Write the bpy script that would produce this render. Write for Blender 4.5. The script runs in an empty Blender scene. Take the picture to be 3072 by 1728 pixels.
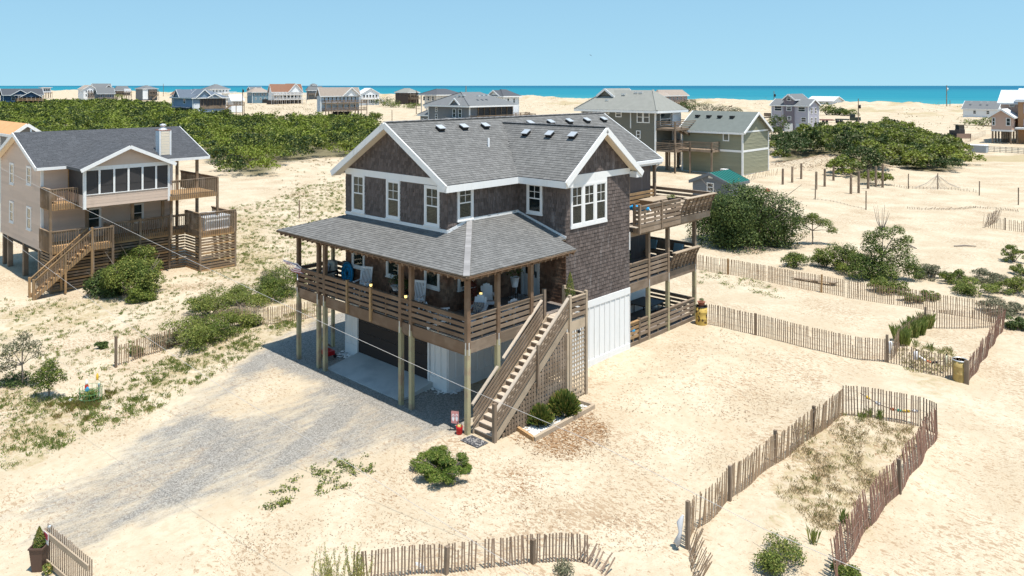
import bpy, math, random
import numpy as np
from mathutils import Matrix, Vector
S = bpy.context.scene
COL = S.collection
rnd = random.Random(7)
nrg = np.random.default_rng(11)

# ------------------------------------------------------------------ camera, sky, sun, exposure
TH = math.radians(43.1); FPX = 2310.0; CX = 1536.0; HY = 256.5
CAM = Vector((20.84, -19.76, 13.0))
FW = Vector((-math.sin(TH), math.cos(TH), 0)); RT = Vector((math.cos(TH), math.sin(TH), 0))
cd = bpy.data.cameras.new('camera'); cam = bpy.data.objects.new('camera', cd); COL.objects.link(cam)
cam.location = CAM; cam.rotation_euler = (math.radians(90), 0, TH)
cd.sensor_width = 36.0; cd.lens = FPX / 3072 * 36; cd.shift_y = -(864 - HY) / 3072
cd.clip_start = 0.5; cd.clip_end = 60000
S.camera = cam

SUN_DIR = Vector((0.31, -0.03, 1.0)).normalized()
W = bpy.data.worlds.new('World'); S.world = W; W.use_nodes = True
wt = W.node_tree; wt.nodes.clear()
sky = wt.nodes.new('ShaderNodeTexSky'); sky.sky_type = 'NISHITA'; sky.sun_disc = False
sky.sun_elevation = math.asin(SUN_DIR.z); sky.sun_rotation = math.atan2(SUN_DIR.x, SUN_DIR.y)
sky.altitude = 0; sky.air_density = 1.5; sky.dust_density = 0.2; sky.ozone_density = 5.0
bg = wt.nodes.new('ShaderNodeBackground'); bg.inputs['Strength'].default_value = 0.118
wo = wt.nodes.new('ShaderNodeOutputWorld')
stc = wt.nodes.new('ShaderNodeTexCoord'); smp = wt.nodes.new('ShaderNodeMapping'); snm = wt.nodes.new('ShaderNodeVectorMath'); snm.operation = 'NORMALIZE'
smp.inputs['Scale'].default_value = (1, 1, .62); smp.inputs['Location'].default_value = (0, 0, .19)   # clear sea air: the pale horizon band stays thin
wt.links.new(stc.outputs['Generated'], smp.inputs[0]); wt.links.new(smp.outputs[0], snm.inputs[0]); wt.links.new(snm.outputs[0], sky.inputs[0])
stint = wt.nodes.new('ShaderNodeMix'); stint.data_type = 'RGBA'; stint.blend_type = 'MULTIPLY'; stint.inputs[0].default_value = 1.0; stint.inputs[7].default_value = (.94, 1.07, 1.0, 1)
wt.links.new(sky.outputs[0], stint.inputs[6]); wt.links.new(stint.outputs[2], bg.inputs[0]); wt.links.new(bg.outputs[0], wo.inputs[0])
sd = bpy.data.lights.new('sun', 'SUN'); sun = bpy.data.objects.new('sun', sd); COL.objects.link(sun)
sd.energy = 5.0; sd.angle = math.radians(0.53); sd.color = (1.0, 0.955, 0.88)
sun.rotation_euler = SUN_DIR.to_track_quat('Z', 'Y').to_euler(); sun.location = (30, 0, 60)
S.view_settings.view_transform = 'Standard'; S.view_settings.look = 'None'
S.view_settings.exposure = 0.42; S.view_settings.gamma = 1.0; S.view_settings.use_curve_mapping = False
S.cycles.max_bounces = 8; S.cycles.transparent_max_bounces = 12
S.cycles.diffuse_bounces = 4

# ------------------------------------------------------------------ measuring helpers (points read off the survey of the place)
def ray(u, v): return FW + RT * ((u - CX) / FPX) + Vector((0, 0, 1)) * (-(v - HY) / FPX)
def onz(u, v, z=0.0):
    r = ray(u, v); t = (z - CAM.z) / r.z; return CAM + r * t
def onx(u, v, x):
    r = ray(u, v); return CAM + r * ((x - CAM.x) / r.x)
def ony(u, v, y):
    r = ray(u, v); return CAM + r * ((y - CAM.y) / r.y)
def atd(u, v, d): return CAM + ray(u, v) * d

# ------------------------------------------------------------------ terrain height
_wv = [(rnd.uniform(0, 6.28), rnd.uniform(0, 6.28)) for _ in range(40)]
def wav(x, y, L, k0, n=6):
    s = 0.0
    for i in range(n):
        a, p = _wv[(k0 + i) % 40]; l = L * (0.6 + 0.17 * i)
        s = s + np.sin((x * math.cos(a) + y * math.sin(a)) * 6.283 / l + p + 1.7 * np.sin((x * math.sin(a) - y * math.cos(a)) * 3.1 / l + p * 2))
    return s / n
def sst(a, b, t):
    t = np.clip((t - a) / (b - a), 0, 1); return t * t * (3 - 2 * t)
MOUNDS = []   # x, y, rx, ry, h
def hgt(x, y):
    x = np.asarray(x, float); y = np.asarray(y, float)
    z = 0.06 * wav(x, y, 5, 3) + 0.12 * wav(x, y, 17, 9) + 0.03 * wav(x, y, 2.2, 15)
    hx = np.maximum(np.abs(x + 5) - 7.5, 0); hy_ = np.maximum(np.abs(y - 8) - 11, 0)
    near = 1 - sst(0.5, 6, np.hypot(hx, hy_))
    pad = 0.36 * sst(0.0, 7, y) * (1 - 0.0 * x)
    pad = np.where(x < -1.5, 0.30 * sst(0.6, 2.1, y), pad)
    z = z * (1 - 0.9 * near) + pad * near
    dr = 1 - sst(3, 10, np.hypot(np.maximum(np.abs(x + 5) - 8, 0), np.maximum(np.abs(y + 8) - 8, 0)))
    z = z * (1 - 0.6 * dr)
    z = z + 1.6 * sst(60, 260, y) + 0.35 * wav(x, y, 45, 20) * sst(40, 140, y)
    dune = np.exp(-((y - 372 - 12 * wav(x, y, 160, 5)) / 30.0) ** 2)
    hd = 2.7 + 0.9 * wav(x, y, 210, 30) + 1.1 * wav(x, y, 70, 12) + 0.6 * wav(x, y, 28, 22) - 1.3 * sst(-40, 60, x) + 1.5 * sst(-60, -500, x)
    z = z + dune * hd + (0.9 * np.abs(wav(x, y, 26, 2)) + 0.5 * np.abs(wav(x, y, 11, 7))) * sst(240, 330, y) * (1 - sst(395, 415, y))
    z = z - 5.2 * sst(392, 440, y)
    for mx, my, rx, ry, h in MOUNDS:
        z = z + h * np.exp(-((x - mx) / rx) ** 2 - ((y - my) / ry) ** 2)
    return z
def gh(x, y): return float(hgt(x, y))
def gp(u, v):
    p = onz(u, v, 0.0)
    for _ in range(12):
        z = gh(p.x, p.y); p = onz(u, v, z)
    return p
for (u, v, rx, ry, h) in ((2560, 1330, 2.2, 2.6, 0.45), (2600, 1270, 1.8, 1.8, 0.3), (2360, 1560, 2.0, 2.2, 0.25), (2492, 505, 6, 6, 2.1), (2640, 520, 7, 5, 0.5),
                          (2800, 1075, 2.5, 2.5, .25), (520, 700, 6, 6, .2), (880, 500, 9, 6, .7), (1400, 1700, 2.2, 1.0, .2), (2480, 455, 14, 12, .8)):
    p = onz(u, v, 0); MOUNDS.append((p.x, p.y, rx, ry, h))

# ------------------------------------------------------------------ node helpers and materials
class NT:
    def __init__(s, m):
        s.t = m.node_tree; s.n = s.t.nodes
    def new(s, ty, **kw):
        n = s.n.new(ty)
        for k, v in kw.items(): setattr(n, k, v)
        return n
    def link(s, a, b): s.t.links.new(a, b)
    def math(s, op, a, b=None, c=None, clamp=False):
        n = s.new('ShaderNodeMath', operation=op, use_clamp=clamp)
        for i, x in enumerate((a, b, c)):
            if x is None: continue
            if hasattr(x, 'links'): s.link(x, n.inputs[i])
            else: n.inputs[i].default_value = x
        return n.outputs[0]
    def mix(s, f, a, b, blend='MIX'):
        n = s.new('ShaderNodeMix', data_type='RGBA', blend_type=blend)
        for i, x in ((0, f), (6, a), (7, b)):
            if hasattr(x, 'links'): s.link(x, n.inputs[i])
            elif isinstance(x, (int, float)): n.inputs[i].default_value = x
            else: n.inputs[i].default_value = tuple(x) + (1,)
        return n.outputs[2]
    def noise(s, vec, scale, detail=3, rough=0.55, dist=0.0):
        n = s.new('ShaderNodeTexNoise'); n.inputs['Scale'].default_value = scale
        n.inputs['Detail'].default_value = detail; n.inputs['Roughness'].default_value = rough; n.inputs['Distortion'].default_value = dist
        if vec is not None: s.link(vec, n.inputs['Vector'])
        return n.outputs[0]
    def mapping(s, vec, scale=(1, 1, 1), rot=(0, 0, 0)):
        n = s.new('ShaderNodeMapping'); n.inputs['Scale'].default_value = scale; n.inputs['Rotation'].default_value = rot
        s.link(vec, n.inputs['Vector']); return n.outputs[0]
    def step(s, x, a, b):
        n = s.new('ShaderNodeMapRange', interpolation_type='SMOOTHSTEP'); s.link(x, n.inputs[0])
        n.inputs[1].default_value = a; n.inputs[2].default_value = b; return n.outputs[0]
MATS = {}
def newmat(name):
    m = bpy.data.materials.new(name); m.use_nodes = True; MATS[name] = m
    t = NT(m); b = t.n['Principled BSDF']; return m, t, b
def mat(name, col, rough=0.7, var=0.0, island=0.0, namp=0.12, nscale=6.0, grain=None, col2=None, c2scale=1.5, c2lo=.45, c2hi=.65, bump=0.0, bscale=40, spec=0.3, metal=0.0, emit=0.0, streak=None):
    """var: tint per object; island: tint per piece of a joined mesh; grain: stretched grain in the piece's own axes"""
    m, t, b = newmat(name)
    geo = t.new('ShaderNodeNewGeometry'); tc = t.new('ShaderNodeTexCoord'); oi = t.new('ShaderNodeObjectInfo')
    v = 1.0
    rr = oi.outputs['Random']
    if island: rr = t.math('FRACT', t.math('ADD', rr, geo.outputs['Random Per Island']))   # same spread for single pieces and joined ones
    vv = t.math('MULTIPLY_ADD', rr, 2 * max(var, island), 1 - max(var, island))
    if grain:
        off = t.new('ShaderNodeVectorMath', operation='ADD'); t.link(tc.outputs['Object'], off.inputs[0])
        cmb = t.new('ShaderNodeCombineXYZ'); t.link(t.math('MULTIPLY', oi.outputs['Random'], 37.0), cmb.inputs[0]); t.link(cmb.outputs[0], off.inputs[1])
        vec = t.mapping(off.outputs[0], grain)
    else: vec = geo.outputs['Position']
    n1 = t.noise(vec, nscale if not grain else 1.0, 4)
    vv = t.math('ADD', vv, t.math('MULTIPLY_ADD', n1, 2 * namp, -namp))
    c = col
    if col2 is not None:
        n2 = t.noise(geo.outputs['Position'], c2scale, 4)
        if streak: n2 = t.noise(t.mapping(geo.outputs['Position'], streak), 1.0, 4)
        c = t.mix(t.step(n2, c2lo, c2hi), col, col2)
    hsv = t.new('ShaderNodeHueSaturation'); t.link(vv, hsv.inputs['Value'])
    if hasattr(c, 'links'): t.link(c, hsv.inputs['Color'])
    else: hsv.inputs['Color'].default_value = tuple(c) + (1,)
    t.link(hsv.outputs[0], b.inputs['Base Color'])
    b.inputs['Roughness'].default_value = rough; b.inputs['Metallic'].default_value = metal
    b.inputs['Specular IOR Level'].default_value = spec
    if emit:
        b.inputs['Emission Color'].default_value = tuple(col) + (1,); b.inputs['Emission Strength'].default_value = emit
    if bump:
        bn = t.new('ShaderNodeBump'); bn.inputs['Strength'].default_value = bump; bn.inputs['Distance'].default_value = 0.02
        t.link(t.noise(geo.outputs['Position'] if not grain else vec, bscale if not grain else 2.0, 4), bn.inputs['Height']); t.link(bn.outputs[0], b.inputs['Normal'])
    return m
def leafmat(name, c1, c2, c3, trans=0.25, wscale=0.5, tone=False):
    m, t, b = newmat(name)
    geo = t.new('ShaderNodeNewGeometry'); oi = t.new('ShaderNodeObjectInfo')
    r = geo.outputs['Random Per Island']
    n = t.noise(geo.outputs['Position'], wscale, 3)
    if tone:      # each crown of a thicket has its own green
        at_ = t.new('ShaderNodeAttribute'); at_.attribute_name = 'tone'; n = t.math('ADD', t.math('MULTIPLY', at_.outputs['Fac'], .65), t.math('MULTIPLY', n, .35))
    c = t.mix(t.step(n, .35, .65), c1, c2)
    c = t.mix(t.step(t.math('ADD', r, t.math('MULTIPLY_ADD', t.noise(geo.outputs['Position'], wscale * 3, 2), .8, -.4)), .72, .95), c, c3)
    h = t.new('ShaderNodeHueSaturation'); t.link(c, h.inputs['Color'])
    t.link(t.math('MULTIPLY_ADD', r, .7, .65), h.inputs['Value'])
    t.link(h.outputs[0], b.inputs['Base Color']); b.inputs['Roughness'].default_value = .5; b.inputs['Specular IOR Level'].default_value = .18
    tr = t.new('ShaderNodeBsdfTranslucent'); t.link(h.outputs[0], tr.inputs[0])
    mx = t.new('ShaderNodeMixShader'); mx.inputs[0].default_value = trans
    t.link(b.outputs[0], mx.inputs[1]); t.link(tr.outputs[0], mx.inputs[2]); t.link(mx.outputs[0], t.n['Material Output'].inputs['Surface'])
    return m
def glassmat(name, tint=(.02, .03, .03), clear=.75):
    m, t, b = newmat(name)
    b.inputs['Base Color'].default_value = tuple(tint) + (1,); b.inputs['Roughness'].default_value = .03; b.inputs['Specular IOR Level'].default_value = .6
    if clear > 0:
        tr = t.new('ShaderNodeBsdfTransparent'); tr.inputs[0].default_value = (.8, .85, .85, 1)
        gl = t.new('ShaderNodeBsdfGlossy'); gl.inputs['Roughness'].default_value = .02
        fr = t.new('ShaderNodeLayerWeight'); fr.inputs[0].default_value = .5
        mx = t.new('ShaderNodeMixShader'); t.link(t.math('MULTIPLY_ADD', t.math('POWER', fr.outputs['Facing'], 4.0), 1.0, .018), mx.inputs[0])
        t.link(tr.outputs[0], mx.inputs[1]); t.link(gl.outputs[0], mx.inputs[2]); t.link(mx.outputs[0], t.n['Material Output'].inputs['Surface'])
    return m

WHITE = mat('white_trim', (.71, .71, .70), .5, namp=.04, col2=(.60, .59, .56), streak=(4, 4, .6), c2lo=.55, c2hi=.85)
CREAM = mat('cream_soffit', (.74, .64, .5), .6, namp=.04)
ROOFB = mat('roof_underlay', (.10, .105, .11), .9)
SHINGLE = mat('roof_shingle', (.158, .155, .149), .95, var=.15, island=.15, namp=.09, nscale=.5, spec=.1)
CEDAR = mat('cedar_shingle', (.118, .096, .087), .95, var=.24, island=.24, namp=.10, nscale=1.3, col2=(.18, .158, .15), streak=(5, 5, .8), c2lo=.52, c2hi=.8, spec=.1)
CEDARD = mat('cedar_shingle_sheltered', (.15, .088, .06), .9, var=.3, island=.3, namp=.12, nscale=1.3, col2=(.21, .145, .105), c2scale=1.2, spec=.1)
BRN = mat('brown_stained_wood', (.165, .102, .062), .75, var=.2, namp=.22, grain=(2.5, 5, 5), col2=(.215, .145, .095), c2scale=1.0, bump=.15)
GRYW = mat('weathered_grey_wood', (.40, .315, .225), .85, var=.16, namp=.2, grain=(2.5, 5, 5), col2=(.32, .25, .18), c2scale=1.2, bump=.15)
GRYB = mat('weathered_brown_wood', (.195, .142, .098), .85, var=.2, namp=.22, grain=(2.5, 5, 5), col2=(.25, .19, .14), c2scale=1.1, bump=.15)
GRNW = mat('green_treated_wood', (.36, .32, .19), .8, var=.08, namp=.16, grain=(3, 4, 4), col2=(.30, .22, .15), c2scale=1.5)
TANW = mat('golden_treated_wood', (.36, .22, .105), .75, var=.18, namp=.2, grain=(2.5, 5, 5), col2=(.26, .17, .09), c2scale=1.0)
TANG = mat('old_deck_wood', (.185, .128, .08), .85, var=.2, namp=.2, grain=(2.5, 5, 5), col2=(.26, .195, .14), c2scale=1.3)
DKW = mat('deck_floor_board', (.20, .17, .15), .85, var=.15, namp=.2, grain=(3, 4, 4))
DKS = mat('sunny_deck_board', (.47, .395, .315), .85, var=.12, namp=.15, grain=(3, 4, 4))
METAL = mat('galvanised_strap', (.62, .63, .63), .45, metal=.6, namp=.1)
BLACK = mat('black_metal', (.015, .015, .016), .5)
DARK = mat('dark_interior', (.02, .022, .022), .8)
GLASS = glassmat('window_glass')
GLASSD = glassmat('far_window_glass', (.03, .04, .045), 0)
BLIND = mat('blind_slat', (.085, .10, .08), .6, namp=.05)
GARD = mat('garage_door_brown', (.028, .022, .020), .7, var=.1, namp=.1)
CONC = mat('concrete', (.44, .44, .42), .9, namp=.08, nscale=2.0, col2=(.36, .36, .35), c2scale=.9, bump=.1)
STONE = mat('white_stone', (.66, .66, .64), .8, island=.25, namp=.08)
SLAT = mat('fence_slat', (.25, .175, .125), .9, var=.22, namp=.12, grain=(2, 4, 4))
SLATP = mat('pale_fence_slat', (.34, .235, .15), .9, var=.22, namp=.12, grain=(2, 4, 4))
SLATR = mat('reddish_fence_slat', (.25, .14, .10), .9, var=.22, namp=.12, grain=(2, 4, 4))
WIRE = mat('fence_wire', (.30, .26, .22), .7)
CABLE = mat('overhead_wire', (.42, .40, .38), .5)
TRUNK = mat('bark', (.22, .18, .145), .9, namp=.2, nscale=9)
LEAF = leafmat('live_oak_leaf', (.066, .102, .018), (.130, .168, .026), (.20, .21, .05))
LEAFD = leafmat('dark_glossy_leaf', (.042, .070, .018), (.072, .105, .026), (.13, .155, .045), .2)
LEAFY = leafmat('bayberry_leaf', (.10, .14, .028), (.155, .185, .036), (.23, .23, .06))
LEAFG = leafmat('grey_green_leaf', (.12, .135, .075), (.17, .165, .10), (.24, .20, .13))
NEEDLE = leafmat('pine_tuft_needle', (.09, .14, .03), (.16, .19, .04), (.26, .20, .06), .2, 2.0)
GRASS = leafmat('dune_grass_blade', (.26, .28, .085), (.36, .34, .13), (.44, .35, .19), .4, .8)
GRASSD = leafmat('dry_grass_blade', (.42, .33, .19), (.50, .40, .25), (.33, .30, .13), .4, .8)
GRASSG = leafmat('green_grass_blade', (.17, .23, .055), (.24, .28, .07), (.34, .33, .12), .4, .8)
TWIG = mat('dry_twig', (.24, .20, .17), .9, namp=.15)
WPAINT = mat('white_painted_chair', (.78, .79, .8), .5, namp=.03)
YELLOW = mat('rusty_yellow_paint', (.52, .36, .09), .6, namp=.08, col2=(.07, .04, .02), c2scale=5.0, c2lo=.55, c2hi=.6)
YELLOWP = mat('faded_yellow_paint', (.42, .30, .11), .7, namp=.1, col2=(.32, .2, .07), c2scale=4.0, c2lo=.55, c2hi=.7)
RED = mat('red_enamel', (.42, .012, .015), .35, namp=.05)
TERRA = mat('terracotta', (.34, .13, .08), .8, namp=.1)
POTB = mat('brown_planter', (.10, .06, .045), .55, namp=.05)
BLUEC = mat('blue_canvas', (.01, .27, .55), .6, namp=.06)
TEALC = mat('teal_cushion', (.22, .34, .38), .9, namp=.1)
BEIGE = mat('beige_cushion', (.42, .39, .33), .95, namp=.08)
PATT = mat('patterned_cushion', (.36, .3, .24), .95, col2=(.08, .09, .13), c2scale=22, c2lo=.5, c2hi=.55)
PLWHITE = mat('white_plastic', (.82, .82, .82), .4, namp=.02)
PEACH = mat('tan_siding', (.56, .435, .35), .7, var=.07, namp=.04, col2=(.50, .39, .31), streak=(3, 3, .5), c2lo=.55, c2hi=.85)
TANROOF = mat('charcoal_roof_shingle', (.085, .088, .095), .95, var=.14, island=.14, namp=.06, nscale=.8, spec=.15)
SCREEN = mat('insect_screen', (.045, .042, .042), .6, namp=.1, nscale=1.0)
FLAME = mat('lit_lantern', (1.0, .72, .25), .5, emit=1.2, namp=0)

# ------------------------------------------------------------------ object helpers
WM = {}
def setp(o, parent):
    if parent is not None:
        o.parent = parent; o.matrix_parent_inverse = WM[parent.name].inverted()
def thing(name, label, cat, loc=(0, 0, 0), group=None, rz=0.0):
    o = bpy.data.objects.new(name, None); COL.objects.link(o)
    o.empty_display_size = .3
    o.matrix_basis = Matrix.Translation(loc) @ Matrix.Rotation(rz, 4, 'Z'); WM[o.name] = o.matrix_basis.copy()
    tag(o, label, cat, group); return o
def tag(o, label=None, cat=None, group=None, kind=None):
    if label: o['label'] = label
    if cat: o['category'] = cat
    if group: o['group'] = group
    if kind: o['kind'] = kind
    return o
def group_part(name, parent, loc=(0, 0, 0)):
    o = bpy.data.objects.new(name, None); COL.objects.link(o); o.empty_display_size = .2
    o.matrix_basis = Matrix.Translation(loc); WM[o.name] = o.matrix_basis.copy(); setp(o, parent); return o
UNITC = {}
def unit_mesh(m):
    k = m.name
    if k not in UNITC:
        me = bpy.data.meshes.new('board_' + k)
        v = [(x, y, z) for x in (-.5, .5) for y in (-.5, .5) for z in (-.5, .5)]
        me.from_pydata(v, [], [(0, 1, 3, 2), (4, 6, 7, 5), (0, 4, 5, 1), (2, 3, 7, 6), (0, 2, 6, 4), (1, 5, 7, 3)])
        me.materials.append(m); UNITC[k] = me
    return UNITC[k]
def link_mesh(name, me, mw, parent=None):
    o = bpy.data.objects.new(name, me); COL.objects.link(o); o.matrix_basis = mw; WM[o.name] = mw; setp(o, parent); return o
def bx(name, m, parent, x0, x1, y0, y1, z0, z1):
    """axis aligned board; its long axis is the piece's own x so the grain runs along it"""
    c = Vector(((x0 + x1) / 2, (y0 + y1) / 2, (z0 + z1) / 2)); d = (abs(x1 - x0), abs(y1 - y0), abs(z1 - z0))
    k = max(range(3), key=lambda i: d[i]); i1, i2 = (k + 1) % 3, (k + 2) % 3
    R = Matrix.Identity(4)
    for col, ax in enumerate((k, i1, i2)):
        for r in range(3): R[r][col] = d[ax] if r == ax else 0.0
    return link_mesh(name, unit_mesh(m), Matrix.Translation(c) @ R, parent)
def beam(name, m, parent, p0, p1, w, h, up=(0, 0, 1)):
    p0 = Vector(p0); p1 = Vector(p1); d = p1 - p0; L = d.length; d = d / L; up = Vector(up)
    s = up.cross(d)
    if s.length < 1e-4: s = Vector((1, 0, 0)).cross(d)
    s.normalize(); u = d.cross(s)
    c = (p0 + p1) / 2
    R = Matrix(((d.x * L, s.x * w, u.x * h, c.x), (d.y * L, s.y * w, u.y * h, c.y), (d.z * L, s.z * w, u.z * h, c.z), (0, 0, 0, 1)))
    return link_mesh(name, unit_mesh(m), R, parent)
class Fr:
    """a wall's frame: O lower corner, ex along it, n outwards, z up"""
    def __init__(s, O, ex, n): s.O = Vector(O); s.ex = Vector(ex); s.n = Vector(n); s.up = Vector((0, 0, 1))
    def p(s, a, t, d=0.0): return s.O + s.ex * a + s.up * t + s.n * d
def fbx(name, m, parent, F, s0, s1, t0, t1, d0, d1):
    c = F.p((s0 + s1) / 2, (t0 + t1) / 2, (d0 + d1) / 2)
    a, b, d = (F.ex, s1 - s0), (F.up, t1 - t0), (F.n, d1 - d0)
    order = (a, b, d) if (s1 - s0) >= (t1 - t0) else (b, d, a)
    R = Matrix.Identity(4)
    for col, (v, l) in enumerate(order):
        for r in range(3): R[r][col] = v[r] * l
    return link_mesh(name, unit_mesh(m), Matrix.Translation(c) @ R, parent)
class MB:
    def __init__(s): s.v = []; s.f = []; s.mi = []; s.sm = []
    def add(s, vs, fs, mi=0, sm=False):
        o = len(s.v); s.v += [tuple(x) for x in vs]
        for f in fs: s.f.append(tuple(i + o for i in f)); s.mi.append(mi); s.sm.append(sm)
    def box(s, x0, x1, y0, y1, z0, z1, mi=0):
        v = [(x, y, z) for x in (x0, x1) for y in (y0, y1) for z in (z0, z1)]
        s.add(v, [(0, 1, 3, 2), (4, 6, 7, 5), (0, 4, 5, 1), (2, 3, 7, 6), (0, 2, 6, 4), (1, 5, 7, 3)], mi)
    def beam(s, p0, p1, w, h, up=(0, 0, 1), mi=0):
        p0 = Vector(p0); p1 = Vector(p1); d = (p1 - p0).normalized(); up = Vector(up); a = up.cross(d)
        if a.length < 1e-4: a = Vector((1, 0, 0)).cross(d)
        a.normalize(); b = d.cross(a); a = a * w / 2; b = b * h / 2
        v = [p0 - a - b, p0 - a + b, p0 + a - b, p0 + a + b, p1 - a - b, p1 - a + b, p1 + a - b, p1 + a + b]
        s.add(v, [(0, 1, 3, 2), (4, 6, 7, 5), (0, 4, 5, 1), (2, 3, 7, 6), (0, 2, 6, 4), (1, 5, 7, 3)], mi)
    def prism(s, poly, ext, mi=0):
        """poly: 3d points; ext: offset vector"""
        n = len(poly); e = Vector(ext); a = [Vector(p) for p in poly]
        s.add(a + [p + e for p in a], [tuple(range(n))[::-1], tuple(range(n, 2 * n))] + [(i, (i + 1) % n, (i + 1) % n + n, i + n) for i in range(n)], mi)
    def tube(s, pts, r, seg=6, mi=0, cap=True):
        pts = [Vector(p) for p in pts]; rs = r if isinstance(r, (list, tuple)) else [r] * len(pts)
        rings = []
        for i, p in enumerate(pts):
            d = (pts[min(i + 1, len(pts) - 1)] - pts[max(i - 1, 0)]).normalized()
            a = d.cross(Vector((0, 0, 1)));
            if a.length < 1e-3: a = d.cross(Vector((1, 0, 0)))
            a.normalize(); b = d.cross(a)
            rings.append([p + (a * math.cos(k * 2 * math.pi / seg) + b * math.sin(k * 2 * math.pi / seg)) * rs[i] for k in range(seg)])
        v = [q for R in rings for q in R]; f = []
        for i in range(len(pts) - 1):
            for k in range(seg): f.append((i * seg + k, i * seg + (k + 1) % seg, (i + 1) * seg + (k + 1) % seg, (i + 1) * seg + k))
        s.add(v, f, mi, True)
        if cap: s.add(rings[0], [tuple(range(seg))], mi); s.add(rings[-1], [tuple(range(seg))[::-1]], mi)
    def lathe(s, prof, seg=14, c=(0, 0, 0), mi=0, axis=None):
        c = Vector(c); v = []; f = []
        M3 = Matrix.Identity(3) if axis is None else Vector((0, 0, 1)).rotation_difference(Vector(axis)).to_matrix()
        for r, z in prof:
            for k in range(seg):
                a = k * 2 * math.pi / seg; v.append(c + M3 @ Vector((r * math.cos(a), r * math.sin(a), z)))
        for i in range(len(prof) - 1):
            for k in range(seg): f.append((i * seg + k, i * seg + (k + 1) % seg, (i + 1) * seg + (k + 1) % seg, (i + 1) * seg + k))
        s.add(v, f, mi, True)
        s.add(v[:seg], [tuple(range(seg))[::-1]], mi); s.add(v[-seg:], [tuple(range(seg))], mi)
    def build(s, name, m, parent=None, mw=None):
        me = bpy.data.meshes.new(name); me.from_pydata(s.v, [], s.f)
        for x in (m if isinstance(m, (list, tuple)) else [m]): me.materials.append(x)
        me.polygons.foreach_set('material_index', s.mi); me.polygons.foreach_set('use_smooth', s.sm); me.update()
        return link_mesh(name, me, mw or Matrix.Identity(4), parent)
def np_mesh(name, V, Q, m, parent=None, smooth=False):
    me = bpy.data.meshes.new(name); V = np.asarray(V, np.float32); Q = np.asarray(Q, np.int32); k = Q.shape[1]
    me.vertices.add(len(V)); me.vertices.foreach_set('co', V.ravel())
    me.loops.add(Q.size); me.loops.foreach_set('vertex_index', Q.ravel())
    me.polygons.add(len(Q)); me.polygons.foreach_set('loop_start', np.arange(0, Q.size, k, dtype=np.int32))
    me.polygons.foreach_set('use_smooth', np.full(len(Q), smooth, bool))
    me.materials.append(m); me.update(calc_edges=True); me.validate()
    return link_mesh(name, me, Matrix.Identity(4), parent)
def copy_tree(root, mw, label=None, group=None):
    """a thing with copies of its parts and sub-parts, set to a new place"""
    def cp(o, par):
        c = o.copy(); COL.objects.link(c)
        if par is not None: c.parent = par
        for ch in o.children: cp(ch, c)
        return c
    c = cp(root, None); c.matrix_basis = mw; WM[c.name] = mw
    if label: c['label'] = label
    if group: c['group'] = group
    return c
# ------------------------------------------------------------------ ground, driveway, sea
def poly_px(pts): return [(p.x, p.y) for p in (onz(u, v, 0) for u, v in pts)]
def sdist(x, y, poly):
    """signed distance to a polygon, negative inside"""
    P = np.array(poly); d = np.full(x.shape, 1e9); ins = np.zeros(x.shape, bool)
    for i in range(len(P)):
        a = P[i]; b = P[(i + 1) % len(P)]; e = b - a
        wx = x - a[0]; wy = y - a[1]; t = np.clip((wx * e[0] + wy * e[1]) / (e @ e), 0, 1)
        d = np.minimum(d, np.hypot(wx - e[0] * t, wy - e[1] * t))
        c = ((a[1] <= y) & (b[1] > y)) | ((b[1] <= y) & (a[1] > y))
        with np.errstate(divide='ignore', invalid='ignore'):
            ins ^= c & (x < a[0] + (y - a[1]) * e[0] / (e[1] if abs(e[1]) > 1e-9 else 1e-9))
    return np.where(ins, -d, d)
DRIVE = poly_px([(60, 1545), (200, 1470), (330, 1395), (520, 1260), (690, 1110), (820, 1030), (920, 985), (1037, 935), (1100, 990), (1300, 1100), (1420, 1200), (1400, 1290), (1330, 1318), (1180, 1345), (1010, 1370), (860, 1420), (700, 1480), (540, 1535), (330, 1600), (180, 1640)])
DRIVE2 = poly_px([(690, 1110), (790, 1050), (900, 1000), (1037, 930), (1340, 1100), (1420, 1200), (1400, 1295), (1290, 1300), (1130, 1240), (1000, 1190), (900, 1170), (800, 1130)])
SANDY = poly_px([(600, 1230), (700, 1160), (830, 1110), (960, 1150), (860, 1210), (700, 1250)])
STRAW = [poly_px(q) for q in ([(1560, 1300), (1760, 1235), (1830, 1290), (1840, 1340), (1720, 1390), (1600, 1365), (1540, 1330)], [(1500, 1300), (1600, 1280), (1630, 1330), (1540, 1345)],
        [(1520, 1400), (1590, 1400), (1640, 1460), (1580, 1490), (1500, 1490)], [(1330, 1300), (1420, 1300), (1390, 1345), (1330, 1345)], [(1150, 1485), (1230, 1478), (1220, 1492), (1150, 1495)])]
THICK = poly_px([(-900, 560), (-300, 545), (0, 540), (320, 530), (560, 470), (640, 505), (720, 535), (830, 528), (880, 500), (960, 474), (1040, 476), (1100, 462), (1150, 425), (1155, 392), (1110, 376), (1000, 372), (850, 372), (760, 368), (700, 362), (640, 360), (560, 345), (520, 330), (430, 320), (330, 316), (200, 317), (60, 320), (-100, 325), (-700, 335)])
THICKR = poly_px([(2306, 490), (2400, 505), (2480, 500), (2540, 545), (2640, 560), (2672, 505), (2734, 522), (2839, 528), (2912, 512), (2900, 470), (2830, 448), (2760, 428), (2640, 415), (2500, 418), (2400, 432), (2330, 450)])
FIELD = poly_px([(2895, 478), (3200, 470), (3200, 492), (2900, 490)])
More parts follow.
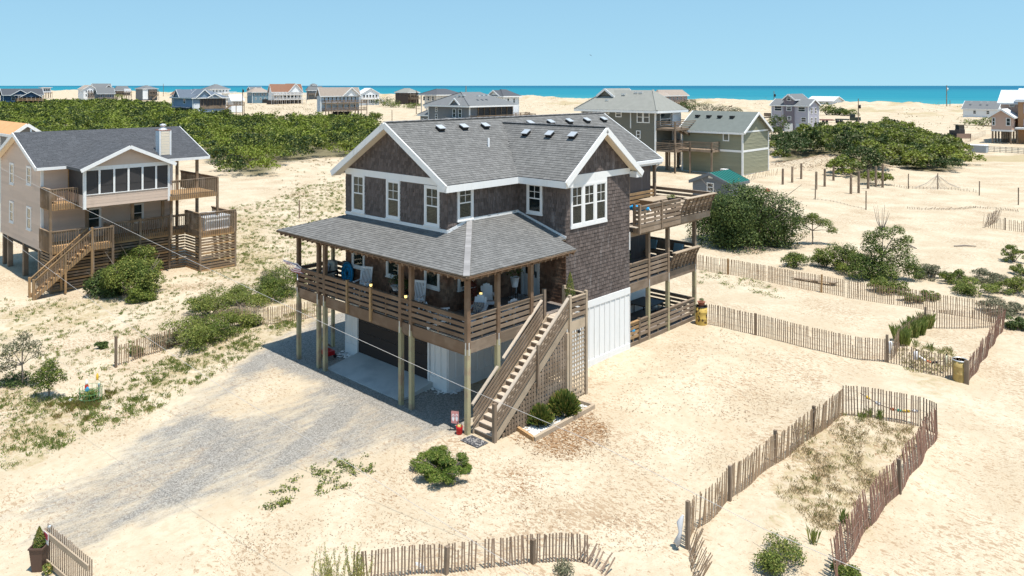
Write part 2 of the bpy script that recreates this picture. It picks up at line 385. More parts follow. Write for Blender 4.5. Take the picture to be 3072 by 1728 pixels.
GREENS = [poly_px(q) for q in ([(690, 640), (790, 640), (800, 740), (880, 790), (780, 850), (640, 840), (560, 800), (690, 740)], [(0, 930), (200, 900), (380, 880), (330, 960), (120, 1000), (0, 1010)], [(880, 860), (1000, 880), (880, 1000), (700, 1060), (580, 1150), (420, 1190), (520, 1080), (700, 980)], [(0, 1150), (100, 1150), (230, 1250), (330, 1230), (210, 1330), (80, 1420), (0, 1440)], [(2400, 1300), (2600, 1340), (2720, 1300), (2700, 1440), (2540, 1600), (2300, 1580), (2340, 1440)], [(2700, 1080), (2860, 1050), (2880, 1160), (2790, 1180)], [(980, 580), (1040, 560), (1036, 640), (940, 640)])]

ang = np.concatenate([np.arange(-44, 44, 0.15), np.arange(44, 316, 3.0)]) * math.pi / 180
base = math.atan2(FW.y, FW.x)
rad = [5.0]
while rad[-1] < 900: rad.append(rad[-1] * (1.0118 if rad[-1] < 130 else 1.02))
while rad[-1] < 9000: rad.append(rad[-1] * 1.08)
rad = np.array(rad)
AA, RR = np.meshgrid(base - ang, rad, indexing='ij')
X = CAM.x + RR * np.cos(AA); Y = CAM.y + RR * np.sin(AA)
Z = hgt(X, Y)
Z += np.where(RR < 90, 0.010 * wav(X, Y, .8, 25) + .006 * wav(X, Y, .45, 33), 0)
nA, nR = X.shape
_d0 = onz(60, 1545, 0); _d1 = onz(820, 1040, 0); _dv = (_d1 - _d0).normalized(); AC = -(X - _d0.x) * _dv.y + (Y - _d0.y) * _dv.x; AL = (X - _d0.x) * _dv.x + (Y - _d0.y) * _dv.y
for c0 in (-.9, .75, -2.6, -1.0 - 3.2):     # wheel ruts along the drive
    Z -= .035 * np.exp(-((AC - c0 - .35 * np.sin(AL * .22 + c0)) / .16) ** 2) * sst(-4, 2, AL) * (1 - sst(10, 14, AL))
dn = sdist(X, Y, DRIVE); wob = .5 * wav(X, Y, 3.5, 4) + .35 * wav(X, Y, 1.4, 18)
grav = 1 - sst(-1.0, 1.2, dn + wob * 1.3)
sx, sy = 1.0, 0.0
dd0 = onz(60, 1545, 0); dd1 = onz(820, 1040, 0); dvec = (dd1 - dd0); dvec.z = 0; dvec.normalize()
al = X * dvec.x + Y * dvec.y; ac = -X * dvec.y + Y * dvec.x
streak = wav(al * .16, ac * .9, 2.0, 8) + .5 * wav(al * .3, ac * 1.5, 1.3, 27)     # wheel tracks run along the drive
grav = grav * (0.60 + 0.38 * sst(-.5, .6, streak + .3 * wav(X, Y, 4, 13)))
d2 = 1 - sst(-.6, .8, sdist(X, Y, DRIVE2) + wob * .6); grav = np.maximum(grav, d2)
grav *= 1 - .75 * (1 - sst(-.5, .9, sdist(X, Y, SANDY) + wob))
straw = np.zeros_like(X)
for q in STRAW: straw = np.maximum(straw, 1 - sst(-.9, .75, sdist(X, Y, q) + 1.0 * wob))
lit = np.maximum(1 - sst(-3.5, -.5, sdist(X, Y, THICK) + wob), 1 - sst(-3, -.5, sdist(X, Y, THICKR) + wob))
green = 1 - sst(-1, 2, sdist(X, Y, FIELD))
for q in GREENS: green = np.maximum(green, .55 * (1 - sst(-.6, 1.2, sdist(X, Y, q) + wob)))
mnd = 0.9 * np.exp(-((X - MOUNDS[3][0]) / 7) ** 2 - ((Y - MOUNDS[3][1]) / 7) ** 2)
straw = np.maximum(straw, .85 * mnd)
pen_ = 1 - sst(-.5, .8, sdist(X, Y, poly_px([(2420, 1290), (2600, 1320), (2770, 1290), (2720, 1400), (2620, 1560), (2480, 1600), (2350, 1560), (2360, 1440)])) + wob)
straw = np.maximum(straw, .56 * pen_ * sst(-.7, .6, wav(X, Y, 2.2, 5) + .5 * wav(X, Y, .9, 11)))
drygrass = sst(230, 330, Y) * sst(-.15, .5, wav(X, Y, 40, 3) + .6 * wav(X, Y, 14, 28)) * .8
green = np.maximum(green, drygrass)
m, t, b = newmat('sand')
geo = t.new('ShaderNodeNewGeometry'); P = geo.outputs['Position']
def attr(n):
    a = t.new('ShaderNodeAttribute'); a.attribute_name = n; return a.outputs['Fac']
flat = t.mapping(P, (1, 1, .3))
nA_, nB_ = t.noise(flat, .35, 4), t.noise(flat, 3.2, 4)
sandc = t.mix(t.step(nA_, .32, .68), (.455, .375, .265), (.54, .46, .34))
sandc = t.mix(t.math('MULTIPLY', t.step(nB_, .42, .66), .5), sandc, (.43, .335, .225))
# fine brown flecks of blown straw, thick in some patches and absent in others
fl = t.noise(t.mapping(P, (5.5, 10, 6), (0, 0, .5)), 1.0, 3, .6, .6)
pat = t.noise(flat, .22, 3)
fl2 = t.noise(t.mapping(P, (16, 24, 16), (0, 0, 1.1)), 1.0, 2, .5, .5)
th = t.math('MULTIPLY_ADD', pat, -.55, .875)
f1 = t.math('MULTIPLY', t.math('GREATER_THAN', fl, th), .7)
f1 = t.math('MAXIMUM', f1, t.math('MULTIPLY', t.math('MULTIPLY', t.step(fl2, .58, .66), t.step(pat, .35, .6)), .62))
sandc = t.mix(f1, sandc, (.30, .20, .12))
tuft = t.noise(flat, 1.6, 5, .7, .8)
gmask = t.math('MULTIPLY', t.step(t.math('ADD', attr('green'), t.math('MULTIPLY_ADD', tuft, 1.6, -.85)), .25, .75), .7)
sandc = t.mix(gmask, sandc, t.mix(t.step(t.noise(flat, 7, 3), .4, .6), (.30, .25, .12), (.38, .29, .17)))
gv = t.new('ShaderNodeTexVoronoi'); gv.inputs['Scale'].default_value = 26; t.link(P, gv.inputs['Vector'])
gsp = t.new('ShaderNodeSeparateColor'); t.link(gv.outputs['Color'], gsp.inputs[0])
gcol = t.mix(gsp.outputs[0], (.10, .10, .098), (.33, .32, .30))
gn = t.noise(t.mapping(P, (3.2, .8, 1), (0, 0, math.atan2(dvec.x, dvec.y))), 1.0, 7, .75)
gf = t.step(t.math('ADD', attr('gravel'), t.math('MULTIPLY_ADD', gn, 1.5, -.75)), .12, 1.0)
sandc = t.mix(t.math('MULTIPLY', gf, .82), sandc, gcol)
sn = t.noise(t.mapping(P, (6, 9, 6), (0, 0, .6)), 1.0, 6, .8, .8)
sf = t.step(t.math('ADD', attr('straw'), t.math('MULTIPLY_ADD', sn, 4.2, -2.5)), .30, .62)
sandc = t.mix(sf, sandc, t.mix(t.step(t.noise(t.mapping(P, (20, 40, 20), (0, 0, .7)), 1, 2), .4, .6), (.15, .08, .038), (.31, .185, .095)))
sandc = t.mix(t.math('MULTIPLY', attr('litter'), .9), sandc, (.13, .115, .06))
t.link(sandc, b.inputs['Base Color']); b.inputs['Roughness'].default_value = .95; b.inputs['Specular IOR Level'].default_value = .1
bn = t.new('ShaderNodeBump'); bn.inputs['Strength'].default_value = .75; bn.inputs['Distance'].default_value = .08
hh = t.math('ADD', t.noise(flat, 2.6, 5, .6), t.math('MULTIPLY', t.noise(flat, 14, 3), .35))
hh = t.math('ADD', hh, t.math('MULTIPLY', t.math('MULTIPLY', gsp.outputs[1], gf), .25))
t.link(hh, bn.inputs['Height']); t.link(bn.outputs[0], b.inputs['Normal'])
SAND = m
idx = np.arange(nA * nR).reshape(nA, nR); nxt = np.roll(idx, -1, 0)
Q = np.stack([idx[:, :-1], nxt[:, :-1], nxt[:, 1:], idx[:, 1:]], -1).reshape(-1, 4)
V = np.stack([X, Y, Z], -1).reshape(-1, 3)
drv = (grav > .5).reshape(-1); qd = drv[Q].all(1)
qx = X.reshape(-1)[Q].mean(1); qy = Y.reshape(-1)[Q].mean(1); qd &= qx < 1
def ground_obj(name, sel):
    q = Q[sel]; used = np.unique(q); rm = np.zeros(len(V), np.int64); rm[used] = np.arange(len(used))
    o = np_mesh(name, V[used], rm[q], SAND, None, True)
    for an, arr in (('gravel', grav), ('straw', straw), ('green', green), ('litter', lit)):
        a = o.data.attributes.new(an, 'FLOAT', 'POINT'); a.data.foreach_set('value', arr.reshape(-1)[used].astype(np.float32))
    tag(o, kind='structure'); return o
ground_obj('sand_ground', ~qd); ground_obj('gravel_driveway', qd)

m, t, b = newmat('sea_water')
geo = t.new('ShaderNodeNewGeometry'); P = geo.outputs['Position']
sp = t.new('ShaderNodeSeparateXYZ'); t.link(P, sp.inputs[0])
sh = t.math('ADD', sp.outputs[1], t.math('MULTIPLY', t.noise(t.mapping(P, (.003, .02, 1)), 1, 3), 90))
c = t.mix(t.step(sh, 450, 1100), (.05, .26, .275), (.010, .18, .235))
c = t.mix(t.step(sh, 1100, 5200), c, (.004, .105, .18))
c = t.mix(t.math('MULTIPLY', t.step(t.noise(t.mapping(P, (.004, .016, 1)), 1, 4), .45, .7), .35), c, (.004, .10, .16))
surf = t.math('MULTIPLY', t.step(t.noise(t.mapping(P, (.02, .25, 1)), 1, 3), .60, .66), t.math('SUBTRACT', 1.0, t.step(sh, 470, 560)))
c = t.mix(surf, c, (.75, .78, .78))
t.link(c, b.inputs['Base Color']); b.inputs['Roughness'].default_value = .5; b.inputs['Specular IOR Level'].default_value = .07
bn = t.new('ShaderNodeBump'); bn.inputs['Strength'].default_value = .35; bn.inputs['Distance'].default_value = .4
t.link(t.noise(t.mapping(P, (.12, .3, 1)), 1, 5), bn.inputs['Height']); t.link(bn.outputs[0], b.inputs['Normal'])
mb = MB(); mb.add([(-45000, 405, -1.2), (45000, 405, -1.2), (45000, 45000, -1.2), (-45000, 45000, -1.2)], [(0, 1, 2, 3)])
tag(mb.build('sea', m), kind='structure')
# ------------------------------------------------------------------ shared building parts
def intervals(poly, t):
    xs = []
    for i in range(len(poly)):
        (a, b), (c, d) = poly[i], poly[(i + 1) % len(poly)]
        if (b <= t < d) or (d <= t < b): xs.append(a + (t - b) * (c - a) / (d - b))
    xs.sort(); return [(xs[i], xs[i + 1]) for i in range(0, len(xs) - 1, 2)]
def courses(F, poly, expo, wmin, wmax, th, holes=(), keep=None):
    """rows of shingles or boards over a wall or roof polygon: (frame, s0, s1, t0, height, thickness)"""
    out = []; t0 = min(p[1] for p in poly); tmax = max(p[1] for p in poly); r = 0
    while t0 < tmax - .01:
        t1 = min(t0 + expo, tmax); tm = (t0 + t1) / 2; segs = intervals(poly, tm)
        for h in holes:
            if h[2] < tm < h[3]:
                ns = []
                for a, b in segs:
                    if h[1] <= a or h[0] >= b: ns.append((a, b)); continue
                    if a < h[0]: ns.append((a, h[0]))
                    if b > h[1]: ns.append((h[1], b))
                segs = ns
        for a, b in segs:
            s = a
            while s < b - .004:
                w = rnd.uniform(wmin, wmax)
                if s == a and b - a > 2 * wmax: w *= rnd.uniform(.4, 1)
                e = min(s + w, b)
                if b - e < wmin * .35: e = b
                if keep is None or keep(F, (s + e) / 2, tm): out.append((F, s, e, t0, t1 - t0, th))
                s = e
        t0 += expo; r += 1
    return out
WEDGE = {}
def wedge_mesh(m):
    if m.name not in WEDGE:
        me = bpy.data.meshes.new('shingle_' + m.name)
        v = [(0, 0, 0), (1, 0, 0), (1, 1, 0), (0, 1, 0), (0, 0, 1), (1, 0, 1), (1, 1, .12), (0, 1, .12)]
        me.from_pydata(v, [], [(4, 5, 6, 7), (0, 1, 5, 4), (1, 2, 6, 5), (3, 0, 4, 7)]); me.materials.append(m); WEDGE[m.name] = me
    return WEDGE[m.name]
def lay(tabs, name, m, parent, nind=300, gap=.006, over=1.12, rest=None):
    """the pieces that show largest become parts, the others one joined part"""
    sc = []
    for i, (F, a, b, t, h, th) in enumerate(tabs):
        c = F.p((a + b) / 2, t + h / 2); d = CAM - c
        sc.append((-(b - a) * h * max(0, F.n.dot(d)) / d.length ** 3, i))
    sc.sort(); ind = set(i for s, i in sc[:nind] if s < 0)
    V = []; Qs = []
    for i, (F, a, b, t, h, th) in enumerate(tabs):
        j = th * rnd.uniform(.8, 1.25); hh = h * over; tt = t - rnd.uniform(0, .08) * h * (1 if over > 1 else 0)
        a += gap / 2; b -= gap / 2
        if i in ind:
            mw = Matrix(((F.ex.x * (b - a), F.up.x * hh, F.n.x * j, 0), (F.ex.y * (b - a), F.up.y * hh, F.n.y * j, 0), (F.ex.z * (b - a), F.up.z * hh, F.n.z * j, 0), (0, 0, 0, 1)))
            mw.translation = F.p(a, tt); link_mesh(name, wedge_mesh(m), mw, parent)
        else:
            o = len(V)
            V += [F.p(a, tt), F.p(b, tt), F.p(b, tt + hh), F.p(a, tt + hh), F.p(a, tt, j), F.p(b, tt, j), F.p(b, tt + hh, j * .12), F.p(a, tt + hh, j * .12)]
            Qs += [(o + 4, o + 5, o + 6, o + 7), (o, o + 1, o + 5, o + 4), (o + 1, o + 2, o + 6, o + 5), (o + 3, o, o + 4, o + 7)]
    if Qs:
        q = np_mesh(rest or name + '_rows', np.array([tuple(v) for v in V]), np.array(Qs), m, parent); q['kind'] = 'stuff'
def roof_frame(p0, p1, p2):
    """p0->p1 along the eave, p2 a point up the slope"""
    p0, p1, p2 = Vector(p0), Vector(p1), Vector(p2); ex = (p1 - p0).normalized(); n = ex.cross(p2 - p0).normalized()
    if n.z < 0: n = -n
    F = Fr(p0, ex, n); F.up = n.cross(ex).normalized()
    return F
def inF(F, p): d = Vector(p) - F.O; return (d.dot(F.ex), d.dot(F.up))
def roof_slab(pts, th=.16): mb = MB(); mb.prism([Vector(p) + Vector((0, 0, -.012)) for p in pts], (0, 0, -th)); return mb
def window(par, F, s0, s1, t0, t1, trim=.11, sash=True, grid=(2, 2), blind=True, frame=WHITE, sill=True, proud=.05, glass=None, topgrid=True, name='window'):
    """casing, sash, panes and, where they are drawn, the blinds behind them; all stand proud of the wall"""
    mb = MB(); B = lambda a, b, c, d, e, f: mb.prism([F.p(a, c, e), F.p(b, c, e), F.p(b, d, e), F.p(a, d, e)], F.n * (f - e))
    B(s0, s0 + trim, t0, t1, 0, proud); B(s1 - trim, s1, t0, t1, 0, proud)
    B(s0 + trim, s1 - trim, t1 - trim, t1, 0, proud - .003); B(s0 + trim, s1 - trim, t0, t0 + trim * .8, 0, proud - .003)
    w = mb.build(name, frame, par)
    a, b, c, d = s0 + trim, s1 - trim, t0 + trim * .8, t1 - trim
    fbx('backing', DARK, w, F, a, b, c, d, .003, .008)
    if blind:
        mb = MB(); n = int((d - c) / .06)
        for i in range(n):
            tt = c + (i + .5) * (d - c) / n; mb.prism([F.p(a + .01, tt - .012, .012), F.p(b - .01, tt - .012, .012), F.p(b - .01, tt + .014, .02), F.p(a + .01, tt + .014, .02)], F.n * .002)
        o = mb.build('blind_slats', BLIND, w); o['kind'] = 'stuff'
    fbx('pane', glass or GLASS, w, F, a, b, c, d, .026, .030)
    mb = MB(); e = .035; mid = (c + d) / 2
    B2 = lambda p, q, r, s: mb.prism([F.p(p, r, .024), F.p(q, r, .024), F.p(q, s, .024), F.p(p, s, .024)], F.n * .018)
    B2(a, a + e, c, d); B2(b - e, b, c, d); B2(a + e, b - e, d - e, d); B2(a + e, b - e, c, c + e)
    if sash: B2(a + e, b - e, mid - .025, mid + .025)
    mb.build('sash', frame, w)
    if grid:
        mb = MB(); g = .012
        lo = mid if (sash and topgrid) else c
        for i in range(1, grid[0]):
            x = a + (b - a) * i / grid[0]; mb.prism([F.p(x - g, lo, .028), F.p(x + g, lo, .028), F.p(x + g, d, .028), F.p(x - g, d, .028)], F.n * .01)
        for i in range(1, grid[1]):
            y = lo + (d - lo) * i / grid[1]; mb.prism([F.p(a, y - g, .029), F.p(b, y - g, .029), F.p(b, y + g, .029), F.p(a, y + g, .029)], F.n * .01)
        mb.build('muntin', frame, w)
    if sill: fbx('sill', frame, w, F, s0 - .02, s1 + .02, t0 - .05, t0 - .002, 0, proud + .03)
    return w
def pane_window(par, F, s0, s1, t0, t1, frame=WHITE, trim=.12, mull=1, glass=None):
    """a far window: a raised frame with its pane inside"""
    mb = MB(); B = lambda a, b, c, d: mb.prism([F.p(a, c, -.02), F.p(b, c, -.02), F.p(b, d, -.02), F.p(a, d, -.02)], F.n * .09)
    B(s0, s0 + trim, t0, t1); B(s1 - trim, s1, t0, t1); B(s0 + trim, s1 - trim, t1 - trim, t1); B(s0 + trim, s1 - trim, t0, t0 + trim)
    if mull: B(s0 + trim, s1 - trim, (t0 + t1) / 2 - .04, (t0 + t1) / 2 + .04)
    w = mb.build('window', frame, par); fbx('pane', glass or GLASSD, w, F, s0 + trim, s1 - trim, t0 + trim, t1 - trim, -.01, .03); return w

# ------------------------------------------------------------------ the shingled beach house
HZ = thing('beach_house', 'large brown cedar shingled house on posts with white trim and wrap porch', 'house', (-5, 8, 0.3))
yw, xr, yr, x2, yb = 1.96, -3.18, 6.32, -.35, 11.15
zg, zd, z2, ze = .35, 3.45, 6.15, 8.85
xl, xm = -10.5, -6.85
# wall cores
mb = MB()
mb.prism([(xl, yw, 2.9), (xr, yw, 2.9), (xr, yw, 8.9), (xm, yw, 11.12), (xl, yw, 8.9)], (0, 15.4, 0))
mb.build('wall', CEDAR, HZ)
mb = MB(); mb.prism([(x2, yr, 2.9), (x2, yb, 2.9), (x2, yb, 8.9), (x2, 8.735, 10.95), (x2, yr, 8.9)], (-5.0, 0, 0)); mb.build('wall', CEDAR, HZ)
mb = MB(); mb.box(xl + .012, xr - .012, yw + .012, 17.3, .1, 2.9); mb.box(-5, x2 - .012, yr + .012, yb - .012, -.1, 2.9); mb.build('ground_floor_wall', WHITE, HZ)
FF = Fr((xl, yw, 0), (1, 0, 0), (0, -1, 0)); wF = xr - xl
FR = Fr((xr, yw, 0), (0, 1, 0), (1, 0, 0)); FC = Fr((xr, yr, 0), (1, 0, 0), (0, -1, 0)); FG = Fr((x2, yr, 0), (0, 1, 0), (1, 0, 0))
wG = yb - yr
ups = [(.56, 1.56, 7.0, 8.80), (3.21, 4.20, 7.0, 8.75), (5.87, 6.85, 7.0, 8.72)]
lows = [(s, e, 4.35, 6.05) for s, e, _, _ in ups]
holesF = [(a, b, c, 9.0) for a, b, c, d in ups] + lows + [(-1, 9, 8.72, 9.06), (-1, 9, 6.78, 6.96)]
tabs = courses(FF, [(0, 6.85), (wF, 6.85), (wF, 8.9), (wF / 2, 11.1), (0, 8.9)], .165, .10, .22, .034, holesF)
tabs += courses(FR, [(0, 6.75), (yr - yw, 7.15), (yr - yw, 8.8), (0, 8.8)], .165, .10, .22, .034, [(.50, 1.48, 7.20, 8.75)])
tabs += courses(FC, [(0, 7.0), (x2 - xr, 6.3), (x2 - xr, 8.8), (0, 8.8)], .165, .10, .22, .034, [(.55, 1.52, 7.18, 8.65)])
holesG = [(.28, 2.98, 6.75, 9.05), (-.1, 5, 8.75, 9.05)]
tabs += courses(FG, [(0, 3.34), (wG, 3.34), (wG, 8.95), (wG / 2, 10.9), (0, 8.95)], .165, .10, .22, .022, holesG)
lay(tabs, 'wall_shingle', CEDAR, HZ, 300, .012)
tabs = courses(FF, [(0, zd), (wF, zd), (wF, 6.75), (0, 6.75)], .14, .12, .26, .02, lows)
tabs += courses(FR, [(0, zd), (yr - yw, zd), (yr - yw, 7.1), (0, 6.75)], .14, .12, .26, .02, [(.55, 1.5, 4.3, 6.1)])
tabs += courses(FC, [(0, zd), (x2 - xr, zd), (x2 - xr, 6.2), (0, 6.9)], .14, .12, .26, .02, [(.22, 1.32, zd, 5.75)])
lay(tabs, 'sheltered_shingle', CEDARD, HZ, 0)
for a, b, c, d in ups: window(HZ, FF, a, b, c, d + .0, proud=.06)
for a, b, c, d in lows: window(HZ, FF, a, b, c, d, proud=.06)
window(HZ, FR, .52, 1.46, 7.25, 8.74, proud=.06); window(HZ, FR, .55, 1.5, 4.3, 6.1, proud=.06)
window(HZ, FC, .57, 1.5, 7.22, 8.62, proud=.06, blind=False)
# triple window of the right gable
for i in range(3):
    s = .30 + i * .88; window(HZ, FG, s, s + .90 - .02, 6.80, 8.62 + .1 * 0, trim=.10, proud=.06, blind=False, sill=False)
fbx('window_apron', WHITE, HZ, FG, .28, 2.96, 6.70, 6.795, 0, .07)
# white bands, corner trim and flashing boards
fbx('frieze_board', WHITE, HZ, FF, 0, wF - .0, 8.74, 9.04, 0, .045)
fbx('frieze_board', WHITE, HZ, FG, 0, wG, 8.77, 9.05, 0, .045); fbx('frieze_board', WHITE, HZ, FG, .28, 2.96, 8.62, 8.768, 0, .045)
fbx('flashing_board', WHITE, HZ, FF, 0, wF + .03, 6.80, 6.94, 0, .035)
def rim(name, m, pts, w, h, up=(0, 0, 1)):
    for p, q in zip(pts, pts[1:]): beam(name, m, HZ, p, q, w, h, up)
rim('flashing_board', WHITE, [(xr + .02, yw, 6.87), (xr + .02, 3.13, 7.22), (xr + .02, yr, 7.22)], .035, .14)
rim('flashing_board', WHITE, [(xr, yr - .02, 7.20), (x2 + .02, yr - .02, 6.36)], .035, .14)
fbx('corner_bead', WHITE, HZ, FG, wG - .06, wG, 5.1, 5.95, 0, .05)
# garage level: white panels with battens, garage door, belt boards
for F, L, skip in ((FF, wF, (1.05, 6.12)), (FR, yr - yw, None), (FG, wG, None)):
    top = 3.30 if F is FG else 3.0
    segs = [(0, skip[0]), (skip[1], L)] if skip else [(0, L)]
    for a, b in segs:
        fbx('board_panel', WHITE, HZ, F, a, b, .05, top, 0, .02)
        fbx('skirt_board', WHITE, HZ, F, a, b, .02, .62, .02, .05)
        fbx('belt_board', WHITE, HZ, F, a, b, top - .30, top, .02, .055)
        n = max(2, round((b - a) / .42))
        for i in range(n + 1):
            s = a + .03 + (b - a - .06) * i / n; fbx('batten', WHITE, HZ, F, s - .025, s + .025, .62, top - .30, .02, .05)
fbx('door_jamb', WHITE, HZ, FF, .93, 1.05, .1, 2.9, .055, .08); fbx('door_jamb', WHITE, HZ, FF, 6.12, 6.24, .1, 2.9, .055, .08)
gd = group_part('garage_door', HZ, (-7, yw, .35))
fbx('backing', GARD, gd, FF, 1.05, 6.12, .2, 2.95, -.06, -.02)
for i in range(5):
    fbx('door_panel', GARD, gd, FF, 1.06, 6.11, .36 + i * .5, .36 + i * .5 + .485, -.02, .015)
window(HZ, FR, 1.05, 1.85, 1.55, 2.35, sash=False, grid=None, blind=False, trim=.08)
mb = MB(); mb.prism([(-9.52, .22, -.1), (-9.52, .22, .03), (-9.42, yw + .02, .36), (-9.42, yw + .02, -.1)], (5.35, 0, 0)); tag(mb.build('concrete_apron', CONC), kind='structure')

# main roof
ph = .6; zr = 11.35
def ridge_z(x): return zr - ph * abs(x - xm)
roofs = []
y0, y1 = 1.48, 17.85; xe = -2.76; xw = 2 * xm - xe
R1 = [(xe, y0, ridge_z(xe)), (xe, y1, ridge_z(xe)), (xm, y1, zr), (xm, y0, zr)]
R2 = [(xw, y0, ridge_z(xw)), (xw, y1, ridge_z(xw)), (xm, y1, zr), (xm, y0, zr)]
pg = .764; yc = 8.735; zgb = 11.10; ys, yn, xg = 5.86, 11.61, .06
vx = lambda z: xm + (zr - z) / ph
ez = zgb - pg * (yc - ys)
R3 = [(vx(ez) - .1, ys, ez), (xg, ys, ez), (xg, yc, zgb), (vx(zgb) - .1, yc, zgb)]
R4 = [(vx(ez) - .1, yn, ez), (xg, yn, ez), (xg, yc, zgb), (vx(zgb) - .1, yc, zgb)]
for R in (R1, R2, R3, R4): roof_slab(R).build('roof', ROOFB, HZ)
F1 = roof_frame(R1[0], R1[1], R1[2]); F3 = roof_frame(R3[0], R3[1], R3[2]); F4 = roof_frame(R4[0], R4[1], R4[2])
def above_gable(F, s, t):
    p = F.p(s, t); return not (p.x > vx(zgb) and ys < p.y < yn and zgb - pg * abs(p.y - yc) > p.z + .02)
def above_main(F, s, t):
    p = F.p(s, t); return ridge_z(p.x) < p.z + .02 or p.x > xe
tabs = courses(F1, [inF(F1, p) for p in R1], .150, .17, .27, .018, keep=above_gable)
tabs += courses(F3, [inF(F3, p) for p in R3], .150, .17, .27, .018, keep=above_main)
tabs += courses(F4, [inF(F4, p) for p in R4], .150, .17, .27, .018, keep=above_main)
F2_ = roof_frame(R2[1], R2[0], R2[3]); tabs += courses(F2_, [inF(F2_, p) for p in R2], .30, .6, .9, .012)
# porch roof, hipped at both ends
pp = .30; ye, xE, zE, xW = -.47, .52, 6.06, -12.74
up = lambda d: zE + pp * d
hk = xE - xr
P1 = [(xW, ye, zE), (xE, ye, zE), (xr, ye + hk, up(hk)), (xr, yw, up(yw - ye)), (xW + (yw - ye), yw, up(yw - ye))]
P2 = [(xE, ye, zE), (xE, 5.95, zE), (x2, 5.95, up(xE - x2)), (x2, yr, up(xE - x2)), (xr, yr, up(hk)), (xr, ye + hk, up(hk))]
P3 = [(xW, 6.0, zE), (xW, ye, zE), (xW + (yw - ye), yw, up(yw - ye)), (xl, yw, up(xl - xW)), (xl, 6.0, up(xl - xW))]
P3 = [(xW, 6.0, zE), (xW, ye, zE), (xl, ye + xl - xW, up(xl - xW)), (xl, 6.0, up(xl - xW))]
for R in (P1, P2, P3): roof_slab(R, .055).build('porch_roof', GRYB, HZ)
Fp1 = roof_frame(P1[0], P1[1], P1[3]); Fp2 = roof_frame(P2[0], P2[1], P2[4]); Fp3 = roof_frame(P3[0], P3[1], P3[3])
tabs += courses(Fp1, [inF(Fp1, p) for p in P1], .150, .17, .27, .018)
tabs += courses(Fp2, [inF(Fp2, p) for p in P2], .150, .17, .27, .018)
tabs += courses(Fp3, [inF(Fp3, p) for p in P3], .30, .6, .9, .012)
lay(tabs, 'roof_shingle', SHINGLE, HZ, 300, gap=.008)
# caps over hips and ridges
HIPC = mat('ridge_cap', (.25, .24, .235), .9, var=.15, namp=.08)
def caps(p, q, n, w=.30):
    p = Vector(p); q = Vector(q); d = (q - p) / n
    for i in range(n): beam('ridge_cap', HIPC, HZ, p + d * i + Vector((0, 0, .02)), p + d * (i + 1.08) + Vector((0, 0, .035)), w * .8, .03)
caps((xE, ye, zE), (xr, ye + hk, up(hk)), 26); caps((xm, y0, zr), (xm, y1, zr), 40, .26); caps((vx(zgb), yc, zgb), (xg, yc, zgb), 20, .26)
# barge boards, fascia, soffits
def board_line(name, m, pts, w, h, off=(0, 0, 0)):
    o = Vector(off)
    for p, q in zip(pts, pts[1:]): beam(name, m, HZ, Vector(p) + o, Vector(q) + o, w, h)
for sx in (1, -1):
    xa = xm + sx * (xe - xm)
    beam('barge_board', WHITE, HZ, (xm - .02 * sx, y0 - .03, zr - .12), (xa + .03 * sx, y0 - .03, ridge_z(xa) - .14), .06, .27)
    beam('barge_board', WHITE, HZ, (xm - .02 * sx, y1 + .03, zr - .12), (xa + .03 * sx, y1 + .03, ridge_z(xa) - .14), .06, .27)
    beam('barge_soffit', CREAM, HZ, (xm, (y0 + yw) / 2, zr - .24), (xa, (y0 + yw) / 2, ridge_z(xa) - .24), yw - y0 - .05, .04)
for sy in (1, -1):
    yy = yc + sy * (yc - ys)
    beam('barge_board', WHITE, HZ, (xg + .03, yc - .02 * sy, zgb - .12), (xg + .03, yy + .03 * sy, ez - .14), .06, .27)
    beam('barge_soffit', CREAM, HZ, ((xg + x2) / 2, yc, zgb - .25), ((xg + x2) / 2, yy, ez - .25), .36, .04)
bx('fascia', WHITE, HZ, xe - .02, xe + .03, y0, ys, ridge_z(xe) - .32, ridge_z(xe) - .03)
bx('fascia', WHITE, HZ, xe - .02, xe + .03, yn, y1, ridge_z(xe) - .32, ridge_z(xe) - .03)
bx('gutter', WHITE, HZ, xe + .03, xe + .13, yn + .1, y1, ridge_z(xe) - .20, ridge_z(xe) - .04)
bx('fascia', WHITE, HZ, xe, xg, ys - .03, ys + .02, ez - .32, ez - .03); bx('fascia', WHITE, HZ, xe, xg, yn - .02, yn + .03, ez - .32, ez - .03)
bx('soffit', WHITE, HZ, xr, xe - .02, y0 + .05, ys + .4, ridge_z(xe) - .32, ridge_z(xe) - .28)
bx('soffit', WHITE, HZ, xe, xg - .05, ys + .02, yr + .05, ez - .32, ez - .28)
bx('eave_return', WHITE, HZ, xr - .1, xe - .022, y0 - .02, yw, ridge_z(xe) - .3, ridge_z(xe) - .02)
bx('eave_return', WHITE, HZ, x2, xg - .0, ys + .023, yr - .0, ez - .3, ez - .02); bx('eave_return', WHITE, HZ, x2, xg, yb, yn - .023, ez - .3, ez - .02)
tb = MB(); tb.tube([(xe + .06, y1 - .1, ridge_z(xe) - .2), (xe - .3, y1 - .15, ridge_z(xe) - .55), (-3.1, y1 - .2, ridge_z(xe) - .8), (-3.1, y1 - .2, 6.2)], .045, 6); tb.build('downspout', WHITE, HZ)
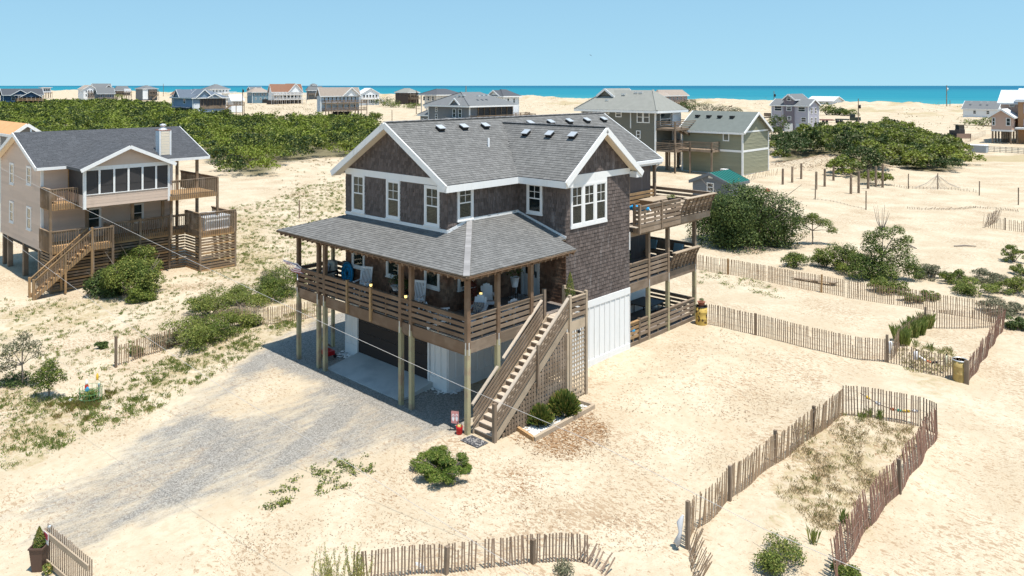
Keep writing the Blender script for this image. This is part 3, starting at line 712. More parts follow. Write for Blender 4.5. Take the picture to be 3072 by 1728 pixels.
# roof vents: white lidded boxes set on the slope
def vent(F, s, t):
    v = group_part('roof_vent', HZ, F.p(s, t))
    mb = MB(); q = lambda a, b, d: F.p(s + a, t + b, d)
    mb.prism([q(-.17, -.16, 0), q(.17, -.16, 0), q(.17, .16, 0), q(-.17, .16, 0)], F.n * .16); mb.build('vent_base', BLACK, v)
    mb = MB(); mb.prism([q(-.19, -.17, .17), q(.19, -.17, .17), q(.19, .19, .13), q(-.19, .19, .13)], F.n * .03); mb.build('vent_lid', METAL, v)
vt = [z1c for z1c in ((1280, 383), (1361, 378), (1435, 375), (1575, 367), (1633, 364), (1687, 361), (1739, 357), (1788, 355))]
tv = inF(F1, (vx(10.93), 5, 10.93))[1]
for i, y in enumerate((4.15, 5.65, 7.1, 10.45, 12.1, 13.7, 15.3, 16.9)): vent(F1, y - y0, tv)
tv3 = inF(F3, (0, yc - .62, zgb - pg * .62))[1]
for xx in (-4.25, -2.75, -1.35): vent(F3, inF(F3, (xx, yc, zgb))[0], tv3)
mb = MB(); pv = F1.p(6.0 - y0, 2.35); mb.tube([pv - Vector((0, 0, .1)), pv + Vector((0, 0, .42))], .05, 8); mb.build('vent_pipe', PLWHITE, HZ)

# ---- porch: rafter tails, posts, rails, floor
for i in range(34):
    x = xW + .3 + i * (xE - xW - .6) / 33
    mb = MB(); mb.prism([(x - .03, ye + .02, zE - .06), (x - .03, ye + .06, zE - .24), (x - .03, ye + .72, zE - .10), (x - .03, ye + .72, zE + .08)], (.06, 0, 0)); mb.build('rafter_tail', BRN, HZ)
for i in range(17):
    y = ye + .45 + i * (6.0 - ye - .6) / 16
    mb = MB(); mb.prism([(xE - .02, y - .03, zE - .06), (xE - .06, y - .03, zE - .24), (xE - .72, y - .03, zE - .10), (xE - .72, y - .03, zE + .08)], (0, .06, 0)); mb.build('rafter_tail', BRN, HZ)
bx('porch_fascia', BRN, HZ, xW, xE - .02, ye + .0, ye + .02, zE - .11, zE - .04); bx('porch_fascia', BRN, HZ, xE - .02, xE, ye + .03, 5.9, zE - .11, zE - .04)
bx('porch_beam', BRN, HZ, -12.0, .1, .02, .16, 5.72, 5.95); bx('porch_beam', BRN, HZ, -.06, .08, .16, 5.9, 5.72, 5.95)
XP = [-11.59, -9.88, -9.37, -3.89, -3.23, 0.02]
PW = .17
def post(x, y, z0, z1, m, w=PW, name='post'): return bx(name, m, HZ, x - w / 2, x + w / 2, y - w / 2, y + w / 2, z0, z1)
spots = [(x, .06) for x in XP] + [(.02, 1.66), (.02, 3.60)]
for x, y in spots:
    post(x, y, -.4, 3.18, GRNW, name='lower_post'); post(x, y, 3.18, 5.75, BRN, name='upper_post')
    bx('strap', METAL, HZ, x - .03, x + .02, y - PW / 2 - .012, y - PW / 2 - .002, 2.95, 3.42)
    if x > -.1: bx('strap', METAL, HZ, x + PW / 2 + .002, x + PW / 2 + .012, y - .03, y + .02, 2.95, 3.42)
for (a, b) in zip(XP, XP[1:]):
    bx('rim_board', BRN, HZ, a + PW / 2, b - PW / 2, .02, .065, 2.98, 3.40); bx('rim_board', BRN, HZ, a + PW / 2, b - PW / 2, .07, .11, 2.90, 3.16)
YP = [.06, 1.66, 3.60, 4.46]
for (a, b) in zip(YP, YP[1:]): bx('rim_board', GRYB, HZ, .0, .045, a + PW / 2, b - PW / 2, 2.98, 3.40)
bx('rim_board', BRN, HZ, -11.68, -11.63, .1, yw + .1, 2.98, 3.40)
rows = [4.28, 4.06, 3.84, 3.62]
XI = [-11.59, -9.88, -9.37, -7.55, -5.85, -3.89, -3.23, .02]
for (a, b) in zip(XI, XI[1:]):
    for k, z in enumerate(rows):
        bx('rail_board', BRN, HZ, a + .08, b - .08, -.02, .02, z - .068, z + .068)
    bx('rail_cap', BRN, HZ, a + .08, b - .08, -.05, .10, z and 4.355, 4.39)
    if b - a > 1.2:
        xm_ = (a + b) / 2; bx('rail_stud', BRN, HZ, xm_ - .045, xm_ + .045, .022, .055, 3.45, 4.35)
for x in (-7.55, -5.85): bx('rail_post', TANW, HZ, x - .06, x + .06, -.06, .06, 3.0, 4.45)
YI = [.06, 1.66, 3.60, 4.40]
for (a, b) in zip(YI, YI[1:]):
    for z in rows: bx('rail_board', GRYB, HZ, .0, .04, a + .085, b - .085, z - .068, z + .068)
    bx('rail_cap', GRYB, HZ, -.05, .07, a + .085, b - .085, 4.355, 4.39)
    bx('rail_stud', GRYB, HZ, -.06, -.003, (a + b) / 2 - .045, (a + b) / 2 + .045, 3.45, 4.35)
bx('rail_post', GRYB, HZ, -.04, .09, 4.36, 4.49, 3.0, 4.58)
for z in rows:
    bx('rail_board', BRN, HZ, -11.62, -11.58, .15, 1.94, z - .068, z + .068); bx('rail_board', BRN, HZ, -11.57, -10.7, 1.95, 1.99, z - .068, z + .068)
bx('rail_cap', BRN, HZ, -11.68, -11.54, .15, 2.04, 4.355, 4.39); bx('rail_cap', BRN, HZ, -11.54, -10.6, 1.90, 2.04, 4.355, 4.39)
bx('rail_post', BRN, HZ, -10.68, -10.54, 1.88, 2.02, 3.4, 4.5); post(-11.6, 1.97, 0, 5.8, GRNW, .14)
n = 13
for i in range(n):
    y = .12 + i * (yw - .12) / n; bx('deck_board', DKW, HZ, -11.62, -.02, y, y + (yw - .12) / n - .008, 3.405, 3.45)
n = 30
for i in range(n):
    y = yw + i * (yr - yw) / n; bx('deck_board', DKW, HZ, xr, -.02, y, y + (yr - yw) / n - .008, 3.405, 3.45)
# landing and staircase
ST = group_part('staircase', HZ, (.7, 2.4, 0))
sx0, sx1 = .14, 1.16
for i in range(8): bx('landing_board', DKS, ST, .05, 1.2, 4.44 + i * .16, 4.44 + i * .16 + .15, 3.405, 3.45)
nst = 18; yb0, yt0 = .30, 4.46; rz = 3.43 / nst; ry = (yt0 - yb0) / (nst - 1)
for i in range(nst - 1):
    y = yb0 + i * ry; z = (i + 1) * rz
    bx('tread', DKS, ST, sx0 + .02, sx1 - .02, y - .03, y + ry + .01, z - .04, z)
    bx('riser', GRYB, ST, sx0 + .02, sx1 - .02, y + .0, y + .02, z - rz, z - .042)
bx('riser', GRYB, ST, sx0 + .02, sx1 - .02, yt0, yt0 + .02, 3.43 - rz, 3.40)
sl = rz / ry
def slope_board(name, m, x0, x1, ya, yb_, zoff, h):
    mb = MB(); za = (ya - yb0) * sl + zoff; zb = (yb_ - yb0) * sl + zoff
    mb.prism([(x0, ya, za - h / 2), (x0, yb_, zb - h / 2), (x0, yb_, zb + h / 2), (x0, ya, za + h / 2)], (x1 - x0, 0, 0)); return mb.build(name, m, ST)
for x in (sx0 - .02, sx1):
    slope_board('stringer', GRYW, x, x + .045, yb0 - .08, yt0 + .1, .06, .36)
    for k in range(4): slope_board('stair_rail_board', GRYB, x + .047, x + .08, yb0 + (.05 if x > 1 else -.1), yt0 + (.1 if x > 1 else -.3), .40 + k * .185, .115)
slope_board('handrail', DKS, sx1 - .03, sx1 + .10, yb0 + .05, yt0 + .15, 1.06, .055)
slope_board('handrail', DKS, sx0 - .08, sx0 + .05, yb0 - .1, yt0 - 2.9, 1.17, .055); slope_board('handrail', DKS, sx0 - .08, sx0 + .05, yt0 - 2.6, yt0 - .3, 1.17, .055)
bx('newel_post', GRYB, ST, sx1 + .0, sx1 + .13, yb0 - .10, yb0 + .03, -.2, 1.42)
bx('rail_post', GRYB, ST, sx1 + .082, sx1 + .17, 2.55, 2.63, 1.4, 3.0)
for y in (4.62, 5.68): bx('landing_post', GRYW, ST, 1.17, 1.29, y - .06, y + .06, -.2, 4.5)
bx('landing_post', GRYW, ST, .0, .12, 5.63, 5.75, -.2, 4.5)
for z in rows:
    bx('rail_board', GRYB, ST, 1.24, 1.28, 4.69, 5.61, z - .068, z + .068); bx('rail_board', GRYB, ST, .13, 1.16, 5.68, 5.72, z - .068, z + .068)
bx('rail_cap', GRYW, ST, 1.18, 1.30, 4.69, 5.61, 4.355, 4.39); bx('rail_cap', GRYW, ST, .13, 1.16, 5.63, 5.75, 4.355, 4.39)
bx('rim_board', GRYW, ST, 1.20, 1.25, 4.69, 5.61, 3.02, 3.40)
# lattice under the stair and the landing: every lath its own strip
def lath_under(y): return (y - yb0) * sl - .16
y = .75
while y < 4.6:
    zt = min(lath_under(y), 3.0)
    if zt > .15: bx('lattice_lath', GRYB, ST, 1.213, 1.225, y - .05, y + .05, -.05, zt)
    y += .158
z = .12
while z < 2.95:
    ys_ = yb0 + (z + .16) / sl
    if ys_ < 4.45: bx('lattice_lath', GRYB, ST, 1.20, 1.212, max(ys_, .7), 4.56, z - .045, z + .045)
    z += .165
bx('lattice_post', GRYW, ST, 1.13, 1.26, 4.42, 4.55, -.1, 3.0)
for i in range(6): bx('lattice_lath', GRYW, ST, 1.20, 1.212, 4.74 + i * .168, 4.81 + i * .168, .0, 3.0)
for i in range(17): bx('lattice_lath', GRYW, ST, 1.213, 1.225, 4.68, 5.62, .08 + i * .172, .15 + i * .172)
tag(HZ)
# ---- decks on the right
DK = group_part('side_decks', HZ, (-2.5, 14.5, .3))
def rails(xa, ya, yb_, z, m, nrow=4, studs=3, cap=True, top=1.0):
    for k in range(nrow): bx('rail_board', m, DK, xa - .02, xa + .02, ya, yb_, z + top - .07 - k * .215 - .068, z + top - .07 - k * .215 + .068)
    if cap: bx('rail_cap', m, DK, xa - .07, xa + .06, ya, yb_, z + top, z + top + .035)
    for i in range(studs):
        y = ya + (yb_ - ya) * (i + .5) / studs; bx('rail_stud', m, DK, xa - .075, xa - .022, y - .045, y + .045, z, z + top)
def rails_x(ya, xa, xb, z, m, nrow=4, top=1.0, cap=True):
    for k in range(nrow): bx('rail_board', m, DK, xa, xb, ya - .02, ya + .02, z + top - .07 - k * .215 - .068, z + top - .07 - k * .215 + .068)
    if cap: bx('rail_cap', m, DK, xa, xb, ya - .07, ya + .07, z + top, z + top + .035)
def bench(xa, ya, yb_, z, m):
    """slatted bench back that flares out over the deck edge on curved ribs"""
    n = 8
    for i in range(n):
        y = ya + (yb_ - ya) * i / (n - 1); mb = MB()
        mb.prism([(xa - .02, y - .02, z - .28), (xa + .10, y - .02, z + .15), (xa + .20, y - .02, z + .55), (xa + .42, y - .02, z + 1.0), (xa + .34, y - .02, z + 1.0), (xa + .10, y - .02, z + .55), (xa - .0, y - .02, z + .12), (xa - .1, y - .02, z - .28)], (0, .04, 0)); mb.build('bench_rib', m, DK)
    for k in range(4):
        f = k / 3.0; mb = MB(); x0 = xa - .02 + .30 * f; zz = z + .18 + .72 * f
        beam('bench_slat', GRYB, DK, (x0 - .0, ya, zz), (x0 - .0, yb_, zz), .03, .19, (.35, 0, 1))
    bx('rail_cap', GRYW, DK, xa + .22, xa + .46, ya - .05, yb_ + .05, z + 1.0, z + 1.04)
    bx('bench_seat', m, DK, xa - .55, xa - .05, ya, yb_, z + .42, z + .47)
    for y in (ya + .1, (ya + yb_) / 2, yb_ - .1): bx('bench_leg', m, DK, xa - .5, xa - .1, y - .03, y + .03, z, z + .42)
xu = .03
for i in range(37):
    x = xu - .03 - (i + 1) * .155
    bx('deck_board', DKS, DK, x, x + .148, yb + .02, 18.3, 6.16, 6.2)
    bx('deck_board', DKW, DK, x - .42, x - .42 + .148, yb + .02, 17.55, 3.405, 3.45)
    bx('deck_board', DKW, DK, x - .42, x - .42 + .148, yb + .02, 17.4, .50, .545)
bx('rim_board', GRYB, DK, xu - .05, xu, 11.42, 18.3, 5.88, 6.2); bx('rim_board', GRYB, DK, x2 + .05, xu - .05, 11.42, 11.46, 5.88, 6.2)
bx('rim_board', GRYB, DK, -5.6, xu - .05, 18.26, 18.3, 5.88, 6.2); bx('deck_beam', GRYB, DK, -.52, -.38, yb + .03, 18.2, 5.66, 5.88)
bx('soffit', GRYB, DK, -5.6, xu - .06, 11.46, 18.2, 6.10, 6.13)
bx('rim_board', GRYB, DK, -.42, -.37, yb + .02, 17.5, 2.98, 3.4); bx('rim_board', GRYB, DK, -5.6, -.42, 17.5, 17.55, 2.98, 3.4)
bx('rim_board', GRYB, DK, -.42, -.37, yb + .02, 17.4, .30, .54)
for i in range(8): bx('joist', GRYB, DK, -5.6, -.44, 11.3 + i * .85, 11.35 + i * .85, 3.1, 3.40)
for y in (12.9, 14.72, 17.42):
    bx('lower_post', GRNW, DK, -.53, -.37 + .02, y - .08, y + .08, -.3, 3.0); bx('upper_post', GRYB, DK, -.53, -.35, y - .08, y + .08, 3.0, 5.66)
    bx('strap', METAL, DK, -.348, -.338, y - .03, y + .02, 2.9, 3.35)
    bx('lower_post', GRNW, DK, -4.6, -4.44, y - .08, y + .08, -.3, 5.9)
for y in (11.46, 13.42): bx('rail_post', GRYB, DK, xu - .06, xu + .05, y - .06, y + .06, 5.86, 7.28)
bx('rail_post', GRYB, DK, x2 + .02, x2 + .13, 11.41, 11.52, 5.86, 7.28)
rails(xu, 11.53, 13.35, 6.15, GRYB, 5, 2); rails(xu, 13.49, 15.2, 6.15, GRYB, 5, 2); rails_x(11.46, x2 + .14, xu - .07, 6.15, GRYB, 5, cap=False)
bench(xu - .05, 15.25, 18.25, 6.15, GRYB); rails_x(18.27, -5.6, xu, 6.15, GRYB, 5, 1.02)
rails(-.40, yb + .05, 12.8, 3.35, GRYB, 4, 1); rails(-.40, 13.0, 14.62, 3.35, GRYB, 4, 1); bench(-.45, 14.85, 17.35, 3.35, GRYB); rails_x(17.52, -5.6, -.42, 3.4, GRYB, 4)
rails(-.40, yb + .05, 12.0, .5, TANW, 4, 1); rails(-.40, 12.12, 12.82, .5, GRYB, 4, 0); rails(-.40, 13.0, 14.62, .5, GRYB, 4, 1); rails(-.40, 14.82, 17.33, .5, GRYB, 4, 1)
bx('rail_post', GRYB, DK, -.47, -.35, 12.0, 12.12, .1, 1.6); rails_x(17.37, -5.6, -.42, .5, GRYB, 4)
# screened room under the rear eave
for y in (11.75, 13.3, 15.0, 17.6): bx('screen_post', GRYB, DK, -3.15, -3.0, y - .07, y + .07, 6.2, 8.7)
for y0_, y1_ in ((11.82, 13.23), (13.37, 14.93), (15.07, 17.53)):
    for k in range(4): bx('rail_board', TANW, DK, -3.1, -3.06, y0_, y1_, 6.35 + k * .21, 6.49 + k * .21)
bx('screen_sheet', SCREEN, DK, -3.45, -3.44, 13.4, 14.9, 6.3, 8.6); bx('porch_back_wall', DARK, DK, -6.0, -5.9, yb, 17.2, 6.2, 8.9)
# front door under the porch
DR = group_part('front_door', HZ, (-2.4, yr, zd))
DPAINT = mat('pale_blue_door', (.62, .66, .68), .5, namp=.03)
fbx('door_casing', WHITE, DR, FC, .22, .34, zd, 5.75, 0, .05); fbx('door_casing', WHITE, DR, FC, 1.20, 1.32, zd, 5.75, 0, .05); fbx('door_casing', WHITE, DR, FC, .34, 1.20, 5.62, 5.75, 0, .05)
fbx('door_leaf', DPAINT, DR, FC, .34, 1.20, zd + .02, 5.62, 0, .03); fbx('pane', GLASS, DR, FC, .50, 1.04, 4.45, 5.45, .03, .036); fbx('backing', DARK, DR, FC, .50, 1.04, 4.45, 5.45, .028, .0305)
for t0_, t1_ in ((3.65, 4.3),):
    fbx('door_panel', DPAINT, DR, FC, .50, 1.04, t0_, t1_, .03, .042)
fbx('handle', BLACK, DR, FC, 1.10, 1.16, 4.35, 4.62, .03, .07)
# ------------------------------------------------------------------ the tan neighbour house
def bxp(par): return lambda name, m, x0, x1, y0, y1, z0, z1: bx(name, m, par, x0, x1, y0, y1, z0, z1)
TH_ = thing('tan_house', 'tan two storey lap sided house with charcoal roof, screened porch and golden wooden stairs', 'house', (-40, 0, 0))
B = bxp(TH_)
hx0, hx1, hy0, hy1 = -44.8, -35.4, -4.2, 4.2
zb_, zt_, zrg = 2.3, 7.75, 9.78; hxm = (hx0 + hx1) / 2
pt_ = (zrg - zt_) / (hx1 - hxm + .5)
mb = MB(); mb.prism([(hx0, hy0, zb_), (hx1, hy0, zb_), (hx1, hy0, zt_), (hxm, hy0, zrg - .12), (hx0, hy0, zt_)], (0, hy1 - hy0, 0)); mb.build('wall', PEACH, TH_)
G1 = Fr((hx0, hy0, 0), (1, 0, 0), (0, -1, 0)); G2 = Fr((hx1, hy0, 0), (0, 1, 0), (1, 0, 0)); wg = hx1 - hx0
wins1 = [(2.35, 3.35, 6.05, 7.55), (6.35, 7.35, 6.35, 7.6), (2.3, 3.3, 3.35, 4.85), (6.35, 7.35, 3.35, 4.9)]
wins2 = [(2.6, 3.6, 3.3, 4.75), (5.5, 6.4, 3.35, 4.75)]
slider = (1.55, 2.9, 5.35, 7.5)
t1 = courses(G1, [(0, zb_), (wg, zb_), (wg, zt_ - .1), (wg / 2, zrg - .3), (0, zt_ - .1)], .20, 2.5, 4.5, .028, wins1)
t1 += courses(G2, [(0, zb_), (hy1 - hy0, zb_), (hy1 - hy0, zt_), (0, zt_)], .20, 2.5, 4.2, .028, wins2 + [slider])
lay(t1, 'siding_board', PEACH, TH_, 200, .004)
for a, b, c, d in wins1: window(TH_, G1, a, b, c, d, grid=None, blind=False, proud=.06)
for a, b, c, d in wins2: window(TH_, G2, a, b, c, d, grid=None, blind=True, proud=.06)
window(TH_, G2, *slider, grid=(2, 1), blind=False, sash=False, frame=TANW, proud=.06, name='sliding_door', topgrid=False)
B('corner_board', WHITE, hx1 - .02, hx1 + .05, hy0 - .05, hy0 + .12, zb_, zt_); B('corner_board', WHITE, hx0 - .05, hx0 + .12, hy0 - .05, hy0, zb_, zt_); B('corner_board', WHITE, hx1 - .02, hx1 + .05, hy1 - .12, hy1 + .04, zb_, zt_)
rx1 = hx1 + .5; rx0 = hx0 - .5; ry0, ry1 = hy0 - .42, 6.75; re = zrg - pt_ * (rx1 - hxm)
T1 = [(rx1, ry0, re), (rx1, ry1, re), (hxm, ry1, zrg), (hxm, ry0, zrg)]; T2 = [(rx0, ry1, re), (rx0, ry0, re), (hxm, ry0, zrg), (hxm, ry1, zrg)]
gx1 = -32.1; gyc = .08; gyh = 3.0; gz = 9.06; ge = 7.72; gp_ = (gz - ge) / gyh; gback = -38.6
T3 = [(gback, gyc - gyh, ge), (gx1, gyc - gyh, ge), (gx1, gyc, gz), (gback, gyc, gz)]; T4 = [(gback, gyc + gyh, ge), (gx1, gyc + gyh, ge), (gx1, gyc, gz), (gback, gyc, gz)]
for R in (T1, T2, T3, T4): roof_slab(R, .14).build('roof', ROOFB, TH_)
tmain = lambda x: zrg - pt_ * abs(x - hxm)
kt = lambda F, s, t: not (lambda p: gyc - gyh < p.y < gyc + gyh and gz - gp_ * abs(p.y - gyc) > p.z + .02 and p.x > gback)(F.p(s, t))
kg = lambda F, s, t: (lambda p: p.x > rx1 or tmain(p.x) < p.z + .02)(F.p(s, t))
tt = []
for R, k in ((T1, kt), (T3, kg), (T4, kg)):
    F = roof_frame(R[0], R[1], R[2]); tt += courses(F, [inF(F, p) for p in R], .15, .24, .36, .016, keep=k)
lay(tt, 'roof_shingle', TANROOF, TH_, 300, .01)
def hbeam(name, m, p, q, w, h): beam(name, m, TH_, p, q, w, h)
for sx in (1, -1):
    xa = hxm + sx * (rx1 - hxm); hbeam('barge_board', WHITE, (hxm, ry0 - .03, zrg - .12), (xa, ry0 - .03, re - .13), .05, .25)
    hbeam('barge_soffit', CREAM, (hxm, hy0 - .21, zrg - .22), (xa, hy0 - .21, re - .22), .36, .03)
    hbeam('barge_board', WHITE, (hxm, ry1 + .03, zrg - .12), (xa, ry1 + .03, re - .13), .05, .25)
for sy in (1, -1): hbeam('barge_board', WHITE, (gx1 + .03, gyc, gz - .1), (gx1 + .03, gyc + sy * gyh, ge - .12), .05, .22)
B('gutter', WHITE, rx1 - .02, rx1 + .1, ry0, gyc - gyh, re - .2, re - .02); B('gutter', WHITE, rx1 - .02, rx1 + .1, gyc + gyh, ry1, re - .2, re - .02)
B('soffit', WHITE, hx1, rx1 - .03, ry0 + .1, ry1, re - .19, re - .15)
# chimney
CH = group_part('chimney', TH_, (-35.8, 3.75, 8.2)); cx0, cx1, cy0, cy1 = -36.25, -35.45, 3.36, 4.12
bx('chimney_core', WHITE, CH, cx0 + .02, cx1 - .02, cy0 + .02, cy1 - .02, 7.9, 9.75)
for i in range(9):
    z = 8.0 + i * .19; bx('chimney_board', CREAM, CH, cx1 - .02, cx1 + .012, cy0 + .08, cy1 - .08, z, z + .165); bx('chimney_board', WHITE, CH, cx0 + .08, cx1 - .08, cy0 - .012, cy0 + .02, z, z + .165)
for y in (cy0, cy1): bx('chimney_corner', WHITE, CH, cx1 - .03, cx1 + .02, y - .05, y + .05, 7.9, 9.75)
bx('chimney_cap', TERRA, CH, cx0 - .03, cx1 + .03, cy0 - .03, cy1 + .03, 9.75, 9.79)
mb = MB(); mb.lathe([(.32, 9.79), (.2, 9.9), (.13, 9.95), (.13, 10.05), (.22, 10.06), (.22, 10.16), (.1, 10.22)], 12, (-35.85, 3.74, 0)); mb.build('flue', METAL, CH)
mb = MB(); mb.tube([(-40.6, -3.4, 9.5), (-40.6, -3.4, 9.95)], .06, 8); mb.build('vent_pipe', METAL, TH_)
# screened porch
sx = -32.5; sy0, sy1 = -2.58, 2.78; ARM = Fr((sx, sy0, 0), (0, 1, 0), (1, 0, 0)); L = sy1 - sy0
B('porch_floor', TANG, hx1, sx - .02, sy0, sy1, 5.12, 5.22)
for i in range(4): fbx('siding_board', PEACH, TH_, ARM, .07, L - .07, 5.2 + i * .2, 5.2 + i * .2 + .195, -.05, .01 + .004 * (i % 2))
mb = MB(); mb.prism([(sx, sy0, 7.75), (sx, sy1, 7.75), (sx, gyc, gz - .2)], (-.05, 0, 0)); mb.build('gable_wall', PEACH, TH_)
tg = courses(Fr((sx, sy0, 0), (0, 1, 0), (1, 0, 0)), [(.1, 7.78), (L - .1, 7.78), (L / 2, gz - .3)], .2, 3, 5, .02); lay(tg, 'siding_board', PEACH, TH_, 20, .003)
fbx('frieze_board', WHITE, TH_, ARM, 0, L, 7.55, 7.80, 0, .03)
for k in range(7):
    s = L * k / 6; w = .11 if k in (0, 6) else .06
    fbx('screen_mullion', WHITE, TH_, ARM, max(0, s - w), min(L, s + w), 5.1 if k in (0, 6) else 6.02, 7.55, -.02, .03)
    if k < 6: fbx('screen_panel', SCREEN, TH_, ARM, s + .1, s + L / 6 - .1, 6.02, 7.55, -.03, -.01); fbx('screen_rail', SCREEN, TH_, ARM, s + .1, s + L / 6 - .1, 6.55, 6.6, -.008, .004)
fbx('screen_sill', WHITE, TH_, ARM, .1, L - .1, 5.99, 6.03, -.02, .05)
for y in (sy0, sy1):
    s_ = -1 if y == sy0 else 1
    bx('screen_panel', SCREEN, TH_, hx1, sx - .12, y - .02, y + .01, 6.0, 7.7); bx('siding_panel', PEACH, TH_, hx1, sx - .1, y - .03, y + .03, 5.2, 6.0); bx('corner_board', WHITE, TH_, sx - .12, sx + .02, y - .06, y + .06, 5.1, 7.7)
bx('siding_board', PEACH, TH_, sx - .06, sx - .055, sy0 + .1, sy1 - .1, 5.2, 5.9)
# railings of thin square balusters
def baluster_rail(par, p, q, m, top=1.02, step=.135, cap=True, drop=.28):
    p = Vector(p); q = Vector(q); d = q - p; Ln = d.length; n = max(2, int(Ln / step)); e = d / Ln
    beam('top_rail', m, par, p + Vector((0, 0, top)), q + Vector((0, 0, top)), .14, .045)
    beam('under_rail', m, par, p + Vector((0, 0, top - .09)), q + Vector((0, 0, top - .09)), .045, .09)
    for i in range(n + 1):
        c = p + d * (i + .0) / n; c = c + Vector((e.y, -e.x, 0)) * .045
        beam('baluster', m, par, c + Vector((0, 0, -drop)), c + Vector((0, 0, top - .03)), .042, .042, (1, 0, 0))
def deck(par, x0, x1, y0, y1, z, m, mrim, along='y', edges='E'):
    n = int((x1 - x0) / .15)
    if along == 'y':
        for i in range(n): bx('deck_board', m, par, x0 + i * (x1 - x0) / n, x0 + (i + 1) * (x1 - x0) / n - .008, y0, y1, z - .04, z)
    else:
        n = int((y1 - y0) / .15)
        for i in range(n): bx('deck_board', m, par, x0, x1, y0 + i * (y1 - y0) / n, y0 + (i + 1) * (y1 - y0) / n - .008, z - .04, z)
    bx('rim_board', mrim, par, x1 + .0, x1 + .04, y0 - .04, y1 + .04, z - .33, z - .042); bx('rim_board', mrim, par, x0, x1, y0 - .04, y0, z - .33, z - .042); bx('rim_board', mrim, par, x0, x1, y1, y1 + .04, z - .33, z - .042)
UD = group_part('upper_deck', TH_, (-33, 4, 5.3))
deck(UD, hx1 + .05, -33.5, -4.2, sy0 - .05, 5.42, TANW, TANW); deck(UD, hx1 + .05, -32.35, sy1 + .06, 6.1, 5.42, TANW, TANW)
baluster_rail(UD, (-33.46, -4.2, 5.42), (-33.46, sy0 - .1, 5.42), TANG); baluster_rail(UD, (hx1 + .06, -4.22, 5.42), (-33.5, -4.22, 5.42), TANG)
baluster_rail(UD, (-32.31, sy1 + .1, 5.42), (-32.31, 6.1, 5.42), TANG); baluster_rail(UD, (-32.35, 6.14, 5.42), (hx1 - 3, 6.14, 5.42), TANG)
bx('deck_corner_post', TANG, UD, -33.54, -33.40, -4.3, -4.16, 2.4, 6.45); bx('deck_corner_post', TANG, UD, -32.4, -32.26, 6.06, 6.2, 2.4, 6.45); bx('deck_post', TANG, UD, -32.9, -32.76, sy1 + .2, sy1 + .34, 2.4, 5.1)
bx('roof_post', TANG, UD, rx1 - .35, rx1 - .18, ry1 - .9, ry1 - .72, 0, re - .2); bx('roof_post', TANG, UD, hx1 + .12, hx1 + .28, 4.4, 4.56, 0, re - .1)
bx('deck_bench', TANG, UD, hx1 + .2, -34.3, -3.9, -3.6, 5.6, 6.25)
LD = group_part('lower_deck', TH_, (-33.5, 2, 2.7))
zl_ = 2.78
deck(LD, hx1 + .05, -33.3, -4.25, -.9, zl_, TANW, TANW); deck(LD, hx1 + .05, -34.0, -.86, 4.5, zl_, TANW, TANW); deck(LD, hx1 + .05, -31.65, 4.55, 7.15, zl_, TANW, TANW)
deck(LD, -33.25, -32.45, -2.1, -.9, zl_, TANW, TANW)
baluster_rail(LD, (-33.26, -4.25, zl_), (-33.26, -2.15, zl_), TANG); baluster_rail(LD, (hx1 + .05, -4.28, zl_), (-33.3, -4.28, zl_), TANG)
baluster_rail(LD, (-32.41, -2.1, zl_), (-32.41, -.9, zl_), TANG); baluster_rail(LD, (-33.96, -.86, zl_), (-33.96, 4.5, zl_), TANG); baluster_rail(LD, (-33.9, -.86, zl_), (-32.45, -.86, zl_), TANG)
baluster_rail(LD, (-31.61, 4.55, zl_), (-31.61, 7.15, zl_), TANG, 1.3); baluster_rail(LD, (-33.9, 4.52, zl_), (-31.65, 4.52, zl_), TANG, 1.3); baluster_rail(LD, (-31.65, 7.18, zl_), (hx1, 7.18, zl_), TANG, 1.1)
for x, y in ((-33.3, -4.25), (-32.45, -2.1), (-32.45, -.9), (-33.98, 1.4), (-34.0, 3.4), (-31.65, 4.55), (-31.65, 7.12), (-33.98, -.86)): bx('deck_post', TANG, LD, x - .07, x + .07, y - .07, y + .07, -.3, zl_ + 1.1)
for y in (-1.9, .95, 3.0): bx('porch_post', TANG, LD, -34.2, -34.03, y - .09, y + .09, 2.4, 5.1)
SK = group_part('lattice_skirt', TH_, (-33, 2, 0))
def skirt(x0, y0, x1, y1, n=13, z0=.08, z1=2.42):
    for i in range(n):
        z = z0 + (z1 - z0) * i / (n - 1) + rnd.uniform(-.015, .015); beam('skirt_slat', TANG if i % 3 else TANW, SK, (x0, y0, z), (x1, y1, z), .03, .125)
skirt(-33.28, -4.2, -33.28, -.9); skirt(-33.28, -.88, -33.98, -.86); skirt(-33.98, -.84, -33.98, 4.5); skirt(-33.95, 4.53, -31.66, 4.53); skirt(-31.62, 4.55, -31.62, 7.15); skirt(hx1, -4.24, -33.3, -4.24)
skirt(-31.65, 7.18, hx1, 7.18)
TS = group_part('staircase', TH_, (-32.9, -4, 0)); n = 13; ya, yb2 = -2.15, -5.35
for i in range(n):
    y = yb2 + (ya - yb2) * i / n; z = zl_ * (i + .6) / n
    bx('tread', TANW, TS, -33.2, -32.45, y, y + .27, z - .04, z); 
def tslope(name, m, x0, x1, za, zb, h):
    mb = MB(); mb.prism([(x0, yb2 - .05, za - h / 2), (x0, ya, zb - h / 2), (x0, ya, zb + h / 2), (x0, yb2 - .05, za + h / 2)], (x1 - x0, 0, 0)); mb.build(name, m, TS)
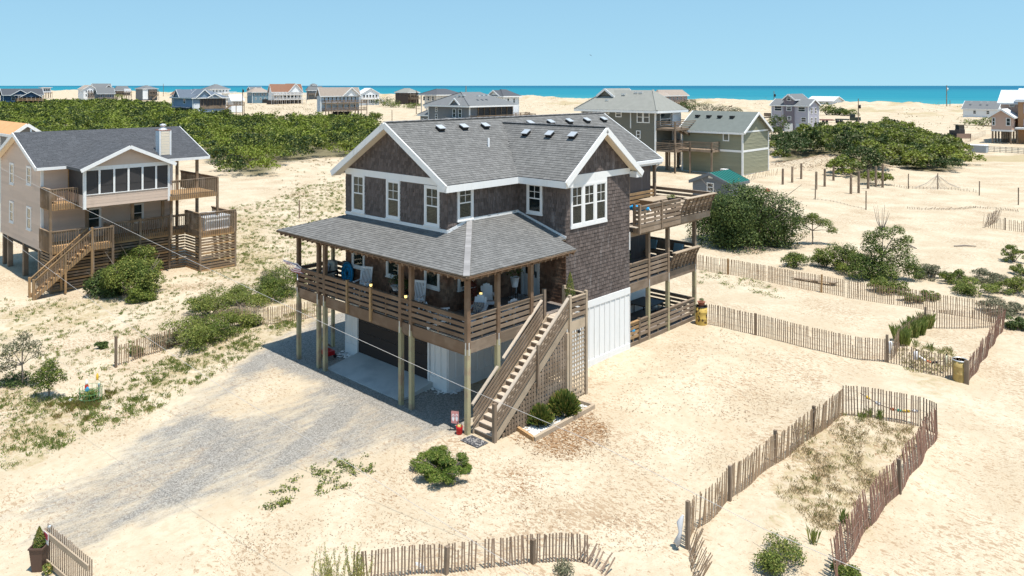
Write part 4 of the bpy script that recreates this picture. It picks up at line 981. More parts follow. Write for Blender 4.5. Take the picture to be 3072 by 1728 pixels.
for x in (-33.25, -32.44):
    tslope('stringer', TANW, x, x + .04, .02, zl_ - .12, .28); tslope('handrail', TANW, x - .03, x + .07, 1.1, zl_ + 1.0, .05); tslope('under_rail', TANW, x, x + .04, 1.0, zl_ + .9, .09)
    bx('newel_post', TANW, TS, x - .04, x + .08, yb2 - .16, yb2 - .04, -.2, 1.2); bx('newel_post', TANW, TS, x - .04, x + .08, -3.75, -3.63, 0, 2.45)
    for i in range(22):
        y = yb2 + .05 + (ya - yb2 - .1) * i / 21; z = zl_ * (y - yb2) / (ya - yb2); bx('baluster', TANG, TS, x + .045, x + .085, y - .02, y + .02, z - .1, z + .98)
bx('newel_post', TANW, TS, -32.48, -32.36, -2.22, -2.1, 0, zl_ + 1.15)
for x in (-44.5, -43.3, -39.6, -36.2):
    for y in (-4.0, 0, 4.0): bx('piling', GRYB, TH_, x - .15, x + .15, y - .15, y + .15, -.5, zb_)
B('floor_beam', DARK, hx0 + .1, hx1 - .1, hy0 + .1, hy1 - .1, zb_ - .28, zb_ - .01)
B('under_deck_shade_sheet', DARK, hx1 - .12, hx1 - .06, hy0 + .1, hy1, -.1, zb_)  # dark sheet added to stand in for the shade behind the lattice skirt
hot = thing('hot_tub', 'white covered hot tub on the tan house lower deck behind railings', 'hot tub', (-33.2, 5.9, zl_))
mb = MB(); mb.prism([(-34.3, 5.0, zl_), (-32.0, 5.0, zl_), (-31.9, 5.1, zl_), (-31.9, 6.8, zl_), (-32.0, 6.9, zl_), (-34.3, 6.9, zl_)], (0, 0, .82)); mb.build('tub_shell', PLWHITE, hot)
mb = MB(); mb.prism([(-34.33, 4.97, zl_ + .82), (-31.87, 4.97, zl_ + .82), (-31.87, 6.93, zl_ + .82), (-34.33, 6.93, zl_ + .82)], (0, 0, .09)); mb.build('tub_cover', mat('grey_tub_cover', (.42, .43, .44), .7), hot)

# ------------------------------------------------------------------ the houses farther off
def roof_mat(name, c): return mat(name, c, .92, namp=.16, nscale=1.4, spec=.12)
def side_mat(name, c, lap=True):
    m = mat(name, c, .75, namp=.04); t = NT(m); b = t.n['Principled BSDF']
    if lap:
        geo = t.new('ShaderNodeNewGeometry'); sp = t.new('ShaderNodeSeparateXYZ'); t.link(geo.outputs['Position'], sp.inputs[0])
        fr = t.math('FRACT', t.math('MULTIPLY', sp.outputs[2], 5.0)); bn = t.new('ShaderNodeBump'); bn.inputs['Strength'].default_value = .6; bn.inputs['Distance'].default_value = .03
        t.link(fr, bn.inputs['Height']); t.link(bn.outputs[0], b.inputs['Normal'])
    return m
RGREY = roof_mat('grey_far_roof', (.155, .16, .163)); RDARK = roof_mat('dark_far_roof', (.085, .09, .10)); RBROWN = roof_mat('brown_far_roof', (.25, .135, .09)); RTAN = roof_mat('taupe_far_roof', (.30, .25, .21))
RGRS = roof_mat('green_grey_near_roof', (.145, .16, .148)); RGRN = roof_mat('grey_green_far_roof', (.235, .235, .212)); RBLUE = roof_mat('slate_blue_far_roof', (.12, .145, .18)); RORG = roof_mat('orange_far_roof', (.55, .30, .145)); RPALE = roof_mat('pale_far_roof', (.52, .53, .55))
SNAVY = side_mat('navy_siding', (.04, .085, .15)); SWHITE = side_mat('white_siding', (.72, .73, .74)); SGREY = side_mat('grey_siding', (.17, .18, .19)); SBLUE = side_mat('blue_grey_siding', (.21, .28, .36))
STEAL = side_mat('slate_teal_siding', (.13, .21, .26)); SBROWN = side_mat('dark_brown_siding', (.07, .052, .044)); SGREEN = side_mat('sage_grey_siding', (.135, .135, .115)); SOLIVE = side_mat('olive_siding', (.27, .265, .185))
SLAV = side_mat('lavender_grey_siding', (.37, .36, .415)); SMAUVE = side_mat('mauve_grey_siding', (.17, .15, .175)); STAN = side_mat('pinkish_tan_siding', (.47, .335, .275)); SRAW = side_mat('raw_sheathing', (.34, .19, .10), False); SSHED = side_mat('slate_shed_siding', (.15, .165, .185)); SAQUA = side_mat('pale_blue_siding', (.40, .47, .53))
GREENROOF = mat('green_metal_roof', (.018, .135, .112), .5, namp=.04)
WDECK = mat('white_deck_rail', (.66, .63, .60), .7, namp=.05)
class House:
    """a far house: near corner at the origin, one face along -x, the other along +y, turned by rz"""
    def __init__(s, name, label, uc, d, zb, ul, ur, ve, vr=None, wallm=SGREY, roofm=RGREY, rz=0.0, group=None, wmax=26, cat='house'):
        P = atd(uc, HY, d); s.P = Vector((P.x, P.y, 0)); a = ony(ul, HY, P.y); b = onx(ur, HY, P.x)
        s.wx = min(wmax, max(2.0, P.x - a.x)) if ul < uc else 3; s.wy = min(wmax, max(2.0, b.y - P.y)) if ur > uc else 6
        s.zb = zb; s.ze = CAM.z - (ve - HY) / FPX * d; s.zr = CAM.z - (vr - HY) / FPX * (d + .0) if vr else s.ze + 2
        s.d = d; s.wallm = wallm; s.roofm = roofm
        s.t = thing(name, label, cat, (P.x, P.y, zb), group, rz)
        M_ = Matrix.Rotation(rz, 3, 'Z'); s.ex = M_ @ Vector((1, 0, 0)); s.ey = M_ @ Vector((0, 1, 0))
        s.F = Fr(s.P - s.ex * s.wx, s.ex, -s.ey); s.R = Fr(s.P, s.ey, s.ex)
    def w(s, x, y, z=0): return s.P + s.ex * x + s.ey * y + Vector((0, 0, z))
    def z(s, v, x=0, y=0):
        p = s.w(x, y); return CAM.z - (v - HY) / FPX * (p - CAM).dot(FW)
    def block(s, name, m, x0, x1, y0, y1, z0, z1):
        mb = MB(); mb.prism([s.w(x0, y0, z0), s.w(x1, y0, z0), s.w(x1, y1, z0), s.w(x0, y1, z0)], (0, 0, z1 - z0)); return mb.build(name, m, s.t)
    def body(s, z0=None, m=None, x0=None, x1=0, y0=0, y1=None, z1=None):
        return s.block('wall', m or s.wallm, -s.wx if x0 is None else x0, x1, y0, s.wy if y1 is None else y1, s.zb - .5 if z0 is None else z0, s.ze if z1 is None else z1)
    def gable(s, axis, x0=None, x1=0, y0=0, y1=None, ze=None, zr=None, ov=.5, m=None, wm=None, trim=WHITE, walls=True, th=.22):
        x0 = -s.wx if x0 is None else x0; y1 = s.wy if y1 is None else y1; ze = s.ze if ze is None else ze; zr = s.zr if zr is None else zr
        if axis == 'x': A = lambda u, v, z: s.w(u, v, z); u0, u1, v0, v1 = x0, x1, y0, y1
        else: A = lambda u, v, z: s.w(v, u, z); u0, u1, v0, v1 = y0, y1, x0, x1
        vm = (v0 + v1) / 2; k = (zr - ze) / (vm - v0 + ov); eo = ze
        for sg in (-1, 1):
            vo = vm + sg * (vm - v0 + ov); mb = MB()
            mb.prism([A(u0 - ov, vo, eo), A(u1 + ov, vo, eo), A(u1 + ov, vm, zr), A(u0 - ov, vm, zr)], (0, 0, -th)); mb.build('roof', m or s.roofm, s.t)
            for uu in (u0 - ov - .06, u1 + ov + .06): beam('barge_board', trim, s.t, A(uu, vm, zr - .14), A(uu, vo, eo - .14), .1, .32)
            beam('fascia', trim, s.t, A(u0 - ov, vo + sg * .05, eo - .18), A(u1 + ov, vo + sg * .05, eo - .18), .1, .28)
        if walls:
            mb = MB(); e2 = max(.03, k * ov - .2); mb.prism([A(u0 + .004, v0 + .004, ze + .002), A(u0 + .004, v1 - .004, ze + .002), A(u0 + .004, v1 - .004, ze + e2), A(u0 + .004, vm, zr - .24), A(u0 + .004, v0 + .004, ze + e2)], A(u1 - .008, v0, 0) - A(u0, v0, 0)); mb.build('gable_wall', wm or s.wallm, s.t)
    def hip(s, x0=None, x1=0, y0=0, y1=None, ze=None, zr=None, ov=.7, m=None, trim=WHITE, rid=None):
        x0 = (-s.wx if x0 is None else x0) - ov; x1 += ov; y0 -= ov; y1 = (s.wy if y1 is None else y1) + ov; ze = s.ze if ze is None else ze; zr = s.zr if zr is None else zr
        w, l = x1 - x0, y1 - y0; h = min(w, l) / 2 * (.95 if rid is None else rid)
        if w >= l: r0, r1 = (x0 + h, (y0 + y1) / 2), (x1 - h, (y0 + y1) / 2)
        else: r0, r1 = ((x0 + x1) / 2, y0 + h), ((x0 + x1) / 2, y1 - h)
        b4 = [s.w(x0, y0, ze), s.w(x1, y0, ze), s.w(x1, y1, ze), s.w(x0, y1, ze)]; A, Bq = s.w(*r0, zr), s.w(*r1, zr)
        mb = MB(); v = b4 + [A, Bq] + [q - Vector((0, 0, .02)) for q in b4]
        f = [(0, 1, 5, 4), (1, 2, 5), (2, 3, 4, 5), (3, 0, 4), (6, 7, 8, 9)] if w >= l else [(0, 1, 4), (1, 2, 5, 4), (2, 3, 5), (3, 0, 4, 5), (6, 7, 8, 9)]
        mb.add(v, f); mb.build('roof', m or s.roofm, s.t)
        for i in range(4): beam('fascia', trim, s.t, b4[i] - Vector((0, 0, .2)), b4[(i + 1) % 4] - Vector((0, 0, .2)), .12, .34)
        for p_ in (b4[0], b4[1]): beam('ridge_cap', HIPC if False else (m or s.roofm), s.t, p_ + Vector((0, 0, .05)), (A if (p_ - A).length < (p_ - Bq).length else Bq) + Vector((0, 0, .05)), .3, .08)
    def wins(s, face, lst, **k):
        F = s.F if face == 'F' else s.R
        for a, b, c, d in lst: pane_window(s.t, F, a, b, c, d, **k)
    def grid(s, face, n, z0, z1, w=1.0, a=None, b=None, **k):
        L = s.wx if face == 'F' else s.wy; a = .8 if a is None else a; b = L - .8 if b is None else b
        for i in range(n):
            c = a + (b - a) * (i + .5) / n; s.wins(face, [(c - w / 2, c + w / 2, z0, z1)], **k)
    def deckR(s, z, y0, y1, depth=2.2, m=GRYB, rail=True, posts=4, zlow=None, full=True):
        s.block('deck_floor', m, .02, depth, y0, y1, z - .3, z)
        zl2 = s.zb - .5 if zlow is None else zlow
        for i in range(posts):
            y = y0 + .1 + (y1 - y0 - .2) * i / max(1, posts - 1); beam('deck_post', m, s.t, s.w(depth - .1, y, zl2), s.w(depth - .1, y, z + 1.05), .22, .22, s.ex)
        if rail:
            for k in range(4): beam('rail_board', m, s.t, s.w(depth, y0, z + .22 + k * .26), s.w(depth, y1, z + .22 + k * .26), .06, .1 if k < 3 else .14)
            for yy in (y0, y1):
                for k in range(4): beam('rail_board', m, s.t, s.w(.05, yy, z + .22 + k * .26), s.w(depth, yy, z + .22 + k * .26), .06, .1 if k < 3 else .14)
    def deckF(s, z, x0, x1, depth=2.2, m=GRYB, posts=4, zlow=None, rows=4):
        s.block('deck_floor', m, x0, x1, -depth, -.02, z - .35, z)
        for i in range(posts):
            x = x0 + .1 + (x1 - x0 - .2) * i / max(1, posts - 1); beam('deck_post', m, s.t, s.w(x, -depth + .1, (s.zb - .5) if zlow is None else zlow), s.w(x, -depth + .1, z + 1.05), .2, .2, s.ex)
        for k in range(rows):
            zz = z + .2 + k * .86 / (rows - 1); beam('rail_board', m, s.t, s.w(x0, -depth, zz), s.w(x1, -depth, zz), .05, .08 if k < rows - 1 else .12); beam('rail_board', m, s.t, s.w(x1, -depth, zz), s.w(x1, -.05, zz), .05, .08 if k < rows - 1 else .12)
    def pil(s, nx, ny, z1, m=GRYB, x0=None, x1=-.2, y0=.2, y1=None, r=.28):
        x0 = -s.wx + .2 if x0 is None else x0; y1 = s.wy - .2 if y1 is None else y1
        for i in range(nx):
            for j in range(ny): beam('piling', m, s.t, s.w(x0 + (x1 - x0) * i / max(1, nx - 1), y0 + (y1 - y0) * j / max(1, ny - 1), s.zb - .6), s.w(x0 + (x1 - x0) * i / max(1, nx - 1), y0 + (y1 - y0) * j / max(1, ny - 1), z1), r, r, s.ex)
    def corner(s, m=WHITE, z0=None):
        z0 = s.zb if z0 is None else z0
        for x, y in ((0, 0), (-s.wx, 0), (0, s.wy)): beam('corner_board', m, s.t, s.w(x + .03, y - .03, z0), s.w(x + .03, y - .03, s.ze - .2), .22, .22, s.ex)
    def vents(s, pts, m=METAL):
        for x, y, z in pts: s.block('roof_vent', m, x - .3, x + .3, y - .3, y + .3, z, z + .3)

H = House('far_house', 'navy blue house with twin white trimmed gables and screened porch beyond the thicket', 10, 420, 1.8, 2, 126, 285, 266, SNAVY, RDARK)
H.body(H.zb + 2); H.gable('y', ov=.8); k = H.wy
for a, b, dz in ((k * .18, k * .66, .0), (k * .42, k * .95, -.9)): H.gable('x', x0=-4, x1=.6 + (dz < 0) * .8, y0=a, y1=b, ze=H.ze - .2 + dz, zr=H.zr - .6 + dz, ov=.5)
H.block('screen_wall', SCREEN, 1.0, 1.2, k * .36, k * .92, H.zb + 3.2, H.ze - .4); H.wins('R', [(k * .2, k * .3, H.zb + 3, H.ze - 1), (k * .93, k * .99, H.zb + 3, H.ze - 1)])
for i in range(6): beam('screen_post', WDECK, H.t, H.w(1.25, k * (.36 + .112 * i), H.zb + 3), H.w(1.25, k * (.36 + .112 * i), H.ze - .4), .15, .15, H.ex)
H.deckR(H.zb + 3, k * .3, k, 3.2, TANW, posts=6); H.pil(2, 5, H.zb + 2.2); H.corner()
H = House('far_house', 'low white flat roofed beach house on stilts behind the navy house', 128, 690, 2.4, 122, 153, 263, 261.5, SWHITE, RPALE)
H.body(H.zb + 4); H.block('roof', RPALE, -H.wx - 3, 1, -1, H.wy + 1, H.ze, H.ze + .5); H.deckR(H.zb + 3.8, 0, H.wy, 4, TANG, posts=5); H.pil(2, 4, H.zb + 4); H.grid('R', 3, H.zb + 5.5, H.ze - .7, 1.4)
H = House('far_house', 'tall white gabled house with brown decks left of a grey house', 251, 540, 1.8, 235, 289, 267, 255, SWHITE, RTAN)
H.body(); H.gable('x'); H.deckR(H.zb + 3.2, H.wy * .3, H.wy, 3, GRYB); H.deckR(H.zb + 6, H.wy * .3, H.wy, 3, GRYB); H.grid('R', 4, H.zb + 6.4, H.zb + 8); H.grid('R', 4, H.zb + 3.5, H.zb + 5.2); H.grid('F', 2, H.zb + 6, H.zb + 7.6); H.corner()
H = House('far_house', 'grey house with big plain grey roof and dark deck skirt', 293, 500, 1.8, 284, 342, 281, 262, SGREY, RGREY)
H.body(); H.gable('y', ov=.6); H.deckR(H.zb + 2.6, -1, H.wy + 1, 3.5, GRYB, posts=6); H.grid('R', 3, H.zb + 3.4, H.ze - .5, 1.3); H.block('skirt_wall', SBROWN, 3.3, 3.45, -1, H.wy + 1, H.zb - .4, H.zb + 2.4)
H = House('far_house', 'grey roof with small gable standing above the white and grey houses', 280, 620, 2.2, 274, 333, 262, 250.5, SGREY, RGREY)
H.body(); H.gable('y', ov=.6); H.gable('x', x0=-5, x1=.8, y0=H.wy * .7, y1=H.wy * .98, ze=H.ze, zr=H.zr - 1); H.grid('R', 5, H.ze - 2.2, H.ze - .6)
H = House('far_house', 'grey house with white flat upper storey and open decks in the distance', 346, 640, 2.4, 341, 391, 271, 258, SGREY, RGREY)
H.body(H.zb + 2.5); H.hip(); H.block('upper_storey', SWHITE, -6, 1.2, H.wy * .55, H.wy, H.ze - 2.4, H.ze + 1.3); H.deckR(H.zb + 5, 0, H.wy, 3, GRYB); H.deckR(H.zb + 2.5, 0, H.wy, 3.4, GRYB); H.pil(2, 5, H.zb + 2.6); H.grid('R', 4, H.zb + 5.4, H.zb + 7, 1.3)
H = House('far_house', 'grey hip roofed house with bright white wall and outside stair', 428, 600, 2.2, 407, 472, 266, 256, SGREY, RGREY)
H.body(); H.hip(); H.block('white_wall', SWHITE, .02, .3, 0, H.wy * .35, H.zb, H.ze - .3); H.deckR(H.zb + 3.4, H.wy * .35, H.wy, 3); H.deckR(H.zb + 6, H.wy * .35, H.wy, 3); H.grid('R', 4, H.ze - 2.2, H.ze - .6)
beam('stair_flight', GRYB, H.t, H.w(3.6, H.wy * .9, H.zb + 3.4), H.w(3.6, H.wy * .55, H.zb), .25, .9)
H = House('far_house', 'house with rusty red hip roof behind the blue grey house', 524, 480, 1.8, 515, 556, 284, 268, SNAVY, RBROWN)
H.body(); H.hip(); H.grid('R', 3, H.ze - 2.4, H.ze - .8)
H = House('far_house', 'pale grey pyramid roof rising behind the blue grey house', 632, 560, 2.0, 608, 688, 267, 252.5, SWHITE, RGREY)
H.body(); H.hip(rid=1.0); H.grid('R', 5, H.ze - 2.4, H.ze - .8); H.deckR(H.ze - 3, H.wy * .6, H.wy + 4, 3, WDECK)
H = House('far_house', 'blue grey house with three small gables, screened porch and long stair', 578, 300, 1.0, 517, 678, 293, 267, SBLUE, RBLUE, wmax=20)
H.body(); H.hip(rid=.7, ov=.8)
k = H.wy; zz = H.ze
H.gable('y', x0=-H.wx + 2.6, x1=-H.wx + 7.5, y0=-.3, y1=5, ze=zz + .1, zr=H.zr - .2, ov=.4); H.gable('x', x0=-6, x1=.5, y0=k * .1, y1=k * .55, ze=zz + .1, zr=H.zr - .1, ov=.4); H.gable('x', x0=-6, x1=.9, y0=k * .42, y1=k * .8, ze=zz, zr=zz + 1.6, ov=.4)
H.wins('F', [(.5, 1.2, zz - 2.6, zz - .6), (.5, 1.2, zz - 5.2, zz - 3.2), (H.wx * .55, H.wx * .66, zz - 2.4, zz - .5)]); H.block('porch_roof', RBLUE, -H.wx + 3, -.5, -2.4, -.02, zz - 4.1, zz - 3.7)
H.block('screen_wall', SCREEN, .03, .12, k * .22, k * .97, zz - 4.2, zz - .5); H.block('porch_band', GRYB, .13, .3, k * .22, k * .97, zz - 4.4, zz - 3.2)
for i in range(9): beam('screen_post', GRYB, H.t, H.w(.2, k * (.22 + .75 * i / 8), zz - 4.2), H.w(.2, k * (.22 + .75 * i / 8), zz - .4), .12, .12, H.ex)
H.block('white_wall', SWHITE, .04, .16, .2, k * .2, H.zb, zz - 2.2); H.corner()
H.deckR(H.zb + 4.1, k, k + 7.2, 1.5, GRYB, posts=3); H.block('deck_floor', GRYB, -8, .02, k, k + 7.2, H.zb + 3.8, H.zb + 4.1)
for o_ in (0, .9): beam('stair_stringer', GRYB, H.t, H.w(1.9 + o_, k + 1, H.zb + 4.1), H.w(1.9 + o_, k * .62, H.zb), .12, .4)
for i in range(14): beam('stair_tread', GRYB, H.t, H.w(1.9, k + 1 - (k * .38 + 1) * i / 14, H.zb + 4.1 * (1 - i / 14)), H.w(2.8, k + 1 - (k * .38 + 1) * i / 14, H.zb + 4.1 * (1 - i / 14)), .3, .06)
H = House('far_house', 'low white wing with pale grey roof beside the blue grey house deck', 694, 345, 1.4, 682, 729, 301, 284, SWHITE, RPALE)
H.body(); H.gable('y'); H.grid('R', 3, H.ze - 2.2, H.ze - .7, 1.2)
H = House('far_house', 'slate teal blue house with flat eaves beside the brown roofed house', 757, 500, 1.6, 742, 806, 276, 264.5, STEAL, RTAN)
H.body(); H.hip(rid=.9); H.grid('R', 4, H.ze - 2.4, H.ze - .7, 1.1); H.grid('R', 3, H.ze - 5.2, H.ze - 3.6, 1.1); H.grid('F', 2, H.ze - 2.4, H.ze - .7, 1.0); H.corner(); H.block('garage_opening', DARK, .02, .1, H.wy * .6, H.wy * .95, H.zb, H.zb + 2.4)
H = House('far_house', 'grey roofed house half hidden behind the slate teal house', 752, 600, 2.2, 742, 786, 270, 260, SGREY, RGREY)
H.body(); H.gable('y'); H.gable('x', x0=-5, x1=.8, y0=1, y1=6, zr=H.zr - .6); H.grid('R', 3, H.ze - 2.2, H.ze - .6)
H = House('far_house', 'cream house with reddish brown roof and two tiers of white balconies', 815, 470, 1.6, 806, 905, 276, 252, SWHITE, RBROWN, wmax=22)
k = H.wy; H.body(H.zb + 2.4); H.gable('y', ov=.6); H.gable('x', x0=-10, x1=1.2, y0=k * .52, y1=k * .98, ze=H.ze - .2, zr=H.zr + .3, ov=.5)
H.deckR(H.zb + 2.8, 0, k + 2, 2.6, WDECK, posts=9); H.deckR(H.zb + 5.9, 0, k + 2, 2.6, WDECK, posts=9); H.grid('R', 8, H.zb + 6.2, H.ze - .5, 1.3); H.grid('R', 8, H.zb + 3.0, H.zb + 5.2, 1.5); H.pil(2, 8, H.zb + 2.6, WDECK); H.block('lower_wall', SBROWN, -6, -1, 0, k, H.zb - .4, H.zb + 2.4)
H = House('far_house', 'small grey hip roofed house with cupola between the white houses', 924, 600, 2.2, 919, 972, 271, 259, SGREY, RGREY)
H.body(); H.hip(); H.block('cupola', SGREY, -6, -3, H.wy * .4, H.wy * .7, H.zr - 1, H.zr + 1); H.hip(x0=-6, x1=-3, y0=H.wy * .4, y1=H.wy * .7, ze=H.zr + 1, zr=H.zr + 2.2, ov=.4); H.deckR(H.ze - 3, -1, H.wy + 1, 2.5, GRYB); H.grid('R', 5, H.ze - 2.3, H.ze - .6, 1.3)
H = House('far_house', 'pale blue three storey house with taupe roof, white gable and two long grey decks', 962, 305, 1.0, 952, 1076, 288, 262, SAQUA, RTAN, wmax=20)
k = H.wy; H.body(H.zb + 1.6); H.gable('y', ov=.6, wm=SGREY); H.gable('x', x0=-7, x1=.9, y0=k * .54, y1=k * .98, ze=H.ze - .1, zr=H.zr, ov=.5, wm=SWHITE)
H.deckR(H.zb + 5.1, k * .03, k + 2.4, 2.6, GRYB, posts=8); H.deckR(H.zb + 2.1, k * .03, k + 2.4, 2.6, GRYB, posts=8); H.grid('R', 9, H.zb + 5.4, H.ze - .4, .9); H.grid('R', 6, H.zb + 2.5, H.zb + 4.3, .8); H.pil(2, 6, H.zb + 2); H.corner()
H.block('carport_gap', DARK, .02, .1, k * .3, k * .75, H.zb - .3, H.zb + 1.5)
H = House('far_house', 'white house with screened porches behind the pale blue house', 1084, 440, 1.4, 1070, 1137, 281, 264, SWHITE, RPALE)
k = H.wy; H.body(); H.gable('x', ov=.5); H.grid('R', 5, H.ze - 2.6, H.ze - .6, 1.5, mull=0); H.grid('R', 6, H.ze - 5.4, H.ze - 3.6, 1.4, frame=SAQUA); H.deckR(H.ze - 3, 0, k, 1.4, WDECK); beam('stair_flight', WDECK, H.t, H.w(1.6, k, H.zb + 3.4), H.w(1.6, k + 6, H.zb), .5, 1.0)
H = House('far_house', 'dark brown square house with green grey hip roof near the dunes', 1224, 460, 1.5, 1186, 1256, 277, 264.5, SBROWN, RGRN)
k = H.wy; H.body(); H.hip(rid=.9); H.deckR(H.zb + 3.6, 0, k, 2.4, GRYB); H.deckR(H.zb + 6, 0, k, 2.4, GRYB, rail=False); H.grid('F', 3, H.ze - 2.4, H.ze - .8, 1.1, frame=SBROWN); H.grid('R', 3, H.ze - 2.6, H.ze - .5, 1.4, frame=SBROWN)
H = House('far_house', 'wide dark grey hip roof on white posts behind the grey house', 1310, 300, 1.4, 1262, 1385, 284, 266.5, SWHITE, RDARK)
H.body(H.zb + 2.4, x1=-2, y0=2); H.hip(rid=.9, ov=1.0); H.deckR(H.zb + 2.6, 0, H.wy, .4, WDECK, posts=5); H.grid('F', 3, H.ze - 2.4, H.ze - .7, 1.2); H.pil(4, 3, H.ze - .3, WDECK)
H = House('far_house', 'white house with dark gabled roof and tall deck posts before the sea', 1510, 230, 1.2, 1466, 1556, 288, 268.5, SWHITE, RDARK)
H.body(H.zb + 1); H.hip(rid=.8); H.gable('y', x0=-H.wx + .5, x1=-H.wx + 5, y0=-.4, y1=5, zr=H.zr - .2); H.grid('R', 2, H.ze - 2.2, H.ze - .7, .9); H.deckR(H.zb + 2.6, H.wy * .5, H.wy + 3, 2.0, GRYB); H.corner()
H = House('far_house', 'slate grey house with broad grey hip roof, roof vents and screened corner porch', 1409, 165, 1.0, 1286, 1538, 317, 277, SGREY, RGREY, wmax=17)
k = H.wy; zz = H.ze; H.body(); H.hip(rid=.62, ov=.9)
H.gable('y', x0=-5.6, x1=-2.6, y0=-.4, y1=5, ze=zz + .1, zr=zz + 1.6, ov=.3)
H.wins('F', [(H.wx * .17, H.wx * .17 + .75, zz - 1.6, zz - .5), (H.wx * .17, H.wx * .17 + .75, zz - 3.2, zz - 2.0), (H.wx * .17, H.wx * .17 + .75, zz - 4.8, zz - 3.6), (H.wx * .60, H.wx * .60 + 1.0, zz - 2.7, zz - .75), (H.wx * .74, H.wx * .74 + 1.0, zz - 2.7, zz - .75), (H.wx * .69, H.wx * .69 + .8, zz + .02, zz + .8)])
H.corner(); H.block('screen_wall', SCREEN, .03, .1, k * .18, k * .98, zz - 3.0, zz - .4)
for i in range(7): beam('screen_post', TANG, H.t, H.w(.16, k * (.18 + .8 * i / 6), zz - 3.0), H.w(.16, k * (.18 + .8 * i / 6), zz - .4), .15, .15, H.ex)
H.wins('R', [(k * .38, k * .52, zz - 3.0, zz - .9)]); H.deckR(zz - 3.2, -.3, k + 5, 2.6, GRYB, posts=6)
H.block('annex', SGREY, -H.wx - 3.6, -H.wx, .6, 7, H.zb, zz - 2.4); H.hip(x0=-H.wx - 3.6, x1=-H.wx - .2, y0=.6, y1=7, ze=zz - 2.3, zr=zz - 1.0, ov=.5)
for a in (-H.wx - 3.1, -H.wx - 1.3): pane_window(H.t, Fr(H.w(a, .6), H.ex, -H.ey), 0, .8, zz - 5.0, zz - 3.2)
H.block('balcony_wall', SWHITE, -H.wx * .52, -H.wx * .1, -1.5, -.3, zz - 5.0, zz - 3.6); H.hip(x0=-H.wx * .52, x1=-H.wx * .1, y0=-3, y1=-.2, ze=zz - 3.4, zr=zz - 2.7, ov=.3)
H.vents([(-6.5, 2.2, zz + 1.7), (-5.4, 2.2, zz + 1.9), (-4.2, 2.2, zz + 2.0), (-1.8, 4.4, zz + 1.9), (-1.8, 5.8, zz + 2.0), (-1.8, 7.2, zz + 2.0)])
H = House('far_house', 'sage grey three storey house with wide hip roof behind the brown shingled house', 1966, 115, .6, 1746, 2040, 332, 271, SGREEN, RGRN, wmax=16)
k = H.wy; zz = H.ze; H.body(H.zb + 2.6); H.hip(rid=.8, ov=.9); H.gable('y', x0=-H.wx + 2, x1=-H.wx + 4.6, y0=2, y1=8, ze=zz + 2.2, zr=zz + 3.3, ov=.3)
fx = lambda u: ony(u, HY, H.P.y).x - H.P.x + H.wx
for u0, u1, v0, v1 in ((1816, 1828, 334, 347), (1847, 1865, 334, 355), (1911, 1929, 335, 370), (1930, 1949, 335, 370), (1909, 1922, 394, 418)):
    H.wins('F', [(fx(u0), fx(u1), H.z(v1), H.z(v0))])
H.wins('R', [(k * .18, k * .62, zz - 2.3, zz - .35)]); H.corner(); beam('downspout', WHITE, H.t, H.w(fx(1893) - H.wx, -.08, H.z(388)), H.w(fx(1893) - H.wx, -.08, zz - .2), .2, .1, H.ex)
H.pil(4, 3, H.zb + 2.8, r=.35); H.block('white_wall', SWHITE, .02, .12, k * .66, k, H.zb + 4, zz - .3)
H.deckR(H.z(384), 0, k, 3.4, GRYB, posts=2); H.deckR(H.z(448), 0, k, 3.4, GRYB, posts=2)
for o_ in (0, .9): beam('stair_stringer', GRYB, H.t, H.w(3.3 - o_, k * .25, H.z(384)), H.w(3.3 - o_, k * 1.3, H.z(448)), .1, .35)
H.vents([(-9.6, 1.2, zz + 1.3), (-7.3, 2.4, zz + 2.2), (-5.3, 2.9, zz + 2.5), (-4.4, 2.9, zz + 2.5)])
H = House('far_house', 'house with brown hip roof and small gable on the dune before the sea', 1978, 330, 1.8, 1957, 2062, 287, 269.5, STAN, RTAN)
k = H.wy; H.body(); H.hip(rid=.9); H.grid('R', 7, H.ze - 2.2, H.ze - .6, 1.0); H.deckR(H.ze - 3, 0, k + 3, 2.4, GRYB); H.gable('y', x0=-H.wx, x1=-H.wx + 5, y0=-.6, y1=5, zr=H.zr - 1)
H = House('garage_house', 'olive lap sided two storey building with grey green gable roof and raised deck', 2227, 110, .1, 2047, 2304, 397, 338, SOLIVE, RGRS, wmax=14, cat='building')
k = H.wy; zz = H.ze; H.body(m=ROOFB, z1=zz - .02, x1=-.03, y0=.03)
SBO = mat('olive_board', (.25, .245, .17), .75, var=.05, namp=.03)
tb_ = courses(H.F, [(0, H.zb - .2), (H.wx, H.zb - .2), (H.wx, zz), (0, zz)], .19, 3, 5, .05)
gyk = (H.zr - zz) / (k / 2 + .5)
tb_ += courses(H.R, [(0, H.zb - .2), (k, H.zb - .2), (k, zz + .1), (k / 2, H.zr - .25), (0, zz + .1)], .19, 3, 5, .05)
H.gable('x', ov=.5, m=RGRS); lay(tb_, 'siding_board', SBO, H.t, 150, .003)
H.corner(); zf = zz - 2.75; fbx('belt_board', WHITE, H.t, H.F, H.wx * .62, H.wx, zf - .15, zf + .15, .0, .06); fbx('belt_board', WHITE, H.t, H.R, 0, k, zf - .15, zf + .15, .0, .06); fbx('frieze_board', WHITE, H.t, H.R, 0, k, zz - .1, zz + .12, 0, .06)
fx = lambda u: ony(u, HY, H.P.y).x - H.P.x + H.wx
H.wins('F', [(fx(2169), fx(2188), H.z(426), H.z(399))], trim=.14, mull=0)
H.deckF(H.z(452), fx(1972) - H.wx, fx(2160) - H.wx, 2.4, GRYB, posts=4, rows=5); H.block('foundation', CONC, -H.wx - .03, .04, -.05, k, H.zb - .6, H.zb + .12)
